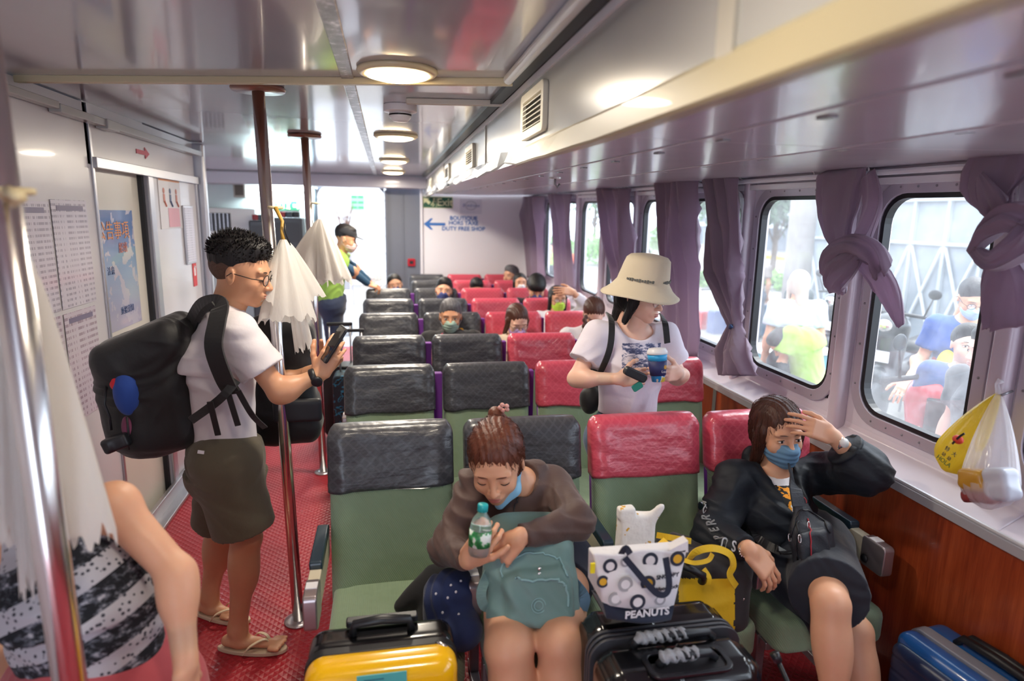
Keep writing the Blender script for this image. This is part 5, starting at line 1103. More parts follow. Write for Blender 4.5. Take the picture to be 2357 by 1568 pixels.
s = Soft(); s.cone(PY(1000, 1330, 1.98), PY(925, 1395, 1.94), .045, .028, k=.02).cone(PY(1010, 1350, 1.96), PY(985, 1440, 1.90), .05, .05, k=.03); root = empty('dark_jacket', PY(960, 1380, 1.95), 0, 'black cloth jacket lying on the empty aisle seat edge', 'jacket'); soft_at('cloth', s, .006, cloth('black_cloth', '17171a'), root, disp=folds(.006, 30, (1, 0, .6), 9))
# --- left foreground: person seen from behind, elbow out
J = dict(pelvis=PY(225, 1575, 1.50), chest=PY(190, 1380, 1.52), neck=PY(130, 1160, 1.58), head=PY(70, 1060, 1.62), shR=PY(262, 1165, 1.50), elR=PY(405, 1318, 1.44), wrR=PY(428, 1530, 1.36), shL=PY(20, 1270, 1.62), elL=PY(-60, 1400, 1.7), wrL=PY(-20, 1500, 1.6))
J.update(hipR=J['pelvis'] + V3(.09, 0, -.06), hipL=J['pelvis'] + V3(-.09, .05, -.06)); px_ = J['pelvis']
for q, s_ in (('R', 1), ('L', -1)): J.update({'kn' + q: V3(px_.x + .09 * s_, 1.46, .34), 'an' + q: V3(px_.x + .09 * s_, 1.55, .09), 'toe' + q: V3(px_.x + .1 * s_, 1.68, .03)})
J['handR'] = dict(fdir=V3(.0, -.25, -1), dorsal=V3(1, -.3, 0), thumb=1, curl=(.3, .3, .3, .3))
def m_ikat(n):
    x, y, z = n.sep(n.co()); w_ = n.math('ADD', n.math('MULTIPLY', z, 9.5), n.math('MULTIPLY', x, -4.5)); st = n.math('SINE', n.math('MULTIPLY', w_, 6)); nz = n.noise(n.co(), 38, 3, .7, stretch=(1, 1, 1.8))
    vo = n.new('TexVoronoi'); vo.inputs['Scale'].default_value = 75; n.link(n.co(), vo.inputs['Vector']); dots = n.math('LESS_THAN', vo.outputs[0], .3)
    a_ = n.mix(nz, '15171e', '5f6470'); dk = n.ramp(nz, [(.48, '14161d'), (.58, '5a5e68'), (.66, 'a9a8b0')]); lt = n.mix(dots, 'b4b2b8', '3a3c44'); n.color(n.mix(n.math('GREATER_THAN', st, -.15), lt, dk))
M_IKAT = custom('black_white_print_cloth', m_ikat, rough=.9)
root, M4 = person('person in black and white print top in the left foreground, bare arm bent', J, (-.8, .5, -.4), skin=SK_A, hm=H_BLACK, hair='back', fem=True, h=.006, hh=.005, top=M_IKAT, bottom=cloth('rose_cloth', 'b04a52'), tk=dict(sleeve='none', hem=-.07, amp=.006, loose=.02, seed=9, fat=1.15), bk=dict(length=.9, loose=.045))
# ------------------------------------------------------------------ curtains
def m_curt(n):
    t = n.new('BsdfTranslucent'); t.inputs[0].default_value = (*lin('d6bfd4'), 1); mx = n.new('MixShader'); mx.inputs[0].default_value = .34
    n.color(n.mix(n.noise(n.co(), 6, 3), '897888', '9f8e9d')); n.bump(n.noise(n.co(), 300, 2), .1, .002)
    out = n.t.nodes['Material Output']; n.link(n.p.outputs[0], mx.inputs[1]); n.link(t.outputs[0], mx.inputs[2]); n.link(mx.outputs[0], out.inputs[0])
M_CURT = custom('mauve_curtain_cloth', m_curt, rough=.8, sheen=.3)
def curtain(label, rows, X, pleats, amp, tie=None, seed=0):
    """rows: (left px, right px, py) from top to bottom on the plane X; pleats run down it"""
    r = random.Random(seed); E_ = [(PX(a, y, X), PX(b_, y + (0 if len(q) < 1 else q[0]), X)) for a, b_, y, *q in [(*w_, 0) if len(w_) == 3 else w_ for w_ in rows]]
    c = sum((a + b_ for a, b_ in E_), V3(0, 0, 0)) / (2 * len(E_)); root = empty('curtain', (X, c.y, E_[0][0].z), 0, label, 'curtain', 'mauve window curtains'); nu = pleats * 10 + 1; nv = 44; vs = []
    for j in range(nv):
        t = j / (nv - 1) * (len(E_) - 1); i = min(int(t), len(E_) - 2); f = t - i; f = f * f * (3 - 2 * f) if tie is not None else f
        a = E_[i][0].lerp(E_[i + 1][0], f); b_ = E_[i][1].lerp(E_[i + 1][1], f); wd = (b_ - a).length
        for k in range(nu):
            u = k / (nu - 1); ph = 2 * PI * pleats * u + .6 * math.sin(3 * t + seed) + .5 * math.sin(9 * u + seed); am = amp * min(1.2, max(.35, wd / .22)) * (.75 + .35 * math.sin(u * 7 + seed * 2 + t)); p = a.lerp(b_, u)
            vs.append(p + V3(-am * 1.6 * (abs(math.sin(ph / 2)) ** .6 * 2 - 1 + .25 * math.sin(2 * ph + 1)), -.5 * am * math.cos(ph), 0) - Vector(root.location))
    fs = [(j * nu + k, j * nu + k + 1, (j + 1) * nu + k + 1, (j + 1) * nu + k) for j in range(nv - 1) for k in range(nu - 1)]
    o = MB().add(vs, fs).build('curtain_cloth', M_CURT, root, smooth=True); m = o.modifiers.new('t', 'SOLIDIFY'); m.thickness = .003; m.offset = 0
    b = MB(); a, b_ = E_[0]
    for k in range(4): p = a.lerp(b_, (k + .5) / 4); b.tube([p, p + V3(0, 0, .02), V3(1.9, p.y, 1.975 + .0125 * max(0, p.y - 1.5))], .002, 5)
    rel(b, root).build('curtain_hooks', M_WHITE, root, smooth=True)
    if tie is not None:
        p = PX(tie[0], tie[1], X); rel(MB().lathe([(.03, -.012), (.036, -.008), (.036, .008), (.03, .012)], p, 20, R=frame_R(z=(0, .3, 1), x=(1, 0, 0))).tube([p + V3(-.03, .0, 0), p + V3(-.045, -.02, .012), p + V3(-.04, -.035, .002)], .006, 8), root).build('curtain_tie', mat('blue_ribbon', '24426e', .5), root, smooth=True)
    return root
curtain('farthest narrow mauve curtain, beside the white back wall', [(1194, 1250, 452), (1203, 1250, 530), (1215, 1252, 640)], 1.84, 4, .03, seed=1)
curtain('second mauve curtain from the back wall, over a narrow window', [(1262, 1312, 447), (1275, 1312, 520), (1287, 1318, 665)], 1.84, 4, .03, seed=2)
curtain('mauve curtain bunched over the third window pillar, behind the bucket hat', [(1384, 1446, 434), (1395, 1452, 520), (1418, 1458, 620), (1420, 1455, 720)], 1.84, 4, .032, seed=3)
curtain('wide pleated mauve curtain hanging straight down in the middle', [(1522, 1598, 413), (1524, 1602, 520), (1523, 1606, 620), (1523, 1604, 822)], 1.82, 5, .036, seed=4)
curtain('mauve curtain gathered low with a blue tie', [(1620, 1692, 407), (1642, 1702, 520), (1640, 1698, 625), (1672, 1705, 710), (1683, 1703, 750), (1664, 1722, 810), (1660, 1736, 864)], 1.82, 5, .034, tie=(1693, 752), seed=5)
def ptube(b, path, freq=7, ripple=.12, twist=1.5, n=80, seed=0):
    """gathered cloth: a flat tube with folds running along it; path items are (point, half width, half depth)"""
    P_ = []
    for i in range(len(path) - 1):
        a, b_, c, d = path[max(i - 1, 0)], path[i], path[i + 1], path[min(i + 2, len(path) - 1)]
        for t in np.linspace(0, 1, 7, endpoint=False):
            h = lambda q: .5 * ((2 * b_[q]) + (c[q] - a[q]) * t + (2 * a[q] - 5 * b_[q] + 4 * c[q] - d[q]) * t * t + (3 * b_[q] - a[q] - 3 * c[q] + d[q]) * t ** 3)
            P_.append((h(0), max(.004, h(1)), max(.004, h(2))))
    P_.append(path[-1]); rings = []; m = len(P_)
    for i, (p, w_, d_) in enumerate(P_):
        t = (P_[min(i + 1, m - 1)][0] - P_[max(i - 1, 0)][0]).normalized(); a = V3(1, 0, 0); a = (a - t * a.x).normalized(); s_ = t.cross(a); u = i / (m - 1); ring = []
        for k in range(n):
            th = 2 * PI * k / n; x = freq * th + twist * u * 3 + seed; rp = 1 + ripple * (1.1 - 2.2 * abs(math.sin(x / 2)) ** .55 + .5 * math.sin(x * 1.0 + 2 * math.sin(2 * th + 5 * u)))
            cs, sn = math.cos(th), math.sin(th); bx = w_ * math.copysign(abs(cs) ** .8, cs); ring.append(p + s_ * (bx * (1 + (rp - 1) * .35)) + a * (d_ * sn * (1 + (rp - 1) * 2.2) + d_ * .25 * math.sin(x * .7 + 4 * u)))
        rings.append(ring)
    return b.loft(rings)
def knot(label, paths):
    c = paths[0][0][0]; root = empty('curtain', c, 0, label, 'curtain', 'mauve window curtains'); b = MB()
    for i, p in enumerate(paths): ptube(b, p, freq=(9, 6, 7, 8, 7)[i % 5], seed=i * 1.9)
    rel(b, root).build('curtain_cloth', M_CURT, root, smooth=True); return root
K = lambda x, y, X=1.84: PX(x, y, X)
rt = knot('mauve curtain tied in a loose knot between the two nearest windows', [
    [(K(1935, 392), .20, .02), (K(1932, 440), .185, .028), (K(1935, 510), .15, .035), (K(1945, 570, 1.82), .09, .04), (K(1965, 620, 1.80), .05, .035)],
    [(K(1998, 400, 1.80), .05, .018), (K(2008, 470, 1.79), .065, .025), (K(1985, 545, 1.78), .06, .03), (K(1960, 610, 1.78), .045, .03)],
    [(K(1898, 640, 1.80), .05, .02), (K(1905, 600, 1.77), .075, .035), (K(1950, 570, 1.75), .07, .04), (K(2005, 580, 1.76), .06, .04), (K(2035, 620, 1.79), .045, .035)],
    [(K(1990, 560, 1.77), .03, .02), (K(1955, 600, 1.74), .085, .035), (K(1925, 640, 1.74), .085, .035), (K(1928, 668, 1.76), .06, .02)],
    [(K(1985, 600, 1.79), .05, .03), (K(2025, 640, 1.79), .065, .03), (K(2055, 690, 1.82), .055, .025), (K(2074, 748, 1.83), .022, .012)]])
knot('mauve curtain knotted high beside the nearest window, at the right edge', [
    [(K(2300, 352), .13, .02), (K(2292, 400), .16, .028), (K(2300, 455), .11, .035), (K(2318, 510, 1.80), .06, .04)],
    [(K(2232, 588, 1.80), .03, .02), (K(2262, 540, 1.77), .045, .035), (K(2310, 505, 1.76), .055, .045), (K(2362, 500, 1.78), .05, .04)],
    [(K(2240, 575, 1.79), .03, .02), (K(2280, 600, 1.76), .05, .035), (K(2335, 570, 1.75), .055, .04), (K(2372, 530, 1.77), .04, .03)],
    [(K(2305, 590, 1.80), .05, .03), (K(2312, 640, 1.82), .09, .028), (K(2318, 700), .115, .024), (K(2322, 748), .125, .02)],
    [(K(2252, 405, 1.80), .02, .012), (K(2268, 440, 1.79), .05, .02), (K(2300, 480, 1.79), .05, .03)]])
b = MB(); b.tube([PX(1872, 395, 1.85), PX(1870, 380, 1.88), V3(1.9, PX(1870, 380, 1.88).y, 1.975)], .003, 6).tube([PX(2000, 392, 1.85), PX(1996, 375, 1.88), V3(1.9, PX(1996, 375, 1.88).y, 1.975)], .003, 6); rel(b, rt).build('curtain_hooks', M_WHITE, rt, smooth=True)
# ------------------------------------------------------------------ plastic bags
def m_plas(c, tr_, rough=.3):
    def f(n):
        t = n.new('BsdfTranslucent'); t.inputs[0].default_value = (*lin(c), 1); tp = n.new('BsdfTransparent'); m1_, m2_ = n.new('MixShader'), n.new('MixShader'); m1_.inputs[0].default_value = .45; m2_.inputs[0].default_value = tr_
        n.bump(n.noise(n.co(), 14, 4, .6, stretch=(1, 1, .3)), .5, .02); out = n.t.nodes['Material Output']
        n.link(n.p.outputs[0], m1_.inputs[1]); n.link(t.outputs[0], m1_.inputs[2]); n.link(m1_.outputs[0], m2_.inputs[1]); n.link(tp.outputs[0], m2_.inputs[2]); n.link(m2_.outputs[0], out.inputs[0])
    return f
M_PB = custom('milky_plastic_film', m_plas('efece6', .08), col='e9e6e2', rough=.32, spec=.5); M_PC = custom('clear_plastic_film', m_plas('f2f0f5', .58), col='ece9f2', rough=.15, spec=.8); M_PYW = custom('yellow_plastic_film', m_plas('f4dd3c', .05), col='efd544', rough=.3)
def lobe(b, apex, base, w0, w1, dp, side=(1, 0, 0), n=56, m=16, ripple=.14, seed=0, close=False, freq=9, belly=0):
    apex, base = Vector(apex), Vector(base); ax = (base - apex).normalized(); sd = Vector(side); sd = (sd - ax * sd.dot(ax)).normalized(); fr = ax.cross(sd); rings = []; L = (base - apex).length
    for j in range(m + 1):
        t = j / m; q = t if not close else t; w_ = w0 + (w1 - w0) * (t ** .8); 
        if close and t > .72: w_ *= math.sqrt(max(.02, 1 - ((t - .72) / .28) ** 2))
        w_ += belly * math.sin(PI * t); ring = []
        for k in range(n):
            a = 2 * PI * k / n; rp = 1 + ripple * (math.sin(freq * a + seed) + .6 * math.sin((freq * 2 - 3) * a + 2 * seed + t)) * (.4 + .6 * t); jag = (.02 * math.sin(7 * a + seed) + .012 * math.sin(19 * a)) * t ** 4 * (0 if close else L * 2)
            ring.append(apex + ax * (L * t + jag) + sd * (w_ * rp * math.cos(a)) + fr * (w_ * dp * rp * math.sin(a)))
        rings.append(ring)
    return b.loft(rings, cap=close)
def bag_bundle(label, lobes, ties):
    a0 = Vector(lobes[0][0]); root = empty('plastic_bag_bundle', a0, 0, label, 'bags', 'milky plastic bag bundles')
    for i, (ap, ba, w0, w1, dp, kw) in enumerate(lobes): b = MB(); lobe(b, ap, ba, w0, w1, dp, seed=i * 1.7 + 1, **kw); rel(b, root).build('bag_sheaf', M_PB, root, smooth=True)
    b = MB()
    for c, r_ in ties: b.lathe([(r_, -.006), (r_ + .006, -.004), (r_ + .006, .004), (r_, .006)], c, 24)
    rel(b, root).build('tie', mat('cream_cord', 'd3c49b', .6), root, smooth=True)
    return root
r1 = bag_bundle('white plastic bag bundle hanging from the pole beside the backpacker\'s face', [(PY(652, 552, 2.62), PY(662, 735, 2.56), .012, .10, .6, dict(freq=7, ripple=.10)), (PY(655, 556, 2.64), PY(700, 800, 2.60), .010, .035, .7, {}), (PY(652, 554, 2.62), PY(628, 700, 2.56), .010, .075, .5, dict(freq=5)), (PY(662, 560, 2.66), PY(702, 690, 2.66), .010, .075, .5, dict(freq=6))], [(PY(634, 478, 2.69), .024)])
b = MB(); b.tube([PY(634, 478, 2.66), PY(650, 510, 2.64), PY(648, 530, 2.63), PY(653, 556, 2.62)], [.008, .007, .006, .009], 8); rel(b, r1).build('cord', mat('amber_cord', 'b08a3c', .5), r1, smooth=True)
b = MB(); b.tube([PY(655, 515, 2.62), PY(657, 535, 2.62), PY(668, 565, 2.62)], .003, 6); rel(b, r1).build('black_string', M_BLACK, r1, smooth=True)
r2 = bag_bundle('wide white plastic bag bundle hanging from the farther aisle pole', [(PY(737, 505, 4.24), PY(735, 648, 4.20), .015, .19, .45, dict(freq=6, ripple=.1)), (PY(737, 505, 4.30), PY(700, 640, 4.32), .012, .15, .4, dict(freq=5)), (PY(737, 505, 4.2), PY(765, 645, 4.16), .012, .11, .4, {})], [(PY(727, 468, 4.36), .024)])
r3 = bag_bundle('large blurred white plastic bag bundle behind the left foreground pole', [(PY(75, 640, 1.30), PY(178, 1236, 1.27), .012, .066, .5, dict(ripple=.05, freq=5)), (PY(60, 600, 1.32), PY(110, 1225, 1.31), .012, .078, .4, dict(ripple=.05, freq=4)), (PY(-10, 560, 1.26), PY(-5, 1235, 1.24), .015, .045, .5, dict(ripple=.1)), (PY(15, 620, 1.24), PY(70, 1345, 1.22), .012, .016, .6, {})], [(PY(22, 440, 1.205), .030)])
for r_, p_ in ((r3, PY(20, 440, 1.17)),): b = MB(); b.tube([p_, p_ + V3(.03, -.03, -.01)], .01, 8); rel(b, r_).build('cord', mat('cream_cord'), r_, smooth=True)
# bags by the window at the right edge
ap = PX(2298, 908, 1.88); hk = MB()
root = empty('shopping_bag', ap, 0, 'yellow printed plastic bag hanging by the near window', 'bag'); b = MB(); lobe(b, ap, PX(2172, 1082, 1.80), .008, .075, .42, side=PX(2230, 1110, 1.8) - PX(2130, 1030, 1.8), ripple=.05, close=True, belly=.012); rel(b, root).build('bag_film', M_PYW, root, smooth=True)
ye = [Vector(v) for v in b.v]
pc = PX(2165, 1050, 1.74); RY = frame_R(x=(-.15, -1, -.38), y=(0, -.3, 1)); Rr = frame_R(x=PX(2200, 1085, 1.74) - PX(2150, 1045, 1.74), y=PX(2205, 1010, 1.74) - PX(2170, 1065, 1.74))
MB().ell(PX(2205, 1012, 1.745) - ap, (.012, .018, .014)).build('red_print', mat('red_orange_ink', 'd2402c', .5), root, smooth=True); b = MB(); ribbon(b, [PX(2192, 1022, 1.735), PX(2208, 1006, 1.735), PX(2220, 998, 1.735)], .006, .002, (-1, 0, 0)); rel(b, root).build('black_stroke', M_BLACK, root)
for ch, x_, y_, m_, sz in (('特', 2180, 1034, M_DARK, .016), ('大', 2196, 1046, M_DARK, .016), ('幼', 2172, 1046, M_DARK, .014), ('幼', 2184, 1056, M_DARK, .014), ('HOLA', 2172, 1062, mat('olive_ink', '5a6b1e', .6), .02)):
    text_obj(ch, 'bag_lettering', sz, PX(x_, y_, 1.733) - ap, frame_R(x=Rr @ V3(1, 0, 0), z=(-1, -.35, .2)), m_, root)
root = empty('shopping_bag', ap + V3(0, -.01, 0), 0, 'clear plastic bag of snacks hanging in front of the yellow one', 'bag'); b = MB(); lobe(b, ap, PX(2272, 1172, 1.76), .008, .085, .6, side=(.2, -1, 0), ripple=.07, close=True, belly=.01, freq=11); 
b.tube([ap + V3(0, 0, 0), ap + V3(0, .01, .03), ap + V3(0, 0, .045)], [.008, .006, .010], 8); rel(b, root).build('bag_film', M_PC, root, smooth=True)
MB().tube([V3(0, 0, .0), V3(.04, 0, .012)], .004, 8).build('wall_hook', M_ALUD, root, smooth=True)
for nm, lb, (x_, y_, X_), r_, cc in (('snack_pack', 'golden brown snack pack inside the clear hanging bag', (2248, 1105, 1.77), (.035, .045, .035), 'b98a2e'), ('snack_pack', 'white and grey snack pack inside the clear hanging bag', (2305, 1115, 1.78), (.035, .04, .05), 'b9bcc8'), ('snack_pack', 'dark red snack pack at the bottom of the clear hanging bag', (2262, 1142, 1.78), (.035, .06, .022), '8c3a3a')):
    tag(soft_obj(nm, Soft().box(PX(x_, y_, X_), r_, R=frame_R(x=(1, 0, 0), z=(0, .35, 1)), rad=.02).mesh(.005, disp=folds(.003, 50, (0, 1, 1), 2)), mat('pack_' + cc, cc, .35, var=.3, coat=.2)), lb, 'snack', 'snack packs in the clear bag')
# ------------------------------------------------------------------ luggage
def shell(root, name, m, c, size, rad, R=None, h=.006, grooves=None, gaxis=0, depth=.004, bevel=0):
    s = Soft(); s.box(c, [q / 2 for q in size], R=R, rad=rad); Ri = (R.inverted() if R else Matrix.Identity(3)); Rn = np.array(Ri)
    def dsp(V):
        L = (V - np.array(c)) @ Rn.T; d = np.zeros(len(V))
        if grooves: d = -depth * (np.abs(np.sin(L[:, gaxis] * grooves)) < .28)
        return d
    return soft_obj(name, s.mesh(h, disp=dsp if grooves else None), m, root)
M_SY = mat('glossy_yellow_shell', 'f2b90f', .18, coat=.6); M_SB = mat('glossy_black_shell', '101013', .2, coat=.5); M_SBL = mat('glossy_blue_shell', '1f5a9c', .3, coat=.4); M_SNV = mat('ribbed_navy_shell', '1d2b4a', .35, coat=.2)
c = V3(-.035, 1.575, .325); root = empty('suitcase', (c.x, c.y, 0), 0, 'glossy yellow suitcase with black rim standing before the empty aisle seat', 'suitcase')
shell(root, 'front_shell', M_SY, c + V3(0, -.055, .005), (.398, .115, .615), .05); shell(root, 'rear_shell', M_SB, c + V3(0, .055, 0), (.40, .13, .61), .045); rel(MB().rbox(c + V3(0, -.010, 0), (.408, .03, .618), .055, 6, axis='y'), root).build('zip_band', M_BLACK, root, bevel=.004)
b = MB(); b.tube([(-.08, .05, .635), (-.075, .05, .665), (0, .05, .672), (.075, .05, .665), (.08, .05, .635)], [.012, .012, .014, .012, .012], 10); b.build('top_handle', M_DARK, root, smooth=True)
MB().rbox((.0, .09, .645), (.20, .03, .02), .008, axis='z').build('telescopic_grip', M_DARK, root, bevel=.004)
b = MB(); b.tube([(.145, -.02, .634), (.165, -.035, .632), (.19, -.045, .60)], .006, 8); b.build('zip_pull', M_CHROME, root, smooth=True)
st = MB().box((.0, -.117, .572), (.125, .003, .12)).build('sticker', mat('teal_label', '4fb0ae', .5), root)
b = MB()
for r_ in range(7): b.box((-.02 + .012 * (r_ % 2), -.1193, .619 - r_ * .016), (.05 + .02 * ((r_ * 3) % 2), .001, .003))
b.build('sticker_print', mat('label_ink', '2f6f80', .6), st)
for sx in (-1, 1):
    for sy in (-.06, .08): MB().lathe([(.001, -.012), (.024, -.012), (.026, 0), (.024, .012), (.001, .012)], (sx * .16, sy, .026), 16, R=frame_R(z=(1, 0, 0), x=(0, 0, 1))).build('wheel', M_BLACK, root)
c = V3(.745, 1.46, .34); root = empty('suitcase', (c.x, c.y, 0), 0, 'large glossy black suitcase with plastic-wrapped handles', 'suitcase')
shell(root, 'near_shell', M_SB, c + V3(-.01, -.085, 0), (.44, .17, .62), .055, grooves=16.5, gaxis=0, h=.005); shell(root, 'far_shell', M_SB, c + V3(0, .095, 0), (.44, .16, .62), .06, grooves=16.5, gaxis=0, h=.005)
for y in (.0, .018, .036): rel(MB().rbox(c + V3(-.003, y, 0), (.448, .010, .632), .06, 6, axis='y'), root).build('zip_band', mat('zip_grey', '3b3c42', .4), root, bevel=.003)
b = MB(); ring_solid(b, [(x, z) for x, z in rrect(-.115, .115, -.165, -.065, .03)], [(x, z) for x, z in rrect(-.10, .10, -.152, -.078, .022)], .646, .656); b.v = [(v[1], v[2], v[0]) for v in b.v]; b.build('handle_recess_rim', mat('satin_black', '1c1d22', .25), root, bevel=.003)
MB().rbox((0, -.115, .645), (.20, .074, .010), .02, 4).build('recess', M_BLACK, root)
M_WRAP = custom('crinkled_clear_wrap', lambda n: n.bump(n.noise(n.co(), 60, 4, .7), 1.0, .01), col='c9ccd2', rough=.12, spec=.9, alpha=.6)
for nm, y, z, w_ in (('grab_handle', -.115, .672, .16), ('telescopic_grip', -.03, .668, .24)):
    g = MB().tube([(-w_ / 2, y, z - .02), (-w_ / 2 + .02, y, z), (0, y - .004, z + .004), (w_ / 2 - .02, y, z), (w_ / 2, y, z - .02)], [.011, .012, .013, .012, .011], 12).build(nm, M_DARK, root, smooth=True)
    s = Soft(); s.cone((-w_ * .40, y, z + .002), (w_ * .12, y, z + .002), .016, .016, k=.01); V, Q = s.mesh(.0035, disp=lambda V: .002 * np.sin(V[:, 0] * 260 + V[:, 2] * 150) + .0015 * np.sin(V[:, 0] * 480 + V[:, 1] * 260)); link_mesh('plastic_wrap', quick_mesh(V, Q), M_WRAP, g)
for x_, z_ in ((-.17, .58), (-.17, .54), (.18, .58), (.18, .50)): MB().ell((x_, -.172, z_), (.005, .004, .005), 10, 6).build('rivet', M_CHROME, root)
for sx in (-1, 1):
    for sy in (-.09, .09): MB().lathe([(.001, -.012), (.024, -.012), (.026, 0), (.024, .012), (.001, .012)], (sx * .17, sy, .026), 16, R=frame_R(z=(1, 0, 0), x=(0, 0, 1))).build('wheel', M_BLACK, root)
# blue case by the wood panel
p0, p1 = PZ(2075, 1452, .46), PZ(2285, 1600, .46); ang = math.atan2(p1.y - p0.y, p1.x - p0.x)
u = V3(math.cos(ang), math.sin(ang), 0); nrm = V3(-u.y, u.x, 0); R = frame_R(x=u, z=(0, 0, 1)); c0 = p0 + u * .22 + nrm * .06; c0.z = 0
root = empty('suitcase', c0, 0, 'blue ribbed suitcase with grey band in the lower right corner', 'suitcase')
shell(root, 'front_shell', M_SNV, c0 + V3(0, 0, .235) - nrm * .07, (.44, .075, .40), .03, R=R, grooves=60, gaxis=2, depth=.003, h=.005); shell(root, 'blue_rim', M_SBL, c0 + V3(0, 0, .24) - nrm * .038, (.46, .085, .45), .035, R=R, h=.005); rel(MB().rbox(c0 + V3(0, 0, .24) + nrm * .014, (.466, .045, .458), .04, 6, R=R, axis='y'), root).build('grey_band', mat('grey_zip_band', '8a8a92', .4), root, bevel=.004); shell(root, 'rear_shell', M_SBL, c0 + V3(0, 0, .24) + nrm * .075, (.46, .11, .45), .04, R=R, h=.005)
for k_, (dn_, mm, hh_) in enumerate(((.055, M_BLACK, .03), (.095, M_DARK, .022))):
    MB().tube([R @ V3(-.12, dn_, .46), R @ V3(-.10, dn_, .46 + hh_), R @ V3(0, dn_, .464 + hh_), R @ V3(.10, dn_, .46 + hh_), R @ V3(.12, dn_, .46)], [.012, .013, .014, .013, .012], 10).build(('top_handle', 'telescopic_grip')[k_], mm, root, smooth=True)
text_obj('Samie', 'case_lettering', .03, R @ V3(.06, -.112, .30), frame_R(x=u, y=(0, 0, 1)), mat('gold_ink'), root)
# pink case with extended handle at the bottom edge
c = PZ(1660, 1640, .40); c.z = 0; root = empty('suitcase', c, 0, 'pink suitcase with a black extended handle, just in at the bottom edge', 'suitcase'); shell(root, 'shell', mat('pink_shell', 'd4677c', .3, coat=.3), c + V3(0, 0, .23), (.30, .18, .40), .04)
a, b_ = PY(1782, 1503, 1.42), PY(1836, 1620, 1.36); b = MB().tube([a, a.lerp(b_, .18)], [.014, .012], 12).tube([a.lerp(b_, .1), b_, V3(b_.x - .02, b_.y - .03, .40)], .007, 10); rel(b, root).build('telescopic_handle', M_DARK, root, smooth=True)
# tote bag on the black case
M_TOTE = mat('white_canvas', 'e2e0e2', .85, var=.03, bump=.2); M_NAVY = cloth('navy_canvas', '1a2338')
YT = 1.46; o = PY(1468, 1400, YT + .05); root = empty('tote_bag', o, 0, 'white tote bag with round printed dots on top of the black suitcase', 'bag')
def quad_body(px, y0, y1, nm, m, root, n=12, bulge=.03):
    TL, TR, BR, BL = [PY(*q, y0) for q in px]; rings = []
    for j in range(n + 1):
        t = j / n; l, r_ = BL.lerp(TL, t), BR.lerp(TR, t); ring = []; dp = (y1 - y0) * (1 - .75 * t)
        for k in range(16): u_ = k / 15; p = l.lerp(r_, u_); p = p + V3(0, -bulge * math.sin(PI * u_) * math.sin(PI * min(1, t + .2)), .004 * math.sin(u_ * 11 + t * 2) * t); ring.append(p)
        for k in range(16): u_ = 1 - k / 15; p = l.lerp(r_, u_); ring.append(p + V3(0, dp + .01, 0))
        rings.append(ring)
    b = MB().loft(rings); F_ = lambda u_, t: BL.lerp(TL, t).lerp(BR.lerp(TR, t), u_) + V3(0, -bulge * math.sin(PI * u_) * math.sin(PI * min(1, t + .2)) - .0025, 0)
    rel(b, root).build(nm, m, root, smooth=False, bevel=.006); return F_
FT = quad_body([(1364, 1278), (1584, 1262), (1552, 1398), (1388, 1394)], YT, YT + .13, 'tote_body', M_TOTE, root); quad_body([(1388, 1392), (1552, 1396), (1545, 1428), (1396, 1424)], YT - .004, YT + .12, 'tote_base', M_NAVY, root)
b = MB(); pk = [PY(1540, 1268, YT), PY(1584, 1245, YT), PY(1584, 1272, YT)]; b.add([p - V3(0, 0, 0) for p in pk] + [p + V3(0, .03, 0) for p in pk], [(0, 1, 2), (5, 4, 3), (0, 3, 4, 1), (1, 4, 5, 2), (2, 5, 3, 0)]); rel(b, root).build('zip_corner', M_TOTE, root)
ox = Vector(o)
for u_, t, rr_, cc in ((.16, .78, .020, 'navy'), (.33, .84, .014, 'grey'), (.60, .84, .022, 'navy'), (.90, .84, .021, 'gold'), (.05, .50, .017, 'gold'), (.29, .50, .021, 'grey'), (.55, .52, .021, 'gold'), (.16, .20, .020, 'grey'), (.42, .20, .022, 'navy'), (.72, .22, .016, 'grey')):
    p = FT(u_, t); Rc = frame_R(z=(.0 + (u_ - .5) * -.6, -1, .05), x=(1, 0, 0)); m_ = {'navy': mat('navy_dot', '2a3040', .8), 'grey': mat('grey_dot', 'a5a5a8', .8), 'gold': mat('navy_dot', '2a3040')}[cc]
    MB().lathe([(.001, -.001), (rr_, -.001), (rr_, .001), (.001, .001)], p - ox, 24, R=Rc).build('printed_dot', m_, root)
    MB().lathe([(.001, -.001), (rr_ * .6, -.001), (rr_ * .6, .0018), (.001, .0018)], p - ox, 20, R=Rc).build('dot_centre', {'navy': M_TOTE, 'grey': M_TOTE, 'gold': mat('gold_dot', 'd9a72b', .7)}[cc], root)
for tx, u_, t, sz, m_ in (('SNOOPY', .79, .60, .017, M_NAVY), ('&', .79, .51, .013, M_NAVY), ('Woodstock', .78, .42, .015, M_NAVY)): text_obj(tx, 'tote_lettering', sz, FT(u_, t) - ox + V3(0, -.004, 0), frame_R(x=(1, .10, 0), y=(0, 0, 1)), m_, root, bold=.0004)
text_obj('PEANUTS', 'base_lettering', .030, PY(1490, 1412, YT - .028) - ox, RF, M_WHITE, root, bold=.0008)
for pts in ([(1438, 1284), (1460, 1310), (1490, 1345), (1515, 1368), (1534, 1366), (1540, 1340), (1532, 1284)], [(1430, 1275), (1440, 1262), (1450, 1275)]):
    b = MB(); ribbon(b, [PY(x_, y_, YT - .032 - .012 * math.sin(i_ / (len(pts) - 1) * PI)) for i_, (x_, y_) in enumerate(pts)], .017, .003); rel(b, root).build('handle_strap', M_NAVY, root)
b = MB(); b.box(PY(1364, 1308, YT - .01) - ox, (.012, .006, .028)); b.build('yellow_tag', mat('yellow_tag', 'e3d21f', .6), root)
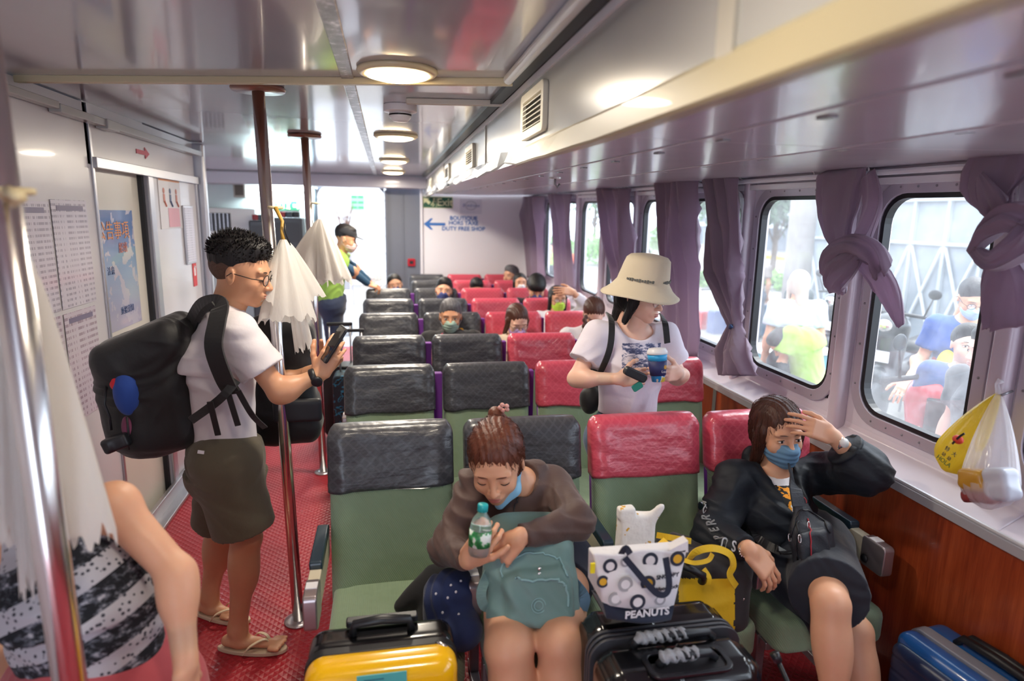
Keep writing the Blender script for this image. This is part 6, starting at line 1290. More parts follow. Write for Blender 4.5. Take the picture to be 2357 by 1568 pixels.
# paper bag and duffel behind
o = PY(1468, 1250, 1.74); root = empty('paper_bag', PY(1468, 1300, 1.74), 0, 'crumpled white paper bag with tiny yellow print behind the tote', 'bag')
def m_pap(n): n.color(n.ramp(n.noise(n.co(), 34, 2, .5), [(.0, 'e9e6e2'), (.62, 'e9e6e2'), (.65, 'd8a53a'), (1, 'd8a53a')], 'CONSTANT')); n.bump(n.noise(n.co(), 16, 3), .5, .02)
s = Soft(); s.box(PY(1462, 1250, 1.76), (.062, .025, .10), R=frame_R(x=(1, 0, -.02), z=(.06, .1, 1)), rad=.012, k=.01); s.cone(PY(1498, 1190, 1.76), PY(1522, 1168, 1.75), .022, .012, k=.015, flat=((0, 1, 0), .6)); s.box(PY(1440, 1180, 1.76), (.028, .018, .02), rad=.008)
soft_at('paper', s, .005, custom('printed_white_paper', m_pap, rough=.7), root, disp=folds(.005, 34, (1, 0, .4), 14))
o = PY(1620, 1330, 1.86); root = empty('duffel_bag', (o.x, o.y, .46), 0, 'black and yellow duffel bag on the seat beside the black-jacketed woman', 'bag'); M_BKN = cloth('charcoal_nylon_cloth', '2b2a2e', rough=.6); M_YEL = cloth('yellow_nylon', 'e8bd16', rough=.6)
s = Soft(); s.box(PY(1628, 1345, 1.86), (.12, .13, .135), R=frame_R(x=(1, -.1, -.1), z=(.08, .2, 1)), rad=.06, k=.03); s.ell(PY(1560, 1280, 1.92), (.10, .10, .07), k=.04); Vd, Qd = s.mesh(.006, disp=folds(.006, 28, (1, 0, .5), 17)); soft_obj('bag_body', (Vd, Qd), M_BKN, root); Nd = vnormals(Vd, Qd)
pd_ = patch(Vd + Nd * .004, Qd, 1562, 1332, 1690, 1450, 3); soft_obj('yellow_panel', pd_, M_YEL, root) if len(pd_[1]) else None
for pts, w_ in (([(1580, 1300, 1.74), (1600, 1272, 1.70), (1640, 1262, 1.68), (1678, 1275, 1.69), (1688, 1300, 1.70), (1680, 1325, 1.71), (1695, 1350, 1.72)], .022), ([(1575, 1290, 1.72), (1600, 1296, 1.70), (1630, 1290, 1.70), (1640, 1275, 1.71)], .014), ([(1620, 1310, 1.72), (1632, 1330, 1.71), (1630, 1345, 1.71)], .016), ([(1512, 1232, 1.86), (1545, 1238, 1.82), (1590, 1246, 1.84)], .02), ([(1520, 1245, 1.8), (1545, 1262, 1.76), (1575, 1258, 1.78)], .03)):
    b = MB(); ribbon(b, [PY(*q) for q in pts], w_, .004, (0, -1, .5)); rel(b, root).build('yellow_strap', M_YEL, root)
b = MB(); b.tube([PY(1560, 1300, 1.74), PY(1590, 1310, 1.72), PY(1618, 1325, 1.71), PY(1615, 1340, 1.72)], .013, 10); rel(b, root).build('padded_grip', M_BLACK, root, smooth=True)
b = MB(); b.tube([PY(1698, 1370, 1.74), PY(1712, 1378, 1.73), PY(1705, 1392, 1.73)], .004, 8); rel(b, root).build('zip_pull', M_CHROME, root, smooth=True)
# ------------------------------------------------------------------ posters, signs and fittings
RL = frame_R(x=(0, 1, 0), y=(0, 0, 1))                                       # text on the left wall, read from +X
def m_lines(base, ink, rows, dens=.5, title=None):
    def f(n):
        x, y, z = n.sep(n.co()); st = n.math('GREATER_THAN', n.math('FRACT', n.math('MULTIPLY', z, rows)), .55); g = n.noise(n.co(), 120, 1, .5, stretch=(1, 1, .02)); g = n.math('GREATER_THAN', g, 1 - dens)
        n.color(n.mix(n.math('MULTIPLY', n.math('MULTIPLY', st, g), .55), base, ink))
    return f
def wallsheet(name, label, quad, X, m, cat, group=None, th=.002, clip=True):
    """quad: pixel corners left/right/top/bottom projected on the left wall"""
    y0, y1 = PX(quad[0], quad[2], X).y, PX(quad[1], quad[2], X).y; z1, z0 = PX(quad[0], quad[2], X).z, PX(quad[0] if len(quad) < 5 else quad[4], quad[3], X).z
    root = empty(name, (X, (y0 + y1) / 2, (z0 + z1) / 2), 0, label, cat, group); MB().box((.003, 0, 0), (th, abs(y1 - y0), z1 - z0)).build('sheet', m, root)
    return root, abs(y1 - y0), z1 - z0
XW = WL + .002
M_NOTE = custom('printed_notice_sheet', m_lines('cfcad6', '6d6878', 42), rough=.25, coat=.5); M_NOTE2 = custom('pink_tinted_notice_sheet', m_lines('cdc3d0', '7c5e70', 36), rough=.25, coat=.5)
for i, (y0, y1, z0, z1, m_, lb) in enumerate(((2.62, 2.96, 1.36, 1.81, M_NOTE, 'laminated notice sheet upper left on the white wall, nearest the camera'), (2.98, 3.30, 1.36, 1.82, M_NOTE, 'laminated notice sheet upper right, beside the blue poster door'), (2.64, 2.96, .90, 1.34, M_NOTE2, 'laminated notice sheet lower left, half behind the hanging bags'), (2.98, 3.28, .86, 1.34, M_NOTE2, 'laminated notice sheet lower right, beside the black backpack'))):
    root = empty('notice_sheet', (XW, (y0 + y1) / 2, (z0 + z1) / 2), 0, lb, 'notice', 'laminated notices on the wall'); MB().box((.002, 0, 0), (.002, y1 - y0, z1 - z0)).build('sheet', m_, root)
    b = MB(); b.box((.004, 0, (z1 - z0) / 2 - .035), (.001, (y1 - y0) * .75, .022)); b.build('heading', mat('grey_ink', '77708a' if i < 2 else '9a5f72', .5), root)
# blue poster on the sliding door
XD = WL - .038; root = empty('blue_poster', (XD, 3.70, 1.47), 0, 'tall blue poster with orange characters on the ivory sliding door', 'poster')
def m_blue(n):
    x, y, z = n.sep(n.co()); t = n.math('MULTIPLY_ADD', z, 1.6, .5); n.color(n.mix(n.math('GREATER_THAN', n.noise(n.co(), 9, 3, .6), .56), n.ramp(t, [(.1, 'a9a6bd'), (.45, '8fa3c4'), (.75, '3d6fae'), (.95, '2c5c9e')]), 'b7b3c4'))
MB().box((.001, 0, 0), (.002, .50, .62)).build('sheet', custom('blue_poster_print', m_blue, rough=.25, coat=.5), root)
for tx, y_, z_, sz, mm in (('公告事項', -.02, .20, .10, mat('orange_ink', 'd98a4a', .5)), ('船班', .08, .11, .06, mat('salmon_ink', 'c77a6a', .5)), ('注意', -.10, .0, .045, mat('dark_blue_ink', '39507e', .5)), ('乘船須知', .06, -.22, .045, mat('dark_blue_ink'))): text_obj(tx, 'poster_lettering', sz, (.003, y_, z_), RL, mm, root)
# pink leaflets, framed card, fire label, arrow
XA = WL + .001; root = empty('safety_poster', (XA, 4.50, 1.84), 0, 'white sheet with orange and pink pictograms right of the sliding door', 'poster')
MB().box((.001, 0, 0), (.002, .42, .34)).build('sheet', mat('poster_white', 'cdc9cc', .35), root); MB().box((.003, 0, .145), (.001, .40, .04)).build('orange_header', mat('orange_ink'), root); MB().box((.003, .05, -.10), (.001, .22, .12)).build('pink_block', mat('pink_ink', 'dba0b0', .5), root)
for k in range(3):
    pth = MB(); y_ = -.12 + k * .12; pth.ell((.003, y_, .065), (.002, .018, .018), 12, 6).box((.003, y_, .02), (.002, .03, .05)).tube([(.003, y_, .0), (.003, y_ + .03, -.03)], .006, 6); pth.build('pictogram', mat(('salmon_ink', 'dark_blue_ink', 'salmon_ink')[k]), root)
root = empty('framed_card', (XA, 4.83, 1.62), 0, 'narrow white framed timetable card by the end pillar of the left wall', 'sign'); MB().box((.006, 0, 0), (.012, .22, .40)).build('card_frame', M_ALU, root, bevel=.003); MB().box((.0125, 0, 0), (.002, .19, .37)).build('card', custom('printed_card', m_lines('cac6d4', '55506a', 60), rough=.3), root)
root = empty('fire_label', (XA, 4.90, 1.34), 0, 'small red fire equipment label low beside the end pillar', 'sign'); MB().box((.002, 0, 0), (.003, .085, .17)).build('plate', mat('red_sign', 'cf2a2e', .4), root); MB().box((.004, 0, .02), (.001, .03, .06)).tube([(.004, -.012, .06), (.004, .012, .05)], .006, 6).build('extinguisher_symbol', M_WHITE, root)
root = empty('arrow_sticker', (XA, 4.09, 2.105), 0, 'red arrow sticker pointing right above the sliding door', 'sign'); MB().prism([(-.10, -.012), (.03, -.012), (.03, -.032), (.10, 0), (.03, .032), (.03, .012), (-.10, .012)], .0, .003, (1, 2, 0)).build('arrow', mat('red_vinyl', 'c2455a', .5), root)
# back wall
YW = YB - .003; M_GSIGN = mat('green_sign', '17583f', .4); M_GLOW = mat('pale_yellow_ink', 'd9dcae', .5); M_BLUI = mat('blue_vinyl', '2c6bb5', .5)
p0, p1 = PY(973, 452, YW), PY(1042, 480, YW); c = (p0 + p1) / 2; w_, h_ = p1.x - p0.x, p0.z - p1.z
root = empty('exit_sign', (c.x, YW, c.z), 0, 'green Exit sign with arrow on the white back wall', 'sign'); MB().box((0, 0, 0), (w_, .006, h_)).build('sign_border', M_GLOW, root); MB().box((0, -.003, 0), (w_ - .014, .004, h_ - .014)).build('sign_plate', M_GSIGN, root)
text_obj('Exit', 'sign_lettering', .14, (w_ * .24, -.006, 0), RF, M_GLOW, root, bold=.002)
b = MB(); b.prism([(-.19, .055), (-.11, .055), (-.13, .035), (-.095, -.0), (-.12, -.03), (-.16, .005), (-.19, -.02)], -.007, -.005, (0, 2, 1)); b.build('arrow', M_GLOW, root)
b = MB(); b.ell((-.05, -.006, .045), (.012, .002, .012)); b.tube([(-.052, -.006, .03), (-.065, -.006, -.005), (-.05, -.006, -.03), (-.07, -.006, -.055)], .007, 6); b.tube([(-.065, -.006, -.005), (-.09, -.006, -.04)], .007, 6); b.tube([(-.055, -.006, .022), (-.03, -.006, .005)], .005, 6); b.box((-.02, -.006, 0), (.006, .002, .12)); b.build('running_figure', M_GLOW, root)
c = PY(1084, 475, YW); root = empty('builder_plate', (c.x, YW, c.z), 0, 'small white plaque with an oval blue logo on the back wall', 'sign'); MB().box((0, 0, 0), (.30, .006, .20)).build('plate', mat('plaque_white', 'd6d6de', .3), root, bevel=.002)
text_obj('Brødrene', 'plate_lettering', .06, (0, -.004, .01), RF, mat('muted_blue_ink', '6a78a8', .5), root, shear=.2); b = MB(); b.tube([(.075 * math.cos(a), -.004, .01 + .055 * math.sin(a)) for a in [i * PI / 12 for i in range(25)]], .004, 6, cap=False); b.build('oval', mat('silver_ink', '9a9aa6', .4), root); text_obj('— — —', 'plate_footer', .03, (0, -.004, -.075), RF, mat('muted_blue_ink'), root)
c = PY(1000, 516, YW); root = empty('direction_arrow', (c.x, YW, c.z), 0, 'blue arrow pointing left on the white back wall', 'sign'); MB().prism([(-.145, 0), (-.05, .075), (-.02, .075), (-.065, .018), (.145, .018), (.145, -.018), (-.065, -.018), (-.02, -.075), (-.05, -.075)], -.003, 0, (0, 2, 1)).build('arrow', M_BLUI, root)
c = PY(1067, 517, YW); root = empty('shop_lettering', (c.x, YW, c.z), 0, 'blue shop lettering in three lines on the white back wall', 'sign')
for tx, py_, dx in (('BOUTIQUE', 503, 0), ('HORS TAXE', 514, 0), ('DUTY FREE SHOP', 527, 0)): q = PY(1067, py_, YW); text_obj(tx, 'lettering', .074, (0, -.002, q.z - c.z), RF, M_BLUI, root, bold=.0016, sx=1.02)
c = PY(947, 604, YB + .06); root = empty('fire_alarm', (c.x, YB + .072, c.z), 0, 'red fire alarm call point on the grey panel by the doorway', 'alarm'); MB().rbox((0, -.015, 0), (.10, .035, .10), .01, axis='y').build('alarm_box', mat('alarm_red', 'b3182b', .35), root, bevel=.004); MB().box((0, -.034, 0), (.05, .004, .045)).build('glass_panel', M_DARK, root)
# alcove: air conditioner, speaker, tube light, signs, dark monitors
c = PY(520, 515, YB - .12); root = empty('air_conditioner', (c.x, YB - .11, c.z), 0, 'white wall air conditioner with black grille in the left alcove', 'air conditioner')
MB().rbox((0, 0, 0), (.74, .20, .38), .02, axis='y').build('casing', mat('aged_white', 'c9d0cf', .4), root, bevel=.01); MB().box((-.14, -.10, .02), (.44, .01, .22)).build('grille_opening', M_BLACK, root)
b = MB()
for k in range(9): b.box((-.33 + k * .047, -.107, .02), (.005, .006, .22))
b.build('grille_bars', M_ALU, root)
c = PY(553, 436, YB - .08); root = empty('loudspeaker', (c.x, YB - .075, c.z), 0, 'small grey box loudspeaker high on the alcove wall', 'speaker'); MB().box((0, 0, 0), (.14, .14, .20), taper=1.05).build('speaker_box', mat('beige_plastic', '9c9890', .5), root, bevel=.01); MB().box((0, -.072, -.0), (.10, .004, .15)).build('speaker_grille', mat('dark_grille', '5a5650', .8), root)
c = PY(655, 435, YB - .07); root = empty('tube_light', (c.x, YB - .06, c.z), 0, 'lit fluorescent tube light on the alcove wall behind the pole', 'lamp'); MB().box((0, .02, 0), (.52, .07, .06)).build('fitting', M_WHITE, root, bevel=.006); MB().tube([(-.25, -.03, 0), (.25, -.03, 0)], .02, 12).build('tube', mat('cool_tube_glow', 'eafcff', .5, emis='dff6ff', es=9), root, smooth=True)
area('tube_light_source', (c.x, YB - .16, c.z), (PI / 2, 0, 0), .5, .06, 12, (.85, .97, 1))
for nm, lb, a, b_, tx in (('green_sign', 'green and white notice under the tube light', (635, 444), (686, 459), ''), ('exit_sign', 'green EXIT sign with white arrow in the left alcove', (630, 462), (689, 485), 'EXIT')):
    p0, p1 = PY(*a, YB - .02), PY(*b_, YB - .02); c = (p0 + p1) / 2; w_, h_ = p1.x - p0.x, abs(p0.z - p1.z); root = empty(nm, (c.x, YB - .008, c.z), 0, lb, 'sign'); MB().box((0, 0, 0), (w_, .008, h_)).build('sign_plate', M_GSIGN, root)
    if tx:
        text_obj(tx, 'sign_lettering', .12, (-w_ * .24, -.006, 0), RF, M_GLOW, root, bold=.002); MB().prism([(.08, .018), (.13, .018), (.13, .045), (.18, 0), (.13, -.045), (.13, -.018), (.08, -.018)], -.007, -.004, (0, 2, 1)).build('arrow', M_GLOW, root)
        b = MB(); b.ell((.035, -.006, .04), (.011, .002, .011)); b.tube([(.033, -.006, .028), (.022, -.006, -.005), (.035, -.006, -.045)], .007, 6); b.tube([(.022, -.006, -.005), (.0, -.006, -.04)], .006, 6); b.build('running_figure', M_GLOW, root)
    else: text_obj('安全出口', 'sign_lettering', .07, (0, -.006, 0), RF, M_GLOW, root)
for px, py, w_, h_, lb in ((605, 545, .26, .40, 'dark upright luggage shape nearest the alcove grille'), (668, 540, .34, .42, 'dark upright luggage shape under the EXIT sign')):
    c = PY(px, py, YB - .3); root = empty('equipment_cabinet', (c.x, c.y, 0), 0, lb.replace('luggage shape', 'equipment cabinet'), 'cabinet'); hh_ = c.z + h_ / 2; MB().box((0, 0, hh_ / 2), (w_, .3, hh_)).build('cabinet_body', M_DARK, root, bevel=.02); MB().box((0, -.152, hh_ - .18), (w_ - .06, .004, .24)).build('cabinet_door', M_BLACK, root)
    for k_, cc in enumerate(('8a2f35', '3a4650', '20242a')): MB().rbox((-w_ * .25 + k_ * w_ * .25, 0, hh_ + .035), (.08, .12, .07), .02).build('box_on_top' if 0 else 'top_box', mat('top_' + cc, cc, .6), root, bevel=.01)
# crates and luggage by the aisle, left of the front seats
c = PZ(800, 960, 0); 
for k_, (px, py, lb) in enumerate(((808, 845, 'dark blue patterned suitcase on the red floor beside the grey aisle seats'), (785, 880, 'black suitcase behind the far aisle pole'))):
    c = PY(px, py, 4.75 + k_ * .3); root = empty('suitcase', (c.x, c.y, 0), 0, lb, 'suitcase'); hh_ = .62
    def m_cam(n): n.color(n.ramp(n.noise(n.co(), 22, 2), [(.45, '14202b'), (.55, '1f6a8c'), (.6, '101216')], 'CONSTANT'))
    MB().rbox((0, 0, .34), (.26, .20, .56), .04, axis='y').build('shell', custom('blue_pattern_shell', m_cam, rough=.4) if k_ == 0 else M_DARK, root, bevel=.01)
    for sx in (-.08, .08): MB().tube([(sx, .05, .6), (sx, .05, .92)], .007, 8).build('handle_tube', M_ALU, root, smooth=True)
    MB().box((0, .05, .93), (.2, .025, .025)).build('handle_grip', M_DARK, root, bevel=.006)
    for sx in (-.09, .09): MB().lathe([(.001, -.015), (.03, -.015), (.03, .015), (.001, .015)], (sx, 0, .031), 14, R=frame_R(z=(1, 0, 0), x=(0, 0, 1))).build('wheel', M_BLACK, root)
hk = PZ(1278, 408, 1.965); root = empty('ceiling_hook', (hk.x, hk.y, 1.965), 0, 'small metal hook under the soffit before the curtains', 'hook'); MB().lathe([(.001, 0), (.03, 0), (.028, -.008), (.001, -.008)], n=16).build('hook_plate', M_ALU, root); MB().tube([(0, 0, -.005), (0, 0, -.03), (.012, 0, -.045), (.022, 0, -.03)], .005, 8).build('hook', M_ALUD, root, smooth=True)
# ------------------------------------------------------------------ the quay outside
def m_conc(a, b_): return lambda n: (n.color(n.mix(n.noise(n.co(), .8, 5, .6), a, b_)), n.bump(n.noise(n.co(), 12, 3), .2, .02))
b = MB(); b.box((3.9, 10, -.2), (3.4, 60, .2)); struct('ground_quay', b, custom('quay_concrete', m_conc('6b6864', '767370'), rough=.9))
b = MB(); b.box((35, 20, -.55), (60, 90, .2)); b.box((-10, 30, -.3), (24, 42, .2)); struct('ground_road', b, custom('pale_concrete', m_conc('7d7a77', '8a8784'), rough=.9))
struct('ground_gangway', MB().box((-.45, 10.2, -.08), (1.6, 2.9, .12)), mat('gangway_metal', '9a9da3', .5, metal=.3))
G0, G1 = -.10, -.45
def outp(label, px, py, z_head, ground, fwd, ang, top, bottom, hair='short', hm=H_BLACK, lean=0, **kw):
    p = PZ(px, py, z_head); H = (z_head - ground) / 1.585 * 1.7; J = pose_stand((p.x, p.y, ground), ang, H, lean); dx = p - J['head']; J = {k: v + V3(dx.x, dx.y, 0) for k, v in J.items()}; ov = kw.pop('over', None)
    if ov: ov(J)
    return person(label, J, fwd, sc=H / 1.7, hscale=min(1, H / 1.7 + .06), hair=hair, hm=hm, top=top, bottom=bottom, h=.013, hh=.008, shoes=M_DARK, group=None, **kw)
# near window: father, boy, woman in dark tee
def bend(J):
    J['wrR'] = J['elR'] + V3(-.20, -.12, -.10); J['wrL'] = J['elL'] + V3(-.10, -.2, -.1)
outp('man in blue T-shirt and mask outside the nearest window', 2240, 688, 1.34, G0, (-.5, -1, -.55), -.35, cloth('royal_blue_tee', '2a4f9a'), cloth('indigo_shorts', '2a3350'), mask=mat('pale_blue_mask', 'a9c9dc', .8), glasses=M_LASH, lean=.15, over=bend)
outp('boy in blue shirt outside, looking in through the nearest window', 2226, 795, 1.17, G0, (-.6, -1, .05), -.5, cloth('mid_blue_shirt', '34508c'), cloth('navy_boy_shorts', '22304f'), skin=SK_B)
J_ = outp('person in dark tee outside, right edge of the nearest window', 2278, 808, 1.22, G0, (-.9, .3, -.1), -1.6, cloth('charcoal_tee', '3d4049'), cloth('maroon_shorts', '8c2638'), hair='short', skin=SK_B)
# red cloth bundle + yellow bag carried between them
c = PX(2140, 870, 3.5); root = empty('red_cloth', c, 0, 'red cloth hanging from the boy\'s hands outside', 'cloth'); s = Soft(); s.cone(PX(2165, 850, 3.45), PX(2120, 880, 3.5), .10, .10, k=.03, flat=((0, 1, 0), .4)); s.cone(PX(2120, 875, 3.5), PX(2165, 905, 3.5), .08, .05, k=.03, flat=((0, 1, 0), .4)); soft_at('cloth', s, .01, cloth('red_cloth', 'a8283a'), root, disp=folds(.01, 20, (1, 0, .5), 3))
c = PX(2180, 855, 3.42); root = empty('shopping_bag', c, 0, 'bright yellow bag in the hand of the man in blue outside', 'bag'); s = Soft(); s.cone(PX(2180, 832, 3.40), PX(2175, 880, 3.42), .075, .03, k=.02, flat=((0, 1, 0), .35)); soft_at('bag_film', s, .008, mat('bright_yellow_film', 'e8cf1e', .5), root)
# bending worker in lime
J = pose_stand((PX(1862, 900, 3.5).x, PX(1862, 900, 3.5).y, G0), -.9, 1.68)
J['pelvis'] = PX(1862, 885, 3.5); J['chest'] = PX(1850, 800, 3.42); J['neck'] = PX(1820, 765, 3.35); J['head'] = PX(1800, 790, 3.25); J['shR'] = PX(1822, 775, 3.3) ; J['elR'] = PX(1800, 835, 3.25); J['wrR'] = PX(1790, 890, 3.2); J['shL'] = PX(1845, 755, 3.6); J['elL'] = PX(1822, 820, 3.7); J['wrL'] = PX(1812, 880, 3.7)
for q, dy in (('R', -.1), ('L', .1)): J['hip' + q] = J['pelvis'] + V3(.02, dy, -.05); J['kn' + q] = V3(J['pelvis'].x - .05, J['pelvis'].y + dy, G0 + .48); J['an' + q] = V3(J['pelvis'].x + .05, J['pelvis'].y + dy, G0 + .09); J['toe' + q] = V3(J['pelvis'].x - .1, J['pelvis'].y + dy, G0 + .03)
r, _ = person('worker in lime green shirt bending down just outside the second window', J, (-.6, .1, -.8), skin=SK_C, hm=H_BLACK, hair='short', h=.012, hh=.008, top=cloth('lime_work_shirt', '9ac452'), bottom=T_DARK, tk=dict(loose=.04, hem=.05), shoes=M_DARK)
s = Soft(); s.cone(J['elR'], J['wrR'], .05, .04, k=.02, cut=(True, True)); soft_obj('dark_sleeve', s.mesh(.01), mat('black_glove_cloth', '1c2028', .8), r)
outp('person in pale vest with a pack outside, beyond the second window', 1745, 592, 1.15, G1, (.4, 1, 0), 2.6, cloth('taupe_shirt', '9a8f88'), cloth('grey_blue_shorts', '66707e'), hm=H_BROWN)
outp('person in pale shirt and beige hood outside, behind the lime worker', 1838, 655, 1.25, G1 + .1, (.3, 1, 0), 2.8, cloth('pale_blue_shirt', 'b4bcc9'), cloth('dark_grey_trousers', '4a4d55'), hair='hood', hm=mat('beige_hood', 'b5a598', .8), fem=True)
outp('person whose dark head shows outside, over the bucket hat', 1487, 588, 1.15, G1, (-.5, -1, 0), -.4, cloth('white_shirt_b', 'c9c9cf'), T_DENIM)
outp('person in white shirt and navy shorts outside a far window', 1406, 590, 1.0, G1, (0, 1, 0), 3.0, cloth('white_shirt_b'), cloth('navy_shorts_b', '2a3550'))
outp('worker in lime jacket outside the farthest clear window', 1270, 570, .95, G1, (-.3, -1, 0), 0, cloth('lime_work_shirt'), T_DARK)
outp('worker in orange outside, between two far curtains', 1328, 575, .95, G1, (-.3, -1, 0), 0, cloth('orange_work_shirt', 'd9582c'), T_DARK)
p = PZ(1842, 720, .8); root = empty('backpack', PZ(1838, 700, .80) + V3(-.15, -.2, 0), 0, 'dark backpack worn by the person in the beige hood outside', 'backpack'); s = Soft(); s.box(Vector(root.location), (.17, .10, .22), rad=.08); soft_at('pack_body', s, .012, cloth('dark_teal_nylon', '2f3a3c'), root)
# suitcases on the quay
def case(px, py, z, H, label, c_, w_=.38):
    p = PZ(px, py, z); root = empty('suitcase', (p.x, p.y, z), 0, label, 'suitcase', 'suitcases on the quay'); MB().rbox((0, 0, H / 2 + .05), (w_, .24, H), .05, axis='y').build('shell', mat('case_' + c_, c_, .4), root, bevel=.015)
    for sx in (-.09, .09): MB().tube([(sx, .08, H), (sx, .08, H + .4)], .01, 6).build('handle_tube', M_ALU, root)
    MB().box((0, .08, H + .41), (.22, .03, .03)).build('handle_grip', M_DARK, root)
    for sx in (-1, 1): MB().lathe([(.001, -.02), (.04, -.02), (.04, .02), (.001, .02)], (sx * w_ * .36, 0, .041), 12, R=frame_R(z=(1, 0, 0), x=(0, 0, 1))).build('wheel', M_BLACK, root)
case(1763, 778, G1, .62, 'grey-blue suitcase standing outside beside the person in the pale vest', '5a7288'); case(1622, 800, G1, .62, 'red suitcase outside the curtained window', 'b8343c', .34); case(1655, 812, G1, .70, 'dark blue suitcase outside, right of the red one', '3a4a78', .42); case(1425, 690, G1, .6, 'navy suitcase outside by a far window', '39466a')
# scooters
def scooter(label, pos, ang, body, sc=1.0, basket=False):
    root = empty('scooter', pos, ang, label, 'scooter'); mb_ = mat('scooter_' + body, body, .3, coat=.4); k = sc
    for y, nm in ((-.62, 'front_wheel'), (.60, 'rear_wheel')):
        MB().lathe([(.17, -.05), (.23, -.045), (.25, 0), (.23, .045), (.17, .05)], (0, y * k, .25), 28, R=frame_R(z=(1, 0, 0), x=(0, 0, 1))).build(nm, M_BLACK, root, smooth=True); MB().lathe([(.001, -.03), (.17, -.02), (.17, .02), (.001, .03)], (0, y * k, .25), 20, R=frame_R(z=(1, 0, 0), x=(0, 0, 1))).build('hub', M_ALUD, root)
    s = Soft(); s.cone((0, -.50, .40), (0, -.42, .92), .13, .15, k=.05, flat=((0, 1, 0), .6)); s.cone((0, -.38, .30), (0, .15, .28), .12, .14, k=.05, flat=((0, 0, 1), .5)); s.cone((0, .15, .42), (0, .70, .62), .17, .14, k=.06); s.cone((0, -.62, .52), (0, -.50, .50), .08, .10, k=.04); s.ell((0, -.46, .98), (.16, .13, .11), k=.04); link_mesh('body_shell', quick_mesh(*s.mesh(.014)), mb_, root)
    s = Soft(); s.cone((0, .10, .72), (0, .66, .78), .14, .12, k=.04, flat=((0, 0, 1), .5)); link_mesh('saddle', quick_mesh(*s.mesh(.014)), M_BLACK, root)
    b = MB().tube([(-.33, -.36, 1.06), (-.12, -.42, 1.08), (.12, -.42, 1.08), (.33, -.36, 1.06)], .016, 8); b.build('handlebar', M_DARK, root, smooth=True)
    for sx in (-1, 1): MB().tube([(sx * .24, -.40, 1.08), (sx * .30, -.42, 1.24)], .008, 6).ell((sx * .31, -.42, 1.28), (.055, .012, .045), 14, 8).build('mirror', M_DARK, root, smooth=True)
    MB().ell((0, -.585, .98), (.07, .03, .055), 16, 8).build('headlight', M_CHROME, root, smooth=True); MB().box((0, -.60, .70), (.16, .01, .10)).build('number_plate', M_WHITE, root); MB().tube([(-.05, .1, .3), (-.10, .2, .02)], .012, 6).build('side_stand', M_ALUD, root)
    if basket: MB().rbox((0, -.62, .88), (.34, .26, .22), .05).build('front_basket', M_DARK, root, bevel=.01)
    return root
p = PX(2095, 800, 4.9); scooter('black scooter parked outside the nearest window', (p.x, p.y, G0 + .002), -1.15, '23262b')
p = PX(2020, 770, 5.6); scooter('black scooter behind the first one, partly hidden by the knotted curtain', (p.x, p.y + .3, G0 + .002), -1.3, '2b2f36')
scooter('red scooter close outside, low in the nearest window', (2.78, 3.25, G0 + .002), .25, 'b81f33', basket=True)
c = PX(2008, 800, 4.4); root = empty('plastic_crate', (c.x - .15, c.y + 1.0, G0), 0, 'turquoise plastic crate on the ground behind the scooters', 'crate'); MB().rbox((0, 0, .26), (.8, .5, .5), .05).build('crate_body', mat('turquoise_plastic', '3f9aa8', .5), root, bevel=.01); MB().box((0, 0, .53), (.84, .54, .04)).build('lid', M_WHITE, root, bevel=.01)
# big steel door wall
a, c = PX(1880, 440, 8.0), PX(2400, 430, 8.0); yc = (a.y + c.y) / 2; L = a.y - c.y + 1; root = empty('steel_shed', (8.1, yc, G1), 0, 'pale grey steel shed wall with braced panels outside the nearest windows', 'shed')
MB().box((.1, 0, 2.2), (.2, L, 4.4)).build('wall_sheet', custom('weathered_steel', lambda n: n.color(n.ramp(n.noise(n.co(), 1.2, 5, .65), [(.3, '7d858c'), (.6, '8f969c'), (.8, '9c8f8c')])), rough=.6), root)
b = MB(); nn = int(L / .62)
for k in range(nn + 1): b.box((-.03, -L / 2 + k * .62, 2.2), (.06, .05, 4.4))
for z in (1.95, 2.6, 2.75): b.box((-.04, 0, z), (.06, L, .05))
b.build('steel_ribs', mat('steel_rib', 'a3a9ad', .5), root); b = MB()
for k in range(0, nn, 1):
    y_ = -L / 2 + k * .62
    for s_ in (-1, 1): b.tube([(-.05, y_ + .31 - s_ * .28, .5), (-.05, y_ + .31 + s_ * .28, 1.9)], .022, 6)
b.build('cross_braces', mat('pale_brace', 'b9bcc0', .5), root)
p = PZ(1838, 600, G1 + 1.6); root = empty('lamp_post', (p.x, p.y, G1), 0, 'pale concrete column outside, right part of the second window', 'post'); MB().tube([(0, 0, 0), (0, 0, 7)], [.22, .2], 14).build('column', mat('pale_column', 'a8a29f', .8), root, smooth=True); MB().lathe([(.001, 0), (.35, 0), (.35, .3), (.001, .3)], n=16).build('column_base', mat('pale_column'), root)
a = MB(); q0, q1 = PZ(1765, 596, G1), PZ(1840, 604, G1); root = empty('kerb', (0, 0, 0), 0, 'yellow painted kerb across the road outside', 'kerb'); a.box(((q0.x + q1.x) / 2, (q0.y + q1.y) / 2, G1 + .1), (.3, max(6, (q1 - q0).length * 1.5), .25), R=frame_R(y=(q1 - q0), z=(0, 0, 1))); a.build('kerb_stone', mat('yellow_kerb_paint', 'c9a53c', .8), root)
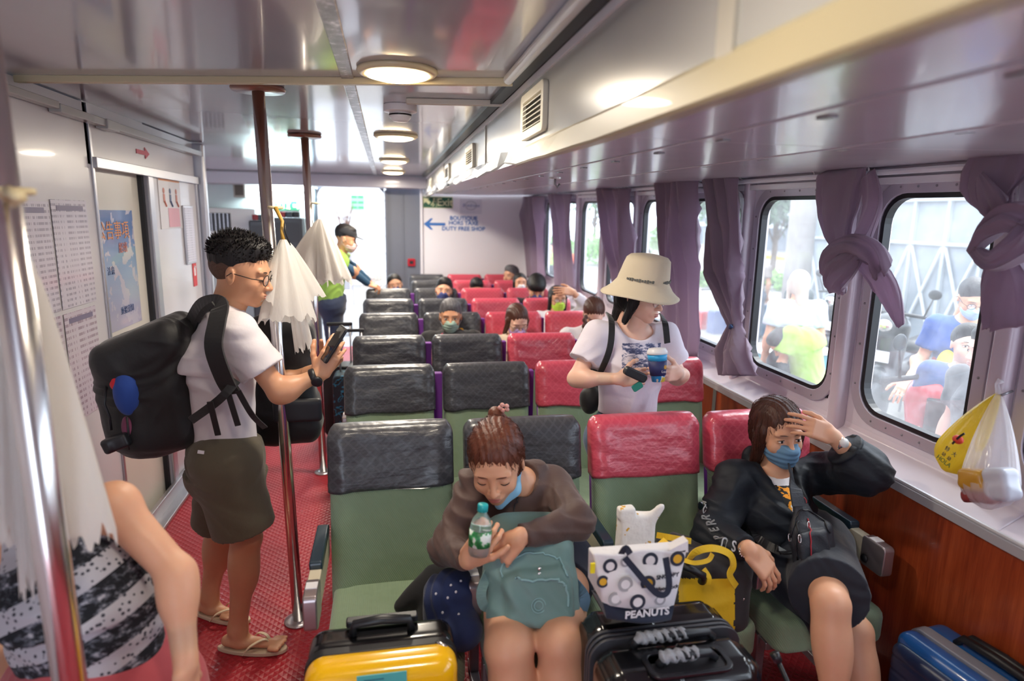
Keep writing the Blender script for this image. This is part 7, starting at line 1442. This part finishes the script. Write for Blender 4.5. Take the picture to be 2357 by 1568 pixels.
# low building, hedges and trees
root = empty('harbour_building', (34, 52, G1), 0, 'low dark building with white bands far beyond the middle windows', 'building'); MB().box((0, 0, 2.2), (8, 26, 4.4)).build('wall', mat('building_dark', '5f646c', .7), root)
b = MB()
for z in (1.9, 2.7, 4.3): b.box((-4.05, 0, z), (.1, 26, .3))
b.build('white_band', mat('white_band_paint', 'c9ccd0', .6), root); MB().box((0, 0, 4.5), (9, 27, .25)).build('roof', mat('roof_grey', '8d9298', .7), root)
def leafy(name, label, c, r, n, col, trunk=0, leaf=.09, group=None, seed=0):
    root = empty(name, c, 0, label, name.split('_')[-1], group); rr = np.random.RandomState(seed); P_ = rr.randn(n, 3); P_ /= np.linalg.norm(P_, axis=1)[:, None]; P_ *= (rr.rand(n, 1) ** .4) * (.8 + .3 * np.sin(P_[:, :1] * 5 + P_[:, 1:2] * 4)); P_ = P_ * np.array(r) + np.array([0, 0, r[2] * .9 + trunk])
    A = rr.randn(n, 3); A /= np.linalg.norm(A, axis=1)[:, None]; B_ = np.cross(A, rr.randn(n, 3)); B_ /= np.linalg.norm(B_, axis=1)[:, None]; sz = leaf * (.6 + .8 * rr.rand(n, 1))
    V = np.stack([P_ - A * sz, P_ - B_ * sz * .45, P_ + A * sz, P_ + B_ * sz * .45], 1).reshape(-1, 3); Q = np.arange(n * 4).reshape(-1, 4)
    link_mesh('foliage', quick_mesh(V, Q), mat('leaf_' + col, col, .7, var=.35, vscale=3), root, smooth=False)
    if trunk:
        b = MB().tube([(0, 0, 0), (.05, .02, trunk * .6), (0, 0, trunk + r[2] * .5)], [.14, .11, .06], 8)
        for k in range(5): a_ = k * 1.3; b.tube([(0, 0, trunk * .7), (r[0] * .45 * math.cos(a_), r[1] * .45 * math.sin(a_), trunk + r[2] * (.4 + .15 * k))], [.05, .015], 6)
        b.build('trunk', mat('bark', '5a4c42', .9), root)
for i, (px, py, z, r, n_, col, tr_, lb) in enumerate(((1775, 640, G1, (1.9, 1.6, 1.8), 2600, '4c5f4a', 1.9, 'dark leafy tree outside the second window'), (1668, 628, G1, (1.6, 1.3, 1.5), 2200, '52684e', 1.8, 'leafy tree outside the curtained middle window'), (1365, 590, G1, (2.6, 2.6, 2.2), 2400, '5f7d55', 2.4, 'large green tree far beyond the distant windows'))):
    p = PZ(px, py, z); leafy('leafy_tree', lb, p, r, n_, col, tr_, .16, 'trees beyond the quay', i)
for i, (px, py, z, r, n_, col, lb) in enumerate(((1812, 668, G1, (.9, 1.2, .35), 1500, '76a050', 'low green bush outside the second window'), (1632, 660, G1, (.6, .7, .35), 1200, '6d9550', 'low green bush outside the curtained window'), (1512, 590, G1, (1.2, 1.2, 1.2), 1800, '7d9a5e', 'yellow-green shrub outside above the bucket hat'), (1372, 610, G1, (1.8, 1.8, .9), 2000, '6f9e4e', 'bright green hedge outside a far window'), (1290, 590, G1, (1.5, 1.5, .8), 1400, '78a856', 'green hedge outside the farthest windows'))):
    p = PZ(px, py, z); leafy('green_bush', lb, p, r, n_, col, 0, .08, 'bushes beyond the quay', 20 + i)
# seen through the open doorway
root = empty('white_shed', (-1, 19, -.2), 0, 'bright white wall across the quay, seen through the doorway', 'shed'); MB().box((0, 0, 2.2), (9, .3, 4.8)).build('wall_sheet', mat('shed_white', 'e6e8ea', .7), root); b = MB()
for k in range(9): b.box((0, -.17, .4 + k * .5), (9, .03, .03))
b.build('wall_seams', mat('seam_grey', 'b9bcc2', .7), root)
c = PY(823, 466, 18.8); root = empty('green_board', c, 0, 'green and white notice board beyond the doorway', 'sign'); MB().box((0, 0, 0), (.36, .04, .40)).build('board', mat('mint_board', '8fd0a0', .6), root); b = MB()
for z in (.15, .0, -.14): b.box((-.09, -.025, z), (.15, .01, .06)); b.box((.09, -.025, z), (.15, .01, .06))
b.build('board_print', mat('green_ink', '3f9e63', .6), root)
p = PY(787, 700, 9.9); root = empty('hand_trolley', (p.x, p.y, -.02), 0, 'white trolley box on black castors beyond the doorway', 'trolley'); MB().rbox((0, 0, .42), (.30, .4, .45), .02).build('trolley_box', M_WHITE, root, bevel=.01)
for sx in (-1, 1):
    for sy in (-1, 1): MB().lathe([(.001, -.02), (.06, -.02), (.06, .02), (.001, .02)], (sx * .12, sy * .15, .062), 14, R=frame_R(z=(1, 0, 0), x=(0, 0, 1))).build('castor', M_BLACK, root)
MB().tube([(.13, .18, .6), (.13, .18, .95), (-.13, .18, .95), (-.13, .18, .6)], .012, 8).build('trolley_handle', M_ALU, root, smooth=True); MB().box((0, 0, .15), (.28, .36, .03)).build('trolley_base', M_DARK, root)
p = PY(856, 640, 8.1); root = empty('desk_fan', (p.x, p.y, 0), 0, 'white round fan standing in the doorway behind the grey seats', 'fan'); zf = p.z
R = frame_R(z=(0, -1, .1), x=(1, 0, 0)); b = MB()
for r_ in (.05, .09, .13, .165): b.tube([R @ V3(r_ * math.cos(a), r_ * math.sin(a), .02) + V3(0, 0, zf) for a in [i * PI / 14 for i in range(29)]], .003, 5, cap=False)
for k in range(20): b.tube([V3(0, 0, zf) + R @ V3(.03 * math.cos(k * PI / 10), .03 * math.sin(k * PI / 10), .03), V3(0, 0, zf) + R @ V3(.165 * math.cos(k * PI / 10), .165 * math.sin(k * PI / 10), .0)], .002, 4)
b.build('fan_guard', mat('white_wire', 'f2f2f2', .4), root); b = MB()
for k in range(4): a = k * PI / 2; b.ell(V3(0, 0, zf) + R @ V3(.075 * math.cos(a), .075 * math.sin(a), -.01), (.055, .055, .01), 12, 6, R=R)
b.build('fan_blades', mat('pale_blade', 'd5dde0', .3, alpha=.8), root); MB().ell((0, .04, zf), (.04, .05, .04)).build('fan_motor', M_WHITE, root, smooth=True); MB().tube([(0, .04, zf - .02), (0, .04, .03)], .012, 8).build('fan_stand', M_WHITE, root); MB().lathe([(.001, 0), (.14, 0), (.13, .03), (.001, .035)], (0, .04, .001), 24).build('fan_base', M_WHITE, root)
outp_d = [(836, 600, 15.5, 'person with a pink top far beyond the doorway', 'd06a8a'), (872, 585, 17, 'person in orange cap far beyond the doorway', 'd96a4a'), (806, 590, 16, 'person in green far beyond the doorway', '4f9a7a')]
for px, py, Y, lb, cc in outp_d:
    p = PY(px, py, Y * 1.6); J = pose_stand((p.x, Y * 1.6, p.z - 1.50), 0, 1.62); person(lb, J, (0, -1, 0), h=.02, hh=.012, hair='short', top=cloth('far_' + cc, cc), bottom=T_DARK, eyes=None, brow=False, lips=False, hands=False, shoes=M_DARK)
p = PY(793, 500, 14.5); root = empty('dry_branches', (p.x, 14.5, -.2), 0, 'bunch of dry twigs in a tall pot above the crewman beyond the doorway', 'plant'); b = MB(); rr = random.Random(4)
for k in range(26): a, h_ = rr.random() * 6.28, 1.2 + rr.random() * .6; b.tube([(0, 0, p.z - .3), (.12 * math.cos(a), .08 * math.sin(a), p.z + .1), (.2 * math.cos(a + .4), .15 * math.sin(a), p.z + h_ * .3)], [.012, .008, .003], 5)
b.build('twigs', mat('twig_brown', '6e5348', .9), root); MB().lathe([(.001, 0), (.16, 0), (.13, p.z), (.001, p.z)], n=18).build('tall_pot', mat('pot_grey', '8d8b90', .7), root)
